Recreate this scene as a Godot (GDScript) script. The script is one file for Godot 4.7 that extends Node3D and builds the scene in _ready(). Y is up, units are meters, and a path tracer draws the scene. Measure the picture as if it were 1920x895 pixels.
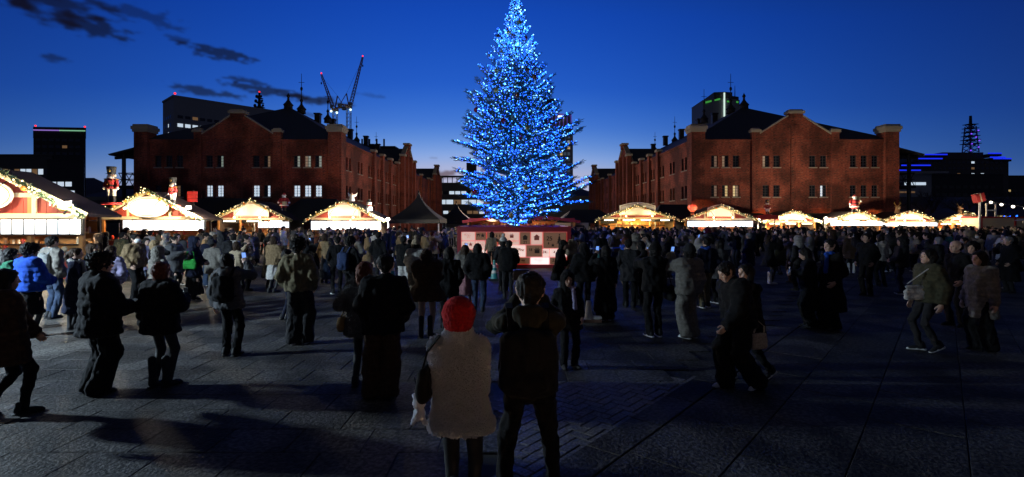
extends Node3D
# A square between two brick warehouses at dusk: a lit fir on a calendar box, a ring of market stalls and a large crowd.
# Camera at the origin, looking along -Z; metres; y up. d below is a distance along -Z.

const EYE := 2.145
var rng := RandomNumberGenerator.new()
var taken := {}
var mats: Dictionary[String, StandardMaterial3D] = {}
var texs := {}

# ---------------------------------------------------------------- nodes
func numbered(called: String) -> String:
	var n: int = taken.get(called, 0)
	taken[called] = n + 1
	return called if n == 0 else "%s_%03d" % [called, n]

func tag(o: Node3D, label: String, category := "", group := "", kind := "") -> Node3D:
	if label: o.set_meta("label", label)
	if category: o.set_meta("category", category)
	if group: o.set_meta("group", group)
	if kind: o.set_meta("kind", kind)
	return o

func thing(called: String, label: String, category: String, at := Vector3.ZERO, yaw := 0.0, group := "") -> Node3D:
	var o := Node3D.new()
	o.name = numbered(called)
	add_child(o)
	o.position = at
	o.rotation.y = yaw
	return tag(o, label, category, group)

func part(called: String, mesh: Mesh, material: Material, parent: Node3D, at := Transform3D.IDENTITY) -> MeshInstance3D:
	var o := MeshInstance3D.new()
	o.name = called
	o.mesh = mesh
	o.transform = at
	if material: o.material_override = material
	parent.add_child(o, true)
	return o

func structure(called: String, mesh: Mesh, material: Material, label: String, category: String) -> MeshInstance3D:
	var o := part(numbered(called), mesh, material, self)
	tag(o, label, category, "", "structure")
	return o

func many(called: String, mesh: Mesh, material: Material, where: Array, parent: Node3D) -> MultiMeshInstance3D:
	var m := MultiMesh.new()
	m.transform_format = MultiMesh.TRANSFORM_3D
	m.mesh = mesh
	m.instance_count = where.size()
	for i in where.size():
		m.set_instance_transform(i, where[i])
	var o := MultiMeshInstance3D.new()
	o.name = called
	o.multimesh = m
	o.material_override = material
	parent.add_child(o, true)
	o.set_meta("kind", "stuff")
	return o

func turned(yaw: float, at := Vector3.ZERO, pitch := 0.0, roll := 0.0) -> Transform3D:
	return Transform3D(Basis.from_euler(Vector3(pitch, yaw, roll)), at)

# ---------------------------------------------------------------- mesh building
class MB:
	var v := PackedVector3Array()
	var n := PackedVector3Array()
	var flip := false

	func tri(a: Vector3, b: Vector3, c: Vector3) -> void:      # anticlockwise from outside
		var m := (b - a).cross(c - a).normalized()
		if flip:
			m = -m
			v.append(a); v.append(b); v.append(c)
		else:
			v.append(a); v.append(c); v.append(b)
		n.append(m); n.append(m); n.append(m)

	func smooth(a: Vector3, b: Vector3, c: Vector3, na: Vector3, nb: Vector3, nc: Vector3) -> void:
		v.append(a); v.append(c); v.append(b)
		n.append(na); n.append(nc); n.append(nb)

	func quad(a: Vector3, b: Vector3, c: Vector3, d: Vector3) -> MB:
		tri(a, b, c); tri(a, c, d)
		return self

	func hexa(p: Array) -> MB:                                  # p 0-3 bottom ring anticlockwise from above, 4-7 top ring
		quad(p[3], p[2], p[1], p[0]); quad(p[4], p[5], p[6], p[7])
		for i in 4:
			var j := (i + 1) % 4
			quad(p[i], p[j], p[j + 4], p[i + 4])
		return self

	func box(c: Vector3, s: Vector3, b := Basis.IDENTITY) -> MB:
		var h := s / 2
		var p := []
		for y in [-h.y, h.y]:
			for q in [[-1, 1], [1, 1], [1, -1], [-1, -1]]:
				p.append(c + b * Vector3(q[0] * h.x, y, q[1] * h.z))
		return hexa(p)

	func span(lo: Vector3, hi: Vector3) -> MB:
		return box((lo + hi) / 2, (hi - lo).abs())

	func slab(c: Vector3, s: Vector3, e: float, b := Basis.IDENTITY) -> MB:   # a box whose upper edges are chamfered
		var h := s / 2
		var r := []
		for k in [[0.0, -h.y], [0.0, h.y - e], [e, h.y]]:
			var ring := []
			for q in [[-1, 1], [1, 1], [1, -1], [-1, -1]]:
				ring.append(c + b * Vector3(q[0] * (h.x - k[0]), k[1], q[1] * (h.z - k[0])))
			r.append(ring)
		for k in 2:
			for i in 4:
				var j := (i + 1) % 4
				quad(r[k][i], r[k][j], r[k + 1][j], r[k + 1][i])
		quad(r[2][0], r[2][1], r[2][2], r[2][3])
		return self

	func beam(a: Vector3, b: Vector3, w: float, h := -1.0) -> MB:
		var d := b - a
		var f := d.normalized()
		var up := Vector3.UP if absf(f.y) < 0.95 else Vector3.RIGHT
		var x := up.cross(f).normalized()
		return box((a + b) / 2, Vector3(w, w if h < 0 else h, d.length()), Basis(x, f.cross(x), f))

	func tube(a: Vector3, b: Vector3, ra: float, rb: float, sides := 8, caps := true) -> MB:
		var f := (b - a).normalized()
		var up := Vector3.UP if absf(f.y) < 0.95 else Vector3.RIGHT
		var x := up.cross(f).normalized()
		var y := f.cross(x)
		for i in sides:
			var t0 := TAU * i / sides
			var t1 := TAU * (i + 1) / sides
			var d0 := x * cos(t0) + y * sin(t0)
			var d1 := x * cos(t1) + y * sin(t1)
			smooth(a + d0 * ra, a + d1 * ra, b + d1 * rb, d0, d1, d1)
			smooth(a + d0 * ra, b + d1 * rb, b + d0 * rb, d0, d1, d0)
			if caps:
				tri(a, a + d1 * ra, a + d0 * ra)
				tri(b, b + d0 * rb, b + d1 * rb)
		return self

	func lathe(profile: Array, sides := 16, at := Vector3.ZERO, t := Basis.IDENTITY) -> MB:   # [radius, height] from bottom to top
		for k in profile.size() - 1:
			var p: Vector2 = profile[k]
			var q: Vector2 = profile[k + 1]
			var e := q - p
			var m := Vector2(e.y, -e.x).normalized()
			for i in sides:
				var a := TAU * i / sides
				var b := TAU * (i + 1) / sides
				var da := Vector3(cos(a), 0, -sin(a))
				var db := Vector3(cos(b), 0, -sin(b))
				var na := t * (da * m.x + Vector3.UP * m.y)
				var nb := t * (db * m.x + Vector3.UP * m.y)
				var p0 := at + t * (da * p.x + Vector3.UP * p.y)
				var p1 := at + t * (db * p.x + Vector3.UP * p.y)
				var p2 := at + t * (db * q.x + Vector3.UP * q.y)
				var p3 := at + t * (da * q.x + Vector3.UP * q.y)
				if p.x > 1e-5: smooth(p0, p1, p2, na, nb, nb)
				if q.x > 1e-5: smooth(p0, p2, p3, na, nb, na)
		return self

	func ball(c: Vector3, r: Vector3, sides := 10, rings := 6, t := Basis.IDENTITY) -> MB:
		for k in rings:
			var u0 := -PI / 2 + PI * k / rings
			var u1 := -PI / 2 + PI * (k + 1) / rings
			for i in sides:
				var a := TAU * i / sides
				var b := TAU * (i + 1) / sides
				var w := []
				for q in [[a, u0], [b, u0], [b, u1], [a, u1]]:
					w.append(Vector3(cos(q[1]) * cos(q[0]), sin(q[1]), -cos(q[1]) * sin(q[0])))
				var p := []
				var m := []
				for d: Vector3 in w:
					p.append(c + t * (d * r))
					m.append((t * (d / r)).normalized())
				if k > 0: smooth(p[0], p[1], p[2], m[0], m[1], m[2])
				if k < rings - 1: smooth(p[0], p[2], p[3], m[0], m[2], m[3])
		return self

	func prism(outline: Array, y0: float, y1: float) -> MB:     # outline of Vector2(x, z), anticlockwise from above
		var k := outline.size()
		for i in k:
			var a: Vector2 = outline[i]
			var b: Vector2 = outline[(i + 1) % k]
			quad(Vector3(a.x, y0, a.y), Vector3(b.x, y0, b.y), Vector3(b.x, y1, b.y), Vector3(a.x, y1, a.y))
		var flat := PackedVector2Array(outline)
		var ids := Geometry2D.triangulate_polygon(flat)
		for i in range(0, ids.size(), 3):
			var p := flat[ids[i]]; var q := flat[ids[i + 1]]; var r := flat[ids[i + 2]]
			var a := Vector3(p.x, y1, p.y); var b := Vector3(q.x, y1, q.y); var c := Vector3(r.x, y1, r.y)
			if (b - a).cross(c - a).y < 0:
				tri(a, c, b)
			else:
				tri(a, b, c)
		return self

	func plate(outline: Array, thick: float, t := Transform3D.IDENTITY) -> MB:   # outline of Vector2(x, y) anticlockwise from the front (+z), thickness backwards
		var k := outline.size()
		var back := Vector3(0, 0, -thick)
		for i in k:
			var a := Vector3(outline[i].x, outline[i].y, 0)
			var b := Vector3(outline[(i + 1) % k].x, outline[(i + 1) % k].y, 0)
			quad(t * (a + back), t * (b + back), t * b, t * a)
		var flat := PackedVector2Array(outline)
		var ids := Geometry2D.triangulate_polygon(flat)
		for i in range(0, ids.size(), 3):
			var p := flat[ids[i]]; var q := flat[ids[i + 1]]; var r := flat[ids[i + 2]]
			if (q - p).cross(r - p) < 0:
				var s := q; q = r; r = s
			tri(t * Vector3(p.x, p.y, 0), t * Vector3(q.x, q.y, 0), t * Vector3(r.x, r.y, 0))
			tri(t * Vector3(p.x, p.y, -thick), t * Vector3(r.x, r.y, -thick), t * Vector3(q.x, q.y, -thick))
		return self

	func wall(o: Vector3, u: Vector3, up: Vector3, w: float, h: float, holes: Array, inward: Vector3) -> MB:   # holes as [x0, y0, x1, y1]
		var xs := [0.0, w]
		var ys := [0.0, h]
		for q in holes:
			for e in [q[0], q[2]]:
				if not xs.has(e): xs.append(e)
			for e in [q[1], q[3]]:
				if not ys.has(e): ys.append(e)
		xs.sort(); ys.sort()
		for j in ys.size() - 1:
			for i in xs.size() - 1:
				var cx: float = (xs[i] + xs[i + 1]) / 2
				var cy: float = (ys[j] + ys[j + 1]) / 2
				var open := false
				for q in holes:
					if cx > q[0] and cx < q[2] and cy > q[1] and cy < q[3]: open = true
				if not open:
					quad(o + u * xs[i] + up * ys[j], o + u * xs[i + 1] + up * ys[j], o + u * xs[i + 1] + up * ys[j + 1], o + u * xs[i] + up * ys[j + 1])
		for q in holes:
			var c := [o + u * q[0] + up * q[1], o + u * q[2] + up * q[1], o + u * q[2] + up * q[3], o + u * q[0] + up * q[3]]
			for i in 4:
				var a: Vector3 = c[i]
				var b: Vector3 = c[(i + 1) % 4]
				quad(a, b, b + inward, a + inward)
		return self

	func mesh() -> ArrayMesh:
		var m := ArrayMesh.new()
		var a := []
		a.resize(Mesh.ARRAY_MAX)
		a[Mesh.ARRAY_VERTEX] = v
		a[Mesh.ARRAY_NORMAL] = n
		m.add_surface_from_arrays(Mesh.PRIMITIVE_TRIANGLES, a)
		return m

# ---------------------------------------------------------------- materials
func lin(r: float, g: float, b: float) -> Color:               # a real-world base colour
	return Color(r, g, b).linear_to_srgb()

func mat(called: String, c: Color, rough := 0.8, metal := 0.0) -> StandardMaterial3D:
	if mats.has(called): return mats[called]
	var m := StandardMaterial3D.new()
	m.resource_name = called
	m.albedo_color = c
	m.roughness = rough
	m.metallic = metal
	mats[called] = m
	return m

func glow(called: String, c: Color, energy: float) -> StandardMaterial3D:
	if mats.has(called): return mats[called]
	var m := mat(called, Color(0.8, 0.8, 0.8), 0.4)
	m.emission_enabled = true
	m.emission = c
	m.emission_energy_multiplier = energy
	return m

func noise_tex(called: String, freq: float, kind := FastNoiseLite.TYPE_SIMPLEX_SMOOTH, octaves := 4, size := 512, ramp = null, seed_ := 1) -> NoiseTexture2D:
	if texs.has(called): return texs[called]
	var f := FastNoiseLite.new()
	f.noise_type = kind
	f.frequency = freq
	f.seed = seed_
	f.fractal_octaves = octaves
	var t := NoiseTexture2D.new()
	t.width = size
	t.height = size
	t.seamless = true
	t.noise = f
	if ramp: t.color_ramp = ramp
	texs[called] = t
	return t

func ramp_of(a: Color, b: Color, p := 0.0, q := 1.0) -> Gradient:
	var g := Gradient.new()
	g.offsets = PackedFloat32Array([p, q])
	g.colors = PackedColorArray([a, b])
	return g

func world_mapped(m: StandardMaterial3D, scale: float, in_world := true) -> StandardMaterial3D:
	m.uv1_triplanar = true
	m.uv1_world_triplanar = in_world
	m.uv1_scale = Vector3(scale, scale, scale)
	return m

func cloth(called: String, c: Color, relief := 0.25, scale := 3.0, sheen := 0.15) -> StandardMaterial3D:
	if mats.has(called): return mats[called]
	var m := mat(called, c, 0.9)
	world_mapped(m, scale, false)
	m.albedo_texture = noise_tex("cloth_tone", 0.02, FastNoiseLite.TYPE_SIMPLEX_SMOOTH, 5, 256, ramp_of(Color(0.72, 0.72, 0.72), Color(1, 1, 1)))
	m.heightmap_enabled = true
	m.heightmap_texture = noise_tex("cloth_relief", 0.05, FastNoiseLite.TYPE_SIMPLEX_SMOOTH, 5, 256)
	m.heightmap_scale = relief
	m.rim_enabled = true
	m.rim = sheen
	m.metallic_specular = 0.25
	return m

func brick_texture() -> ImageTexture:
	# 2 m square: courses of 71 mm, headers and stretchers in turn, each brick with its own tone, lime joints
	var im := Image.create(512, 512, false, Image.FORMAT_RGB8)
	im.fill(Color(0.36, 0.31, 0.28))
	var r := RandomNumberGenerator.new()
	r.seed = 7
	var rows := 28
	for j in rows:
		var y0 := j * 512 / rows
		var y1 := (j + 1) * 512 / rows
		var n := 9 if j % 2 == 0 else 18
		var shift := 0 if j % 2 == 0 else 14
		for i in n:
			var x0 := i * 512 / n + shift
			var x1 := (i + 1) * 512 / n + shift
			var t := r.randf()
			var c := Color(0.68, 0.315, 0.215).lerp(Color(0.53, 0.225, 0.16), t)
			if r.randf() < 0.12: c = c.darkened(0.35)
			if r.randf() < 0.08: c = c.lightened(0.14)
			im.fill_rect(Rect2i(x0 % 512, y0, x1 - x0 - 3, y1 - y0 - 3), c)
			if x1 - 3 > 512: im.fill_rect(Rect2i(0, y0, x1 - 515, y1 - y0 - 3), c)
	return ImageTexture.create_from_image(im)

func make_materials() -> void:
	var m := mat("warehouse brick", Color(1, 1, 1), 0.9)
	m.albedo_texture = brick_texture()
	world_mapped(m, 0.5)
	m.detail_enabled = true
	m.detail_blend_mode = BaseMaterial3D.BLEND_MODE_MUL
	m.detail_albedo = noise_tex("weather", 0.006, FastNoiseLite.TYPE_SIMPLEX_SMOOTH, 5, 512, ramp_of(Color(0.62, 0.6, 0.58), Color(1, 1, 1), 0.25, 0.7))
	m.detail_uv_layer = BaseMaterial3D.DETAIL_UV_2
	m.uv2_triplanar = true
	m.uv2_world_triplanar = true
	m.uv2_scale = Vector3(0.07, 0.07, 0.07)
	mat("stone", lin(0.3, 0.27, 0.22), 0.85)
	m = mat("slate", lin(0.028, 0.028, 0.03), 0.75)
	mat("black iron", lin(0.02, 0.02, 0.022), 0.5, 0.3)
	mat("shutter", lin(0.035, 0.03, 0.028), 0.7)
	mat("dark pane", lin(0.012, 0.014, 0.018), 0.12)
	glow("lit window cool", Color(0.86, 0.93, 1.0), 0.75)
	glow("lit window warm", Color(1.0, 0.86, 0.55), 0.5)
	glow("lit window pale", Color(0.8, 0.88, 0.8), 0.22)
	glow("lit window dim", Color(1.0, 0.75, 0.45), 0.12)
	# granite slabs with a hammered face
	for k in 6:
		m = mat("granite %d" % k, [lin(0.13, 0.124, 0.115), lin(0.092, 0.088, 0.084), lin(0.165, 0.156, 0.144), lin(0.112, 0.108, 0.104), lin(0.072, 0.07, 0.068), lin(0.142, 0.128, 0.112)][k], 0.7)
		m.metallic_specular = 0.3
		m.detail_enabled = true                                      # worn and stained in broad patches
		m.detail_blend_mode = BaseMaterial3D.BLEND_MODE_MUL
		m.detail_albedo = noise_tex("paving_wear", 0.008, FastNoiseLite.TYPE_SIMPLEX_SMOOTH, 5, 512, ramp_of(Color(0.68, 0.67, 0.66), Color(1, 1, 1), 0.3, 0.6), 8)
		m.detail_uv_layer = BaseMaterial3D.DETAIL_UV_2
		m.uv2_triplanar = true
		m.uv2_world_triplanar = true
		m.uv2_scale = Vector3(0.19, 0.19, 0.19)
		world_mapped(m, 0.8)
		m.albedo_texture = noise_tex("granite_tone", 0.035, FastNoiseLite.TYPE_SIMPLEX_SMOOTH, 5, 512, ramp_of(Color(0.6, 0.6, 0.6), Color(1, 1, 1), 0.2, 0.8))
		m.heightmap_enabled = true
		m.heightmap_texture = noise_tex("granite_relief", 0.05, FastNoiseLite.TYPE_SIMPLEX_SMOOTH, 3, 512)
		m.heightmap_scale = 0.85
	m = mat("paved ground", lin(0.115, 0.112, 0.108), 0.7)
	world_mapped(m, 0.4)
	m.albedo_texture = noise_tex("granite_tone", 0.03)
	m.heightmap_enabled = true
	m.heightmap_texture = noise_tex("granite_relief", 0.05)
	m.heightmap_scale = 1.5
	m = mat("joint sand", lin(0.035, 0.033, 0.03), 0.95)
	for k in 2:
		m = mat("clay paver %d" % k, [lin(0.2, 0.18, 0.165), lin(0.155, 0.142, 0.135)][k], 0.65)
		world_mapped(m, 1.2)
		m.albedo_texture = noise_tex("granite_tone", 0.03)
		m.heightmap_enabled = true
		m.heightmap_texture = noise_tex("granite_relief", 0.05)
		m.heightmap_scale = 0.5
	mat("far wall dark", lin(0.11, 0.108, 0.11), 0.8)
	mat("far wall grey", lin(0.42, 0.43, 0.44), 0.8)
	mat("far wall pale", lin(0.42, 0.43, 0.45), 0.8)
	mat("far wall black", lin(0.04, 0.04, 0.045), 0.6)
	glow("added glow pane", Color(0.3, 0.38, 0.46), 0.32)                    # panes given a glow to lift the dark far towers
	mat("far glass", lin(0.03, 0.035, 0.05), 0.15)
	mat("red boards", lin(0.33, 0.05, 0.035), 0.6)
	mat("red frame", lin(0.32, 0.02, 0.03), 0.5)
	mat("red cloth", lin(0.4, 0.025, 0.03), 0.8)
	mat("cream trim", lin(0.55, 0.46, 0.3), 0.6)
	mat("orange timber", lin(0.45, 0.2, 0.06), 0.6)
	mat("dark timber", lin(0.06, 0.04, 0.028), 0.7)
	mat("canvas black", lin(0.011, 0.012, 0.014), 0.75)
	mat("white board", lin(0.78, 0.76, 0.7), 0.6)
	mat("galvanised", lin(0.35, 0.36, 0.37), 0.45, 0.7)
	mat("gold", lin(0.7, 0.42, 0.1), 0.3, 0.8)
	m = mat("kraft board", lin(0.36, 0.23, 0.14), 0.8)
	m.emission_enabled = true                                      # glow added to an unlit board, standing in for light on it
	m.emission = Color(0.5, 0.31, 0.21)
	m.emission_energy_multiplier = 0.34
	mat("kraft print", lin(0.045, 0.03, 0.022), 0.8)
	mat("red print", lin(0.55, 0.12, 0.09), 0.8)
	mat("skin", lin(0.5, 0.31, 0.22), 0.55)
	mat("eye", lin(0.02, 0.015, 0.012), 0.2)
	mat("lip", lin(0.36, 0.13, 0.11), 0.5)
	mat("fir needle", lin(0.03, 0.065, 0.045), 0.6)
	mat("bark", lin(0.06, 0.04, 0.028), 0.9)
	mat("sole white", lin(0.7, 0.69, 0.66), 0.6)

# ---------------------------------------------------------------- air
func sky_color(elev: float, az: float) -> Color:                 # degrees; az 0 = -Z, the afterglow a little to the left of it
	var a := wrapf(az + 5.0, -180.0, 180.0)
	var e := maxf(elev, 0.0) + 3.6 * (a / 32.0) * (a / 32.0) / (1.0 + pow(a / 70.0, 2.0))
	var t := [[0.0, 0.6, 0.55, 0.66], [4.0, 0.5, 0.5, 0.68], [6.0, 0.39, 0.45, 0.7], [7.3, 0.255, 0.395, 0.76], [11.0, 0.058, 0.19, 0.66], [15.0, 0.018, 0.108, 0.57], [22.5, 0.0066, 0.063, 0.45], [40.0, 0.0032, 0.0165, 0.095], [90.0, 0.003, 0.0055, 0.014]]
	var k := 0
	while k < t.size() - 2 and e > t[k + 1][0]: k += 1
	var f := clampf((e - t[k][0]) / (t[k + 1][0] - t[k][0]), 0, 1)
	var m := 0.1 + 0.9 * exp(-a * a / 2500.0)
	var c := []
	for i in 3: c.append(exp(lerpf(log(t[k][i + 1]), log(t[k + 1][i + 1]), f)) * m)
	var town := SKY_TOWN * (1.0 - exp(-pow(a / 85.0, 4.0))) * (0.35 + 0.65 * exp(-maxf(elev, 0.0) / 35.0)) + 0.018 * smoothstep(28.0, 75.0, elev)
	for i in 3: c[i] += town * [1.0, 0.97, 0.96][i]
	if elev < 0.0:
		var g := clampf(1.0 + elev / 12.0, 0.0, 1.0) * 0.25
		return Color(c[0] * g, c[1] * g, c[2] * g)
	return Color(c[0], c[1], c[2])

const SKY_TOWN := 0.023                                               # the lit town behind the camera on the evening haze

func make_sky() -> Sky:
	var im := Image.create(512, 256, false, Image.FORMAT_RGBF)
	for y in 256:
		for x in 512:
			im.set_pixel(x, y, sky_color(90.0 - (y + 0.5) * 180.0 / 256, (x + 0.5) * 360.0 / 512 - 180.0))
	im.resize(2560, 1280, Image.INTERPOLATE_CUBIC)
	# thin dark evening clouds: [azimuth, elevation, half width, half height, strength]
	var n := FastNoiseLite.new()
	n.seed = 5
	n.frequency = 0.55
	n.fractal_octaves = 5
	for c in [[-42.2, 17.6, 5.6, 2.0, 1.0], [-46.5, 17.6, 5.5, 2.0, 1.0], [-40.0, 16.4, 3.5, 0.9, 0.9], [-56.0, 16.0, 8.0, 2.5, 0.8], [-36.0, 18.0, 3.4, 0.8, 0.6], [-30.0, 15.9, 3.3, 0.65, 1.0], [-33.4, 16.6, 1.2, 0.35, 0.6], [-31.0, 12.2, 3.2, 0.5, 0.85], [-25.5, 12.9, 4.6, 0.5, 1.0], [-21.3, 12.4, 3.8, 0.55, 1.0], [-27.5, 13.6, 2.6, 0.3, 0.8], [-22.0, 11.0, 2.8, 0.35, 0.5], [-16.0, 13.3, 1.6, 0.25, 0.35], [-41.8, 13.3, 1.0, 0.35, 0.7], [-7.6, 5.3, 1.6, 0.55, 0.8], [-9.0, 7.0, 0.8, 0.15, 0.35], [60.0, 14.0, 9.0, 1.2, 0.6], [110.0, 18.0, 14.0, 2.0, 0.5]]:
		for y in range(int((90.0 - c[1] - c[3] * 2) / 180 * 1280), int((90.0 - c[1] + c[3] * 2) / 180 * 1280)):
			for x in range(int((c[0] - c[2] * 2 + 180) / 360 * 2560), int((c[0] + c[2] * 2 + 180) / 360 * 2560)):
				var az := (x + 0.5) / 2560 * 360 - 180
				var el := 90 - (y + 0.5) / 1280 * 180
				var u: float = (az - c[0]) / c[2]
				var w: float = (el - c[1] + 0.12 * (az - c[0]) * (0.6 if c[3] < 1.0 else 0.0)) / c[3]
				var s: float = (0.75 if c[3] > 1.5 else 0.98) - sqrt(u * u + w * w) + 0.85 * n.get_noise_2d(az * (0.45 if c[3] > 1.5 else 0.9), el * (1.5 if c[3] > 1.5 else 2.8))
				var d := smoothstep(0.0, 0.5, s) * float(c[4])
				if d > 0.01:
					var p := im.get_pixel(x, y)
					im.set_pixel(x, y, p.lerp(Color(p.r * 0.3 + 0.0035, p.g * 0.16 + 0.003, p.b * 0.11 + 0.008), minf(d, 0.9)))
	var m := PanoramaSkyMaterial.new()
	m.panorama = ImageTexture.create_from_image(im)
	var s := Sky.new()
	s.sky_material = m
	return s

# ---------------------------------------------------------------- ground
func edge_x(d: float) -> float:                                    # the band where the square's paving turns by forty degrees
	return 2.59 - (7.17 - d) * tan(deg_to_rad(39.8))

func build_ground() -> void:
	var mb := MB.new()
	mb.quad(Vector3(-1600, -0.06, 60), Vector3(1600, -0.06, 60), Vector3(1600, -0.06, -2600), Vector3(-1600, -0.06, -2600))
	structure("ground", mb.mesh(), mat("joint sand", Color.BLACK), "dark ground under and around the paved square", "ground")
	mb = MB.new()
	mb.quad(Vector3(-75, -0.024, 8), Vector3(75, -0.024, 8), Vector3(75, -0.024, -27), Vector3(-75, -0.024, -27))
	structure("ground", mb.mesh(), mats["joint sand"], "sand bedding showing in the joints of the slab paving", "ground")
	mb = MB.new()
	mb.span(Vector3(-75, -0.05, -170), Vector3(75, 0.0, -26.0))
	structure("pavement", mb.mesh(), mats["paved ground"], "far part of the paved square under the crowd and the stalls", "pavement")
	# slabs: the nearest are laid one by one, the rest are joined
	var plaza := Node3D.new()
	plaza.name = "slab_paving"
	add_child(plaza)
	tag(plaza, "grey granite slab paving of the square in running bond", "paving", "", "structure")
	var rest := [MB.new(), MB.new(), MB.new(), MB.new(), MB.new(), MB.new()]
	var slabs := []
	var variants := []
	for k in 6:
		variants.append(MB.new().slab(Vector3(0, -0.03, 0), Vector3(0.713, 0.06, 0.523), 0.006, Basis.from_euler(Vector3(rng.randf_range(-0.004, 0.004), 0, rng.randf_range(-0.004, 0.004)))).mesh())
	var wide := []
	for k in 4:
		wide.append(MB.new().slab(Vector3(0, -0.03, 0), Vector3(0.802, 0.06, 1.202), 0.006, Basis.from_euler(Vector3(rng.randf_range(-0.003, 0.003), 0, rng.randf_range(-0.003, 0.003)))).mesh())
	for j in 50:
		var d := 0.25 + j * 0.53
		for i in range(-46, 46):
			var x := i * 0.72 + (0.36 if j % 2 else 0.0)
			if absf(x) > d * 1.12 + 3.0: continue
			var over := x + 0.6 > edge_x(d)
			if x - 0.6 > edge_x(d): continue
			slabs.append([Vector3(x, rng.randf_range(-0.004, 0.0) - (0.014 if over else 0.0), -d), 0.0, 0])
	var turn := deg_to_rad(-40.0)
	var bx := Vector3(cos(turn), 0, -sin(turn))                       # across the turned rows
	var bz := Vector3(sin(turn), 0, cos(turn))
	var o := Vector3(edge_x(7.17) + 0.3, 0, -7.17)
	for j in 36:
		for i in range(-28, 28):
			var p := o + bx * (0.545 + j * 0.81) + bz * (i * 1.21 + (0.6 if j % 2 else 0.0))
			var d := -p.z
			if d < 0.2 or d > 27.5 or absf(p.x) > d * 1.12 + 3.0: continue
			slabs.append([Vector3(p.x, rng.randf_range(-0.004, 0.0), p.z), turn, 1])
	for i in range(-30, 14):                                           # the narrow band along the turn
		var p := o + bx * -0.05 + bz * (i * 0.9)
		if -p.z < 0.2 or -p.z > 27.5: continue
		slabs.append([Vector3(p.x, 0.001, p.z), turn, 2])
	slabs.sort_custom(func(a, b): return a[0].length_squared() < b[0].length_squared())
	var band := MB.new().slab(Vector3(0, -0.03, 0), Vector3(0.36, 0.06, 0.885), 0.006).mesh()
	var n := 0
	for s in slabs:
		var t := turned(s[1], s[0])
		var inside: bool = -s[0].z > 3.2 and absf(s[0].x) < -s[0].z * 1.05
		if on_bricks(s[0]):
			if on_bricks(s[0] + Vector3(0, 0, -0.5)) and on_bricks(s[0] + Vector3(-0.5, 0, 0)) and on_bricks(s[0] + Vector3(0.5, 0, 0)) and on_bricks(s[0] + Vector3(0, 0, 0.5)): continue
			t.origin.y -= 0.014
			s[0].y -= 0.014
		if inside and n < 300:
			n += 1
			part("slab", variants[rng.randi() % 6] if s[2] == 0 else wide[rng.randi() % 4] if s[2] == 1 else band, mats["granite %d" % (rng.randi() % 6)], plaza, t)
		else:
			var size: Vector3 = [Vector3(0.713, 0.06, 0.523), Vector3(0.802, 0.06, 1.202), Vector3(0.36, 0.06, 0.885)][s[2]]
			var tilt := Basis.from_euler(Vector3(rng.randf_range(-0.004, 0.004), s[1], rng.randf_range(-0.004, 0.004)))
			rest[rng.randi() % 6].box(s[0] + Vector3(0, -0.03, 0), size, tilt)
	for k in 6:
		part("far_slabs", rest[k].mesh(), mats["granite %d" % k], plaza).set_meta("kind", "stuff")
	# the wedge of small clay pavers in herringbone
	var wedge := Node3D.new()
	wedge.name = "brick_paving"
	add_child(wedge)
	tag(wedge, "wedge of small clay pavers in herringbone beside the couple", "paving", "", "structure")
	var pavers := []
	for k in 4:
		pavers.append(MB.new().slab(Vector3(0, -0.03, 0), Vector3(0.232, 0.06, 0.112), 0.005, Basis.from_euler(Vector3(rng.randf_range(-0.012, 0.012), 0, rng.randf_range(-0.01, 0.01)))).mesh())
	var u := 0.12
	n = 0
	for j in range(-45, 60):
		for i in range(-45, 60):
			# herringbone: rows of units stepping one cell along and one across; each unit a brick along and a brick across
			for q in 2:
				var cx := i * 1.0 + j * 2.0
				var cy := i * 1.0 - j * 2.0
				if q == 0: cx += 1.0; cy += 0.5
				else: cx += 0.5; cy += 2.0
				var p := Vector3(0.9, 0, -5.8) + bx * (cx * u) + bz * (cy * u)
				var rim := on_bricks(p + Vector3(-0.32, 0, 0)) or on_bricks(p + Vector3(0, 0, 0.14)) or on_bricks(p + Vector3(-0.3, 0, 0.14))   # cut courses run in under the border slabs
				if not (on_bricks(p) or rim) or -p.z < 3.0: continue
				p.y = rng.randf_range(-0.003, 0.001) - (0.0 if on_bricks(p) and on_bricks(p + Vector3(0.16, 0, 0)) and on_bricks(p + Vector3(0, 0, -0.13)) else 0.005)
				n += 1
				var t := turned(turn + (0.0 if q == 0 else PI / 2), p)
				if n <= 300:
					part("paver", pavers[rng.randi() % 4], mats["clay paver %d" % (rng.randi() % 2)], wedge, t)

func on_bricks(p: Vector3) -> bool:
	return -p.z < 6.88 and -p.z > 2.5 and p.x > -0.12 and p.x < edge_x(-p.z) + 0.06

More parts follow.
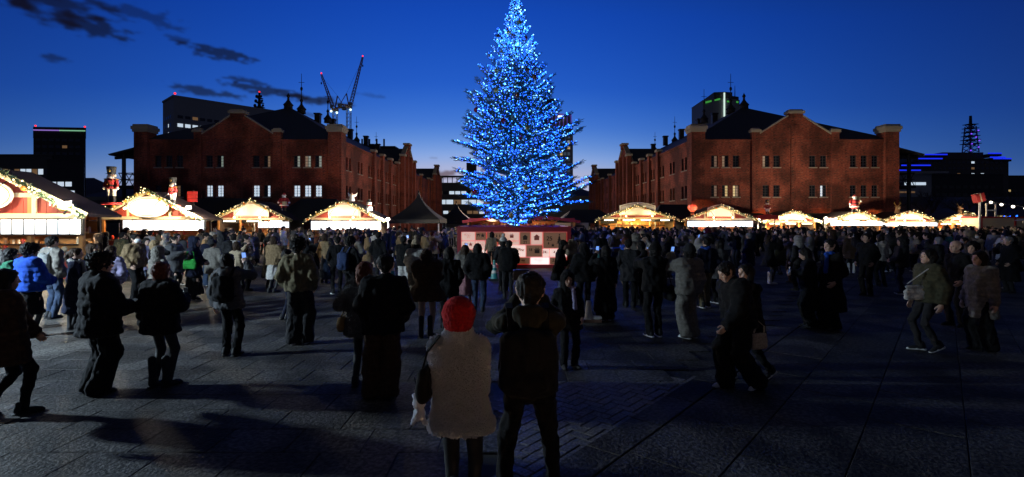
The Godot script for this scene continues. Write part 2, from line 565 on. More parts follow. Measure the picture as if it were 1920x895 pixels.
# ---------------------------------------------------------------- warehouses
func make_window_meshes() -> Dictionary:
	var out := {}
	for tall in [1.3, 1.5]:
		var w := 0.74
		var mb := MB.new()
		for s in [-1, 1]:
			mb.span(Vector3(s * w / 2 - s * 0.06, 0, -0.05), Vector3(s * w / 2, tall, 0.03))
		mb.span(Vector3(-w / 2 + 0.06, tall - 0.06, -0.05), Vector3(w / 2 - 0.06, tall, 0.03))
		mb.span(Vector3(-w / 2 + 0.06, 0, -0.05), Vector3(w / 2 - 0.06, 0.06, 0.03))
		mb.span(Vector3(-0.025, 0.06, -0.03), Vector3(0.025, tall - 0.06, 0.02))
		for k in 3:
			var y: float = 0.06 + (tall - 0.12) * (k + 1) / 4.0
			for s in [-1, 1]:
				mb.span(Vector3(s * 0.025, y - 0.015, -0.025), Vector3(s * (w / 2 - 0.06), y + 0.015, 0.015))
		out["frame%.1f" % tall] = mb.mesh()
		out["pane%.1f" % tall] = MB.new().span(Vector3(0.0, 0.06, -0.024), Vector3(w / 2 - 0.06, tall - 0.06, -0.018)).mesh()
	out.sill = MB.new().span(Vector3(-0.47, -0.12, -0.1), Vector3(0.47, -0.005, 0.07)).mesh()
	out.arch = MB.new().plate([Vector2(-0.5, 0.0), Vector2(0.5, 0.0), Vector2(0.5, 0.12), Vector2(0.25, 0.22), Vector2(0, 0.26), Vector2(-0.25, 0.22), Vector2(-0.5, 0.12)], 0.1).mesh()
	return out

func warehouse(called: String, label: String, sgn: float, corner: float, front: float, length: float, lit: Dictionary) -> Node3D:
	# u runs from the corner on the lane outwards, w from the front backwards; sgn -1 is the one on the left
	var o := thing(called, label, "warehouse", Vector3(sgn * corner, 0, -front))
	var W := 22.3
	var E := 11.2
	var R := 17.6
	var P := func(u: float, y: float, w: float) -> Vector3: return Vector3(sgn * u, y, -w)
	var win := make_window_meshes()
	var holes := []
	var fx := [2.4, 3.6, 4.8, 8.1, 9.3, 13.3, 14.5, 17.8, 19.0, 20.2]
	for x in fx:
		for y in [4.85, 8.15]:
			holes.append([x - 0.37, y, x + 0.37, y + 1.3])
	var mb := MB.new()
	mb.flip = sgn < 0
	mb.wall(P.call(0, 0, 0), Vector3(sgn, 0, 0), Vector3.UP, W, E, holes, Vector3(0, 0, -0.3))
	# the lane side: bays between piers, pairs of windows
	var bays := []
	var w := 2.9
	while w < length - 6:
		bays.append(w)
		w += 4.55
	var side_holes := []
	var gables := [33.5, 67.5]
	for b: float in bays:
		var near_gable := false
		for g in gables:
			if absf(b - g) < 6.2: near_gable = true
		if near_gable: continue
		for y in [4.75, 8.05]:
			for s in [-0.62, 0.62]:
				side_holes.append([b + s - 0.37, y, b + s + 0.37, y + 1.5])
	mb.flip = sgn > 0
	mb.wall(P.call(0, 0, 0), Vector3(0, 0, -1), Vector3.UP, length, E, side_holes, Vector3(sgn * 0.3, 0, 0))
	mb.flip = sgn < 0
	mb.quad(P.call(W, 0, 0), P.call(W, 0, length), P.call(W, E, length), P.call(W, E, 0))
	mb.quad(P.call(W, 0, length), P.call(0, 0, length), P.call(0, E, length), P.call(W, E, length))
	part("wall", mb.mesh(), mats["warehouse brick"], o)
	# piers and caps
	var pier := func(mb2: MB, called := "pier", m := "warehouse brick") -> void: part(called, mb2.mesh(), mats[m], o)
	for p in [[0.0, 12.2, 1.5, 0.0], [W, 12.2, 1.5, 0.0]]:
		pier.call(MB.new().box(P.call(p[0] + (0.45 if p[0] == 0.0 else -0.45), 6.0, 0.35), Vector3(p[2], 12.0, 1.5)))
		for q in [[12.0, 0.28, 0.22], [12.28, 0.35, 0.42], [12.63, 0.22, 0.16]]:
			pier.call(MB.new().box(P.call(p[0] + (0.45 if p[0] == 0.0 else -0.45), q[0] + q[1] / 2, 0.35), Vector3(p[2] + q[2], q[1], 1.5 + q[2])), "cap_stone", "stone")
	for x in [6.9, 15.7]:
		pier.call(MB.new().box(P.call(x, 6.0, 0.05), Vector3(0.85, 12.0, 0.5)))
		pier.call(MB.new().box(P.call(x, 12.15, 0.05), Vector3(1.1, 0.3, 0.75)), "cap_stone", "stone")
		pier.call(MB.new().box(P.call(x, 12.38, 0.05), Vector3(0.8, 0.16, 0.55)), "cap_stone", "stone")
	pier.call(MB.new().box(P.call(11.3, 6.4, 0.06), Vector3(0.95, 12.8, 0.42)))
	# front gable with its coping
	var g := [Vector2(-4.4, 0), Vector2(4.4, 0), Vector2(4.4, 0.3), Vector2(0.85, 2.55), Vector2(-0.85, 2.55), Vector2(-4.4, 0.3)]
	pier.call(MB.new().plate(g, 0.5, Transform3D(Basis.IDENTITY, P.call(11.3, E, -0.06))))
	pier.call(MB.new().box(P.call(11.3, 13.75, 0.1), Vector3(1.5, 0.6, 0.8)))
	pier.call(MB.new().box(P.call(11.3, 14.2, 0.1), Vector3(1.8, 0.3, 1.1)), "cap_stone", "stone")
	pier.call(MB.new().box(P.call(11.3, 14.43, 0.1), Vector3(1.45, 0.16, 0.8)), "cap_stone", "stone")
	for s in [-1, 1]:
		pier.call(MB.new().beam(P.call(11.3 + s * 4.35, 11.62, 0.19), P.call(11.3 + s * 0.8, 13.85, 0.19), 0.75, 0.14), "cap_stone", "stone")
	# lane gables with tall pilasters
	for gw: float in gables:
		var t := Transform3D(Basis(Vector3(0, 0, -sgn * -1.0), Vector3.UP, Vector3(-sgn, 0, 0)), P.call(-0.55, 0, gw))
		pier.call(MB.new().plate([Vector2(-5, 0), Vector2(5, 0), Vector2(5, 12.2), Vector2(0.9, 15.1), Vector2(-0.9, 15.1), Vector2(-5, 12.2)], 0.6, t))
		for s in [[-4.6, 13.0, 1.0], [4.6, 13.0, 1.0], [-1.7, 13.6, 0.6], [1.7, 13.6, 0.6]]:
			pier.call(MB.new().box(P.call(-0.7, s[1] / 2, gw + s[0]), Vector3(0.7, s[1], s[2])))
			if s[2] > 0.8: pier.call(MB.new().box(P.call(-0.7, s[1] + 0.18, gw + s[0]), Vector3(1.0, 0.36, 1.3)), "cap_stone", "stone")
		pier.call(MB.new().box(P.call(-0.5, 15.2, gw), Vector3(0.9, 0.6, 1.8)))
		pier.call(MB.new().box(P.call(-0.5, 15.65, gw), Vector3(1.2, 0.3, 2.1)), "cap_stone", "stone")
		for s in [-1, 1]:
			pier.call(MB.new().beam(P.call(-0.4, 12.35, gw + s * 4.9), P.call(-0.4, 15.2, gw + s * 0.9), 0.8, 0.14), "cap_stone", "stone")
	for pw in [13.2, 17.8, 22.6, 27.4, 39.8, 49.0, 58.2, 62.0, 73.5, 82.5, 91.5]:
		if pw > length - 2: continue
		pier.call(MB.new().box(P.call(-0.12, 5.8, pw), Vector3(0.5, 11.6, 0.9)))
		pier.call(MB.new().box(P.call(-0.12, 11.75, pw), Vector3(0.75, 0.3, 1.15)), "cap_stone", "stone")
	var corn := MB.new()
	for q in [[0.0, 0.16, 0.1], [0.16, 0.14, 0.2]]:
		for seg in [[1.25, 6.45], [16.15, 21.35]]:
			corn.span(P.call(seg[0], E - 0.3 + q[0], -q[2]), P.call(seg[1], E - 0.3 + q[0] + q[1], 0.1))
		for seg in [[1.1, 28.4], [38.6, 62.4], [72.6, length]]:
			corn.span(P.call(-q[2], E - 0.3 + q[0], seg[0]), P.call(0.1, E - 0.3 + q[0] + q[1], seg[1]))
	corn.span(P.call(0.9, 1.1, -0.07), P.call(21.7, 1.3, -0.001))
	part("cornice", corn.mesh(), mats["warehouse brick"], o)
	# roof: hipped towards the front, ridge along the length, cross gables over the lane
	mb = MB.new()
	mb.flip = sgn < 0
	var hip := 12.6
	mb.tri(P.call(-0.2, E, -0.1), P.call(W + 0.2, E, -0.1), P.call(W / 2, R, hip))
	mb.quad(P.call(-0.2, E, length), P.call(-0.2, E, -0.1), P.call(W / 2, R, hip), P.call(W / 2, R, length))
	mb.quad(P.call(W + 0.2, E, -0.1), P.call(W + 0.2, E, length), P.call(W / 2, R, length), P.call(W / 2, R, hip))
	mb.tri(P.call(W + 0.2, E, length), P.call(-0.2, E, length), P.call(W / 2, R, length))
	mb.quad(P.call(6.9, E + 0.2, 0.3), P.call(11.3, 13.9, 0.3), P.call(11.3, 13.9, 7.0), P.call(6.9, E + 0.2, 7.0))
	mb.quad(P.call(11.3, 13.9, 0.3), P.call(15.7, E + 0.2, 0.3), P.call(15.7, E + 0.2, 7.0), P.call(11.3, 13.9, 7.0))
	for gw: float in gables:
		mb.quad(P.call(-0.1, 12.0, gw - 4.9), P.call(-0.1, 14.95, gw), P.call(7.5, 14.95, gw), P.call(7.5, 12.0, gw - 4.9))
		mb.quad(P.call(-0.1, 14.95, gw), P.call(-0.1, 12.0, gw + 4.9), P.call(7.5, 12.0, gw + 4.9), P.call(7.5, 14.95, gw))
		mb.quad(P.call(-0.1, 11, gw - 4.9), P.call(-0.1, 12.0, gw - 4.9), P.call(7.5, 12.0, gw - 4.9), P.call(7.5, 11, gw - 4.9))
		mb.quad(P.call(-0.1, 12, gw + 4.9), P.call(-0.1, 11.0, gw + 4.9), P.call(7.5, 11.0, gw + 4.9), P.call(7.5, 12, gw + 4.9))
	var roof := part("roof", mb.mesh(), mats["slate"], o)
	# iron finials and ventilators on the ridge
	var fin := func(w0: float, tall: float, u0: float) -> void:
		var f := MB.new()
		var b: Vector3 = P.call(u0, R - 0.3, w0)
		f.lathe([Vector2(0.62, 0), Vector2(0.58, 0.5), Vector2(0.7, 0.58), Vector2(0.38, 0.95), Vector2(0.18, 1.25), Vector2(0.14, 1.6), Vector2(0.24, 1.75), Vector2(0.24, 1.82), Vector2(0.08, 2.1), Vector2(0.0, 2.3)], 8, b)
		if tall > 3.0:
			f.tube(b + Vector3(0, 2.2, 0), b + Vector3(0, tall, 0), 0.06, 0.03, 6)
			f.ball(b + Vector3(0, tall * 0.62, 0), Vector3(0.2, 0.3, 0.2), 6, 4)
			f.beam(b + Vector3(-0.4, tall * 0.78, 0), b + Vector3(0.4, tall * 0.78, 0), 0.05)
		part("finial", f.mesh(), mats["black iron"], roof)
	for q in [[hip, 2.4, 11.3], [hip + 2.6, 5.6, 10.6], [hip + 9.5, 5.2, 9.4], [hip + 30.0, 5.2, 11.3], [hip + 44.0, 4.6, 11.3]]:
		if q[0] < length: fin.call(q[0], q[1], q[2])
	for q in [[hip + 6.0, 0.9, 9.6], [hip + 11.0, 1.0, 9.2], [hip + 19.0, 0.9, 9.0], [hip + 27.0, 1.0, 8.6], [hip + 37.0, 1.0, 9.0], [hip + 52.0, 1.2, 9.0]]:
		var f := MB.new()
		f.box(P.call(q[2], R - 1.2 + q[1] * 0.8, q[0]), Vector3(0.75, 1.6 * q[1], 0.75))
		f.box(P.call(q[2], R - 1.2 + q[1] * 1.6 + 0.1, q[0]), Vector3(0.95, 0.2, 0.95))
		part("chimney", f.mesh(), mats["black iron"], roof)
	# windows
	var face := 0.0
	for i in fx.size():
		for r in 2:
			var y: float = [4.85, 8.15][r]
			var fr := part("window", win["frame1.3"], mats["shutter"], o, Transform3D(Basis.IDENTITY, P.call(fx[i], y, 0.2)))
			for h in 2:
				var key := "%d%d%d" % [r, i if sgn > 0 else 9 - i, h]
				part("pane", win["pane1.3"], mats[lit.get(key, "dark pane")], fr, Transform3D(Basis.from_scale(Vector3(1 if h else -1, 1, 1)), Vector3.ZERO) if h else turned(PI, Vector3(0, 0, -0.042)))
			part("sill", win.sill, mats["stone"], fr, Transform3D(Basis.IDENTITY, Vector3(0, 0, 0.2)))
			part("lintel", win.arch, mats["warehouse brick"], fr, Transform3D(Basis.IDENTITY, Vector3(0, 1.3, 0.26)))
	var sideways := Basis(Vector3.UP, -sgn * PI / 2)
	for q in side_holes:
		var fr := part("window", win["frame1.5"], mats["shutter"], o, Transform3D(sideways, P.call(0.2, q[1], (q[0] + q[2]) / 2)))
		for h in 2:
			part("pane", win["pane1.5"], mats["dark pane"], fr, Transform3D.IDENTITY if h else turned(PI, Vector3(0, 0, -0.042)))
		if q[0] < 40: part("sill", win.sill, mats["stone"], fr, Transform3D(Basis.IDENTITY, Vector3(0, 0, 0.2)))
	# tall blind arches on the lane gables
	for gw: float in gables:
		for s in [-3.1, 0.0, 3.1]:
			var a := MB.new().plate([Vector2(-0.5, 0), Vector2(0.5, 0), Vector2(0.5, 1.9), Vector2(0.3, 2.25), Vector2(0, 2.4), Vector2(-0.3, 2.25), Vector2(-0.5, 1.9)], 0.12)
			for y in [4.4, 8.2]:
				part("window", a.mesh(), mats["shutter"], o, Transform3D(sideways, P.call(-0.62, y, gw + s)))
	# covered gallery along the outer side
	var iron := MB.new()
	var gl := MB.new()
	gl.flip = sgn < 0
	gl.hexa([P.call(W, 10.55, 44), P.call(W, 10.55, 0.9), P.call(W + 4.0, 9.55, 0.9), P.call(W + 4.0, 9.55, 44), P.call(W, 10.8, 44), P.call(W, 10.8, 0.9), P.call(W + 4.2, 9.72, 0.9), P.call(W + 4.2, 9.72, 44)])
	part("gallery_roof", gl.mesh(), mats["slate"], o)
	var k := 0
	for pw in [1.6, 8.0, 14.4, 20.8, 27.2, 33.6]:
		iron.tube(P.call(W + 2.9, 0, pw), P.call(W + 2.9, 9.8, pw), 0.22, 0.2, 8)
		iron.beam(P.call(W, 9.6, pw), P.call(W + 3.9, 9.35, pw), 0.2, 0.3)
	iron.span(P.call(W + 0.02, 5.9, 1.2), P.call(W + 3.4, 6.2, 44))
	for y in [6.9, 7.6]: iron.beam(P.call(W + 3.2, y, 1.2), P.call(W + 3.2, y, 40), 0.09)
	for y in [6.9, 7.6]: iron.beam(P.call(W + 0.1, y, 1.25), P.call(W + 3.2, y, 1.25), 0.09)
	for i in 4:
		var a := 0.1 + i * 0.78
		iron.beam(P.call(W + a, 6.2, 1.25), P.call(W + a + 0.78, 7.6, 1.25), 0.06)
		iron.beam(P.call(W + a + 0.78, 6.2, 1.25), P.call(W + a, 7.6, 1.25), 0.06)
	part("gallery_frame", iron.mesh(), mats["black iron"], o)
	return o

func lane_uplights() -> void:
	# warm washes at the foot of the piers along the lane
	var k := -1
	for q in [[-18.3, 74.6, 60.0], [-18.0, 85.0, 90.0], [-18.0, 96.0, 90.0], [18.5, 63.0, 36.0], [18.5, 70.0, 60.0], [18.3, 75.0, 75.0], [18.1, 86.5, 80.0], [18.1, 95.5, 80.0]]:
		k += 1
		var o := thing("floor_lamp", "small warm floodlight at the foot of the %s warehouse wall, %s from the square" % ["left" if q[0] < 0 else "right", ["first", "second", "third", "first", "second", "third", "fourth", "fifth"][k]], "floodlight", Vector3(q[0], 0, -q[1]), 0, "floodlights along the lane walls")
		var mb := MB.new().lathe([Vector2(0.14, 0), Vector2(0.16, 0.2), Vector2(0.13, 0.26), Vector2(0, 0.26)], 10)
		part("housing", mb.mesh(), mats["black iron"], o)
		part("lamp_lens", MB.new().lathe([Vector2(0.11, 0.262), Vector2(0.08, 0.29), Vector2(0, 0.3)], 10).mesh(), glow("amber lens", Color(1.0, 0.6, 0.25), 4.0), o)
		var l := SpotLight3D.new()
		l.name = "lamp_light"
		o.add_child(l)
		l.position = Vector3(0, 0.34, 0)
		l.look_at_from_position(l.position, Vector3(signf(q[0]) * 1.2, 5.0, 0) , Vector3.FORWARD)
		l.light_color = Color(1.0, 0.5, 0.22)
		l.light_energy = q[2] * 0.7
		l.spot_angle = 58
		l.spot_range = 40
		l.spot_attenuation = 2
		l.light_size = 0.1
		l.shadow_enabled = true

func added_lane_lamps() -> void:
	# lamps added out of view behind the fir to brighten the lane walls
	for q in [[-2.2, 64.0, "first added lamp for the lane walls, unseen behind the left of the fir"], [2.4, 76.0, "second added lamp for the lane walls, unseen behind the right of the fir"], [-1.0, 96.0, "third added lamp, unseen at the far end of the lane"]]:
		var o := thing("added_lane_lamp", q[2], "street lamp", Vector3(q[0], 0, -q[1]), 0, "added lamps in the lane")
		part("post", MB.new().lathe([Vector2(0.16, 0), Vector2(0.1, 0.5), Vector2(0.06, 5.6)], 10).mesh(), mats["black iron"], o)
		part("cap", MB.new().lathe([Vector2(0.05, 6.1), Vector2(0.3, 6.12), Vector2(0.0, 6.3)], 12).mesh(), mats["black iron"], o)
		part("lamp_globe", MB.new().ball(Vector3(0, 5.85, 0), Vector3.ONE * 0.22, 12, 8).mesh(), glow("added lane globe", Color(1.0, 0.82, 0.6), 3.0), o)
		lamp_light(o, Vector3(0, 5.85, 0), Color(1.0, 0.9, 0.8), 62.0, 0.2)

# ---------------------------------------------------------------- the city behind
func windows_on(o: Node3D, a: Vector3, b: Vector3, rows: Array, w: float, h: float, gap: float, chance: float, lit_mats: Array, dark := "far glass") -> void:
	# rows of windows from a to b (the facade's foot), each a mesh of its own, standing 5 cm proud
	var u := (b - a).normalized()
	var nrm := u.cross(Vector3.UP)
	var basis := Basis(u, Vector3.UP, u.cross(Vector3.UP))
	var m := MB.new().box(Vector3.ZERO, Vector3(w, h, 0.1)).mesh()
	var count := int(((b - a).length() - gap) / (w + gap))
	for y in rows:
		for i in count:
			var mt: String = lit_mats[rng.randi() % lit_mats.size()] if rng.randf() < chance else dark
			if mt == "": continue
			part("window", m, mats[mt], o, Transform3D(basis, a + u * (gap + w / 2 + i * (w + gap)) + Vector3(0, y, 0) + nrm * 0.02))

func block(called: String, label: String, pts: Array, tall: float, material: String, roof := 0.5) -> Node3D:
	# pts: corners of the plan as Vector2(x, z), anticlockwise from above
	var o := thing(called, label, "building")
	part("wall", MB.new().prism(pts, -0.05, tall).mesh(), mats[material], o)
	var c := Vector2.ZERO
	for p in pts: c += p
	c /= pts.size()
	var inner := []
	for p in pts: inner.append(c + (p - c) * 1.012)
	part("parapet", MB.new().prism(inner, tall + 0.002, tall + roof).mesh(), mats[material], o)
	return o

func quad_plan(x0: float, x1: float, d0: float, d1: float) -> Array:
	return [Vector2(x0, -d0), Vector2(x1, -d0), Vector2(x1, -d1), Vector2(x0, -d1)]

func build_city() -> void:
	var o: Node3D
	var V := func(x: float, d: float) -> Vector3: return Vector3(x, 0, -d)
	# far left: hotel slab with a coloured light along its top, and the block before it
	o = block("hotel_tower", "dark slab tower at far left with a violet light strip along its top", [Vector2(-282.2, -300), Vector2(-254, -303), Vector2(-285, -340), Vector2(-318, -338)], 57.0, "far wall black")
	windows_on(o, V.call(-282, 300), V.call(-254.4, 302.9), range(6, 52, 4), 2.6, 1.6, 1.0, 0.03, ["lit window dim"])
	var strip := MB.new().beam(Vector3(-282, 55.6, -299.8), Vector3(-268, 55.6, -301.3), 0.5, 0.55)
	part("light_strip", strip.mesh(), glow("violet strip", Color(0.72, 0.55, 1.0), 0.55), o)
	part("light_strip", MB.new().beam(Vector3(-267.9, 55.6, -301.3), Vector3(-254.2, 55.6, -302.8), 0.5, 0.55).mesh(), glow("green strip", Color(0.6, 0.9, 0.7), 0.6), o)
	for q in [[-281.5, 300.6], [-255.2, 303.8]]:
		part("beacon_light", MB.new().ball(Vector3(q[0], 58.2, -q[1]), Vector3(0.5, 0.5, 0.5), 8, 5).mesh(), glow("red beacon", Color(1.0, 0.15, 0.1), 2.0), o)
	o = block("office_block", "low dark office block with a band of lit windows at the far left", [Vector2(-190, -160), Vector2(-144.5, -160), Vector2(-168.0, -186), Vector2(-215, -186)], 22.6, "far wall dark")
	windows_on(o, V.call(-190, 160), V.call(-144.5, 160), [17.6], 1.5, 1.7, 0.35, 0.75, ["lit window cool", "lit window cool", "lit window dim"])
	windows_on(o, V.call(-176, 160), V.call(-148, 160), [13.8], 2.4, 0.9, 0.4, 0.35, ["lit window dim", "lit window cool"])
	windows_on(o, V.call(-190, 160), V.call(-144.5, 160), [4.0, 8.5], 2.0, 1.2, 1.0, 0.06, ["lit window dim"])
	o = block("office_block", "dark stair block with a few lit windows beside the low office block", [Vector2(-144.4, -158), Vector2(-133.0, -158), Vector2(-153.0, -182), Vector2(-166.0, -182)], 20.8, "far wall black")
	windows_on(o, V.call(-144, 158), V.call(-134, 158), [13.6], 1.9, 1.4, 0.5, 0.8, ["lit window cool"])
	windows_on(o, V.call(-144, 158), V.call(-134, 158), [10.9, 5.6], 1.5, 1.4, 1.2, 0.35, ["lit window cool"])
	# behind the left warehouse
	o = block("office_building", "big pale-ended office building rising behind the left warehouse", [Vector2(-160, -240), Vector2(-122, -280), Vector2(-136, -293), Vector2(-173.7, -252.6)], 60.5, "far wall grey", 0.9)
	windows_on(o, V.call(-159.5, 240.5), V.call(-130, 271.6), [47.5], 2.2, 1.6, 0.9, 0.75, ["lit window cool"])
	windows_on(o, V.call(-159.5, 240.5), V.call(-130, 271.6), [36.0, 40.0, 44.0, 51.5], 2.2, 1.4, 0.9, 0.08, ["lit window dim"])
	windows_on(o, V.call(-173.2, 252.2), V.call(-160.5, 240.4), [36.0, 40.0, 44.0, 48.0, 52.0], 0.9, 1.6, 2.4, 0.1, ["lit window cool"])
	part("beacon_light", MB.new().ball(Vector3(-160, 62.3, -241), Vector3(0.5, 0.5, 0.5), 8, 5).mesh(), mats["red beacon"], o)
	var a := MB.new()
	a.box(Vector3(-139.7, 62.5, -281), Vector3(5, 2.4, 4))
	a.tube(Vector3(-139.7, 62, -280), Vector3(-139.7, 72.5, -280), 1.1, 0.5, 6)
	for y in [64.5, 67.0, 69.5]:
		a.box(Vector3(-139.7, y, -280), Vector3(4.6 - (y - 64) * 0.4, 0.4, 4))
		a.ball(Vector3(-142.0 + (y - 64) * 0.2, y + 0.9, -279.5), Vector3(0.9, 0.9, 0.5), 8, 5)
		a.ball(Vector3(-137.4 - (y - 64) * 0.2, y + 0.9, -279.5), Vector3(0.7, 0.7, 0.5), 8, 5)
	o = thing("antenna_mast", "stubby antenna mast with dishes on the office building roof", "antenna")
	part("mast", a.mesh(), mats["black iron"], o)
	part("beacon_light", MB.new().ball(Vector3(-139.7, 72.9, -280), Vector3(0.45, 0.45, 0.45), 8, 5).mesh(), mats["red beacon"], o)
	# cranes over a building under construction
	o = block("unfinished_building", "unfinished concrete frame building below the two cranes", quad_plan(-121, -80, 320, 350), 47.0, "far wall black")
	for i in 9:
		part("column", MB.new().box(Vector3(-119 + i * 4.6, 50.5, -322), Vector3(0.9, 6.8, 0.9)).mesh(), mats["far wall black"], o)
	for i in 3: part("floor_slab", MB.new().box(Vector3(-108 + i * 13, 51.8 - i * 1.4, -330), Vector3(14, 0.7, 18)).mesh(), mats["far wall black"], o)
	crane("shorter red and white luffing crane left of the taller one", Vector3(-112.3, 45, -320), 29.0, Vector3(-8.6, 20.0, 0))
	crane("taller red and white luffing crane with its jib raised highest", Vector3(-107.0, 45, -330), 33.0, Vector3(9.0, 30.0, 0))
	# between the warehouses
	o = block("station_building", "long low station building with lit floors left of the fir", quad_plan(-31.5, -4, 188, 215), 15.5, "far wall dark", 0.8)
	windows_on(o, V.call(-31, 188), V.call(-8, 188), [9.2], 2.5, 1.6, 0.3, 0.9, ["lit window cool", "lit window dim"], "far glass")
	windows_on(o, V.call(-31, 188), V.call(-8, 188), [12.6, 5.4], 1.8, 1.1, 0.4, 0.5, ["lit window dim", "lit window cool"], "far glass")
	var rim := MB.new()
	for i in 16:
		var x0 := -31.5 + i * 1.7
		rim.span(Vector3(x0, 16.3, -187.8), Vector3(x0 + 0.25, 18.2, -187.5))
	rim.span(Vector3(-32.2, 18.2, -188.4), Vector3(-4, 18.8, -187))
	rim.span(Vector3(-18, 18.8, -195), Vector3(-14.5, 24.0, -191))
	rim.span(Vector3(-11, 18.8, -195), Vector3(-8.5, 22.0, -191))
	part("roof_rail", rim.mesh(), mats["far wall black"], o)
	o = block("hotel_tower", "narrow black tower just behind the lit tower right of the fir", quad_plan(14, 22.4, 283, 300), 69.5, "far wall black")
	o = block("lit_tower", "grey tower with violet lit crown partly hidden by the fir", quad_plan(17, 31, 272, 296), 52.0, "far wall pale")
	windows_on(o, V.call(17.4, 272), V.call(30.8, 272), range(8, 50, 3), 1.3, 1.7, 0.7, 0.1, ["lit window warm", "lit window cool"], "added glow pane")
	var crown := MB.new()
	for i in 6: crown.span(Vector3(18.2 + i * 2.0, 52.6, -272.3 - 1), Vector3(19.7 + i * 2.0, 59.5 - 0.3 * i, -272))
	part("crown_light", MB.new().span(Vector3(17.6, 52.6, -274), Vector3(21.9, 60, -273)).mesh(), glow("violet crown", Color(0.45, 0.3, 0.9), 0.3), o)
	part("crown_light", MB.new().span(Vector3(22.0, 52.6, -274), Vector3(26.3, 59.6, -273)).mesh(), mats["violet crown"], o)
	part("crown_light", MB.new().span(Vector3(26.4, 52.6, -274), Vector3(30.4, 59.0, -273)).mesh(), mats["violet crown"], o)
	part("crown_fin", crown.mesh(), mats["far wall grey"], o)
	part("crown_sign", MB.new().span(Vector3(23.0, 57.0, -271.8), Vector3(26.4, 58.2, -271.6)).mesh(), glow("white sign", Color(1, 1, 1), 1.6), o)
	o = block("market_hall", "low dark hall across the end of the lane behind the fir", quad_plan(-4, 24, 150, 170), 9.0, "far wall dark")
	# behind the right warehouse
	o = block("landmark_tower", "tall stepped tower with a green lit crown behind the right warehouse", [Vector2(154.4, -420), Vector2(161, -416), Vector2(169.3, -414), Vector2(178, -416), Vector2(184.6, -420), Vector2(184, -448), Vector2(155, -448)], 101.0, "far wall grey")
	windows_on(o, V.call(155, 419.6), V.call(168.8, 414.0), range(62, 98, 3), 1.7, 1.7, 0.6, 0.2, ["lit window dim", "lit window cool"], "added glow pane")
	windows_on(o, V.call(170, 414.2), V.call(184, 419.7), range(62, 98, 3), 1.7, 1.7, 0.6, 0.15, ["lit window dim", "lit window warm"], "added glow pane")
	part("corner_light", MB.new().span(Vector3(168.9, 60, -413.7), Vector3(170.0, 106, -413.2)).mesh(), glow("white edge", Color(0.9, 1.0, 0.95), 0.9), o)
	for q in [[156.0, 166.5, -418.6, -414.8], [172.0, 183.0, -414.9, -419.2]]:
		part("crown_light", MB.new().beam(Vector3(q[0], 99.2, q[2] + 0.3), Vector3(q[1], 101.2 if q[0] < 160 else 99.6, q[3] + 0.3), 0.6, 1.3).mesh(), glow("green crown", Color(0.35, 0.9, 0.32), 0.33), o)
	var top := MB.new()
	top.prism([Vector2(162, -416), Vector2(169.3, -414.6), Vector2(177, -416), Vector2(176, -440), Vector2(163, -440)], 101.5, 107)
	top.prism([Vector2(178, -418), Vector2(184.4, -421), Vector2(184, -440), Vector2(178, -440)], 101.5, 104.5)
	part("roof", top.mesh(), mats["far wall dark"], o)
	part("mast", MB.new().tube(Vector3(182.5, 104, -424), Vector3(182.5, 114.5, -424), 0.4, 0.15, 6).mesh(), mats["black iron"], o)
	# right: the terraced building with blue lights and its antenna tower
	o = block("terraced_building", "wide terraced building with blue lit tiers at the far right", quad_plan(206, 251, 260, 290), 33.5, "far wall dark")
	part("upper_storey", MB.new().prism(quad_plan(219, 240, 262, 285), 33.6, 37.4).mesh(), mats["far wall dark"], o)
	windows_on(o, V.call(212, 260), V.call(250, 260), range(14, 33, 3), 1.5, 1.0, 0.9, 0.13, ["lit window warm", "lit window cool", "lit window dim"])
	for q in [[193, 206, 28.0], [196, 211, 30.5], [202, 217, 33.9], [208, 219.5, 36.0], [240, 247, 36.6], [241, 249, 34.6], [242.5, 252, 33.9]]:
		part("tier", MB.new().span(Vector3(q[0], q[2] - 1.4, -281), Vector3(q[1], q[2] - 0.35, -259.5)).mesh(), mats["far wall black"], o)
		part("tier_light", MB.new().span(Vector3(q[0] + 0.2, q[2] - 0.3, -259.7), Vector3((q[0] + q[1]) / 2, q[2] + 0.3, -259.4)).mesh(), glow("blue tier", Color(0.08, 0.18, 1.0), 0.9), o)
		part("tier_light", MB.new().span(Vector3((q[0] + q[1]) / 2 + 0.2, q[2] - 0.3, -259.7), Vector3(q[1], q[2] + 0.3, -259.4)).mesh(), mats["blue tier"], o)
	o = thing("antenna_tower", "lattice antenna tower lit violet on the terraced building roof", "antenna tower", Vector3(235.2, 37.5, -264))
	var m := MB.new()
	for s in [[-1, -1], [1, -1], [1, 1], [-1, 1]]:
		m.beam(Vector3(s[0] * 2.3, 0, s[1] * 2.3), Vector3(s[0] * 1.5, 13.5, s[1] * 1.5), 0.4)
	for k in 6:
		var y := k * 2.4
		var w := 2.3 - 0.06 * y
		for s in [[-1, -1, 1, -1], [1, -1, 1, 1], [1, 1, -1, 1], [-1, 1, -1, -1]]:
			m.beam(Vector3(s[0] * w, y, s[1] * w), Vector3(s[2] * (w - 0.14), y + 2.3, s[3] * (w - 0.14)), 0.2)
			m.beam(Vector3(s[2] * w, y, s[3] * w), Vector3(s[0] * (w - 0.14), y + 2.3, s[1] * (w - 0.14)), 0.2)
	part("lattice", m.mesh(), mat("violet lighting steel", lin(0.16, 0.1, 0.4), 0.6), o)  # violet of the tower lighting put into the steel colour
	m = MB.new()
	for k in 6: m.box(Vector3(0, 4.5 + k * 2.0, 0), Vector3(6.6 - k * 0.3, 0.28, 5.6 - k * 0.35))
	m.tube(Vector3(0, 13, 0), Vector3(0, 19.0, 0), 0.75, 0.6, 8)
	part("platform", m.mesh(), mats["black iron"], o)
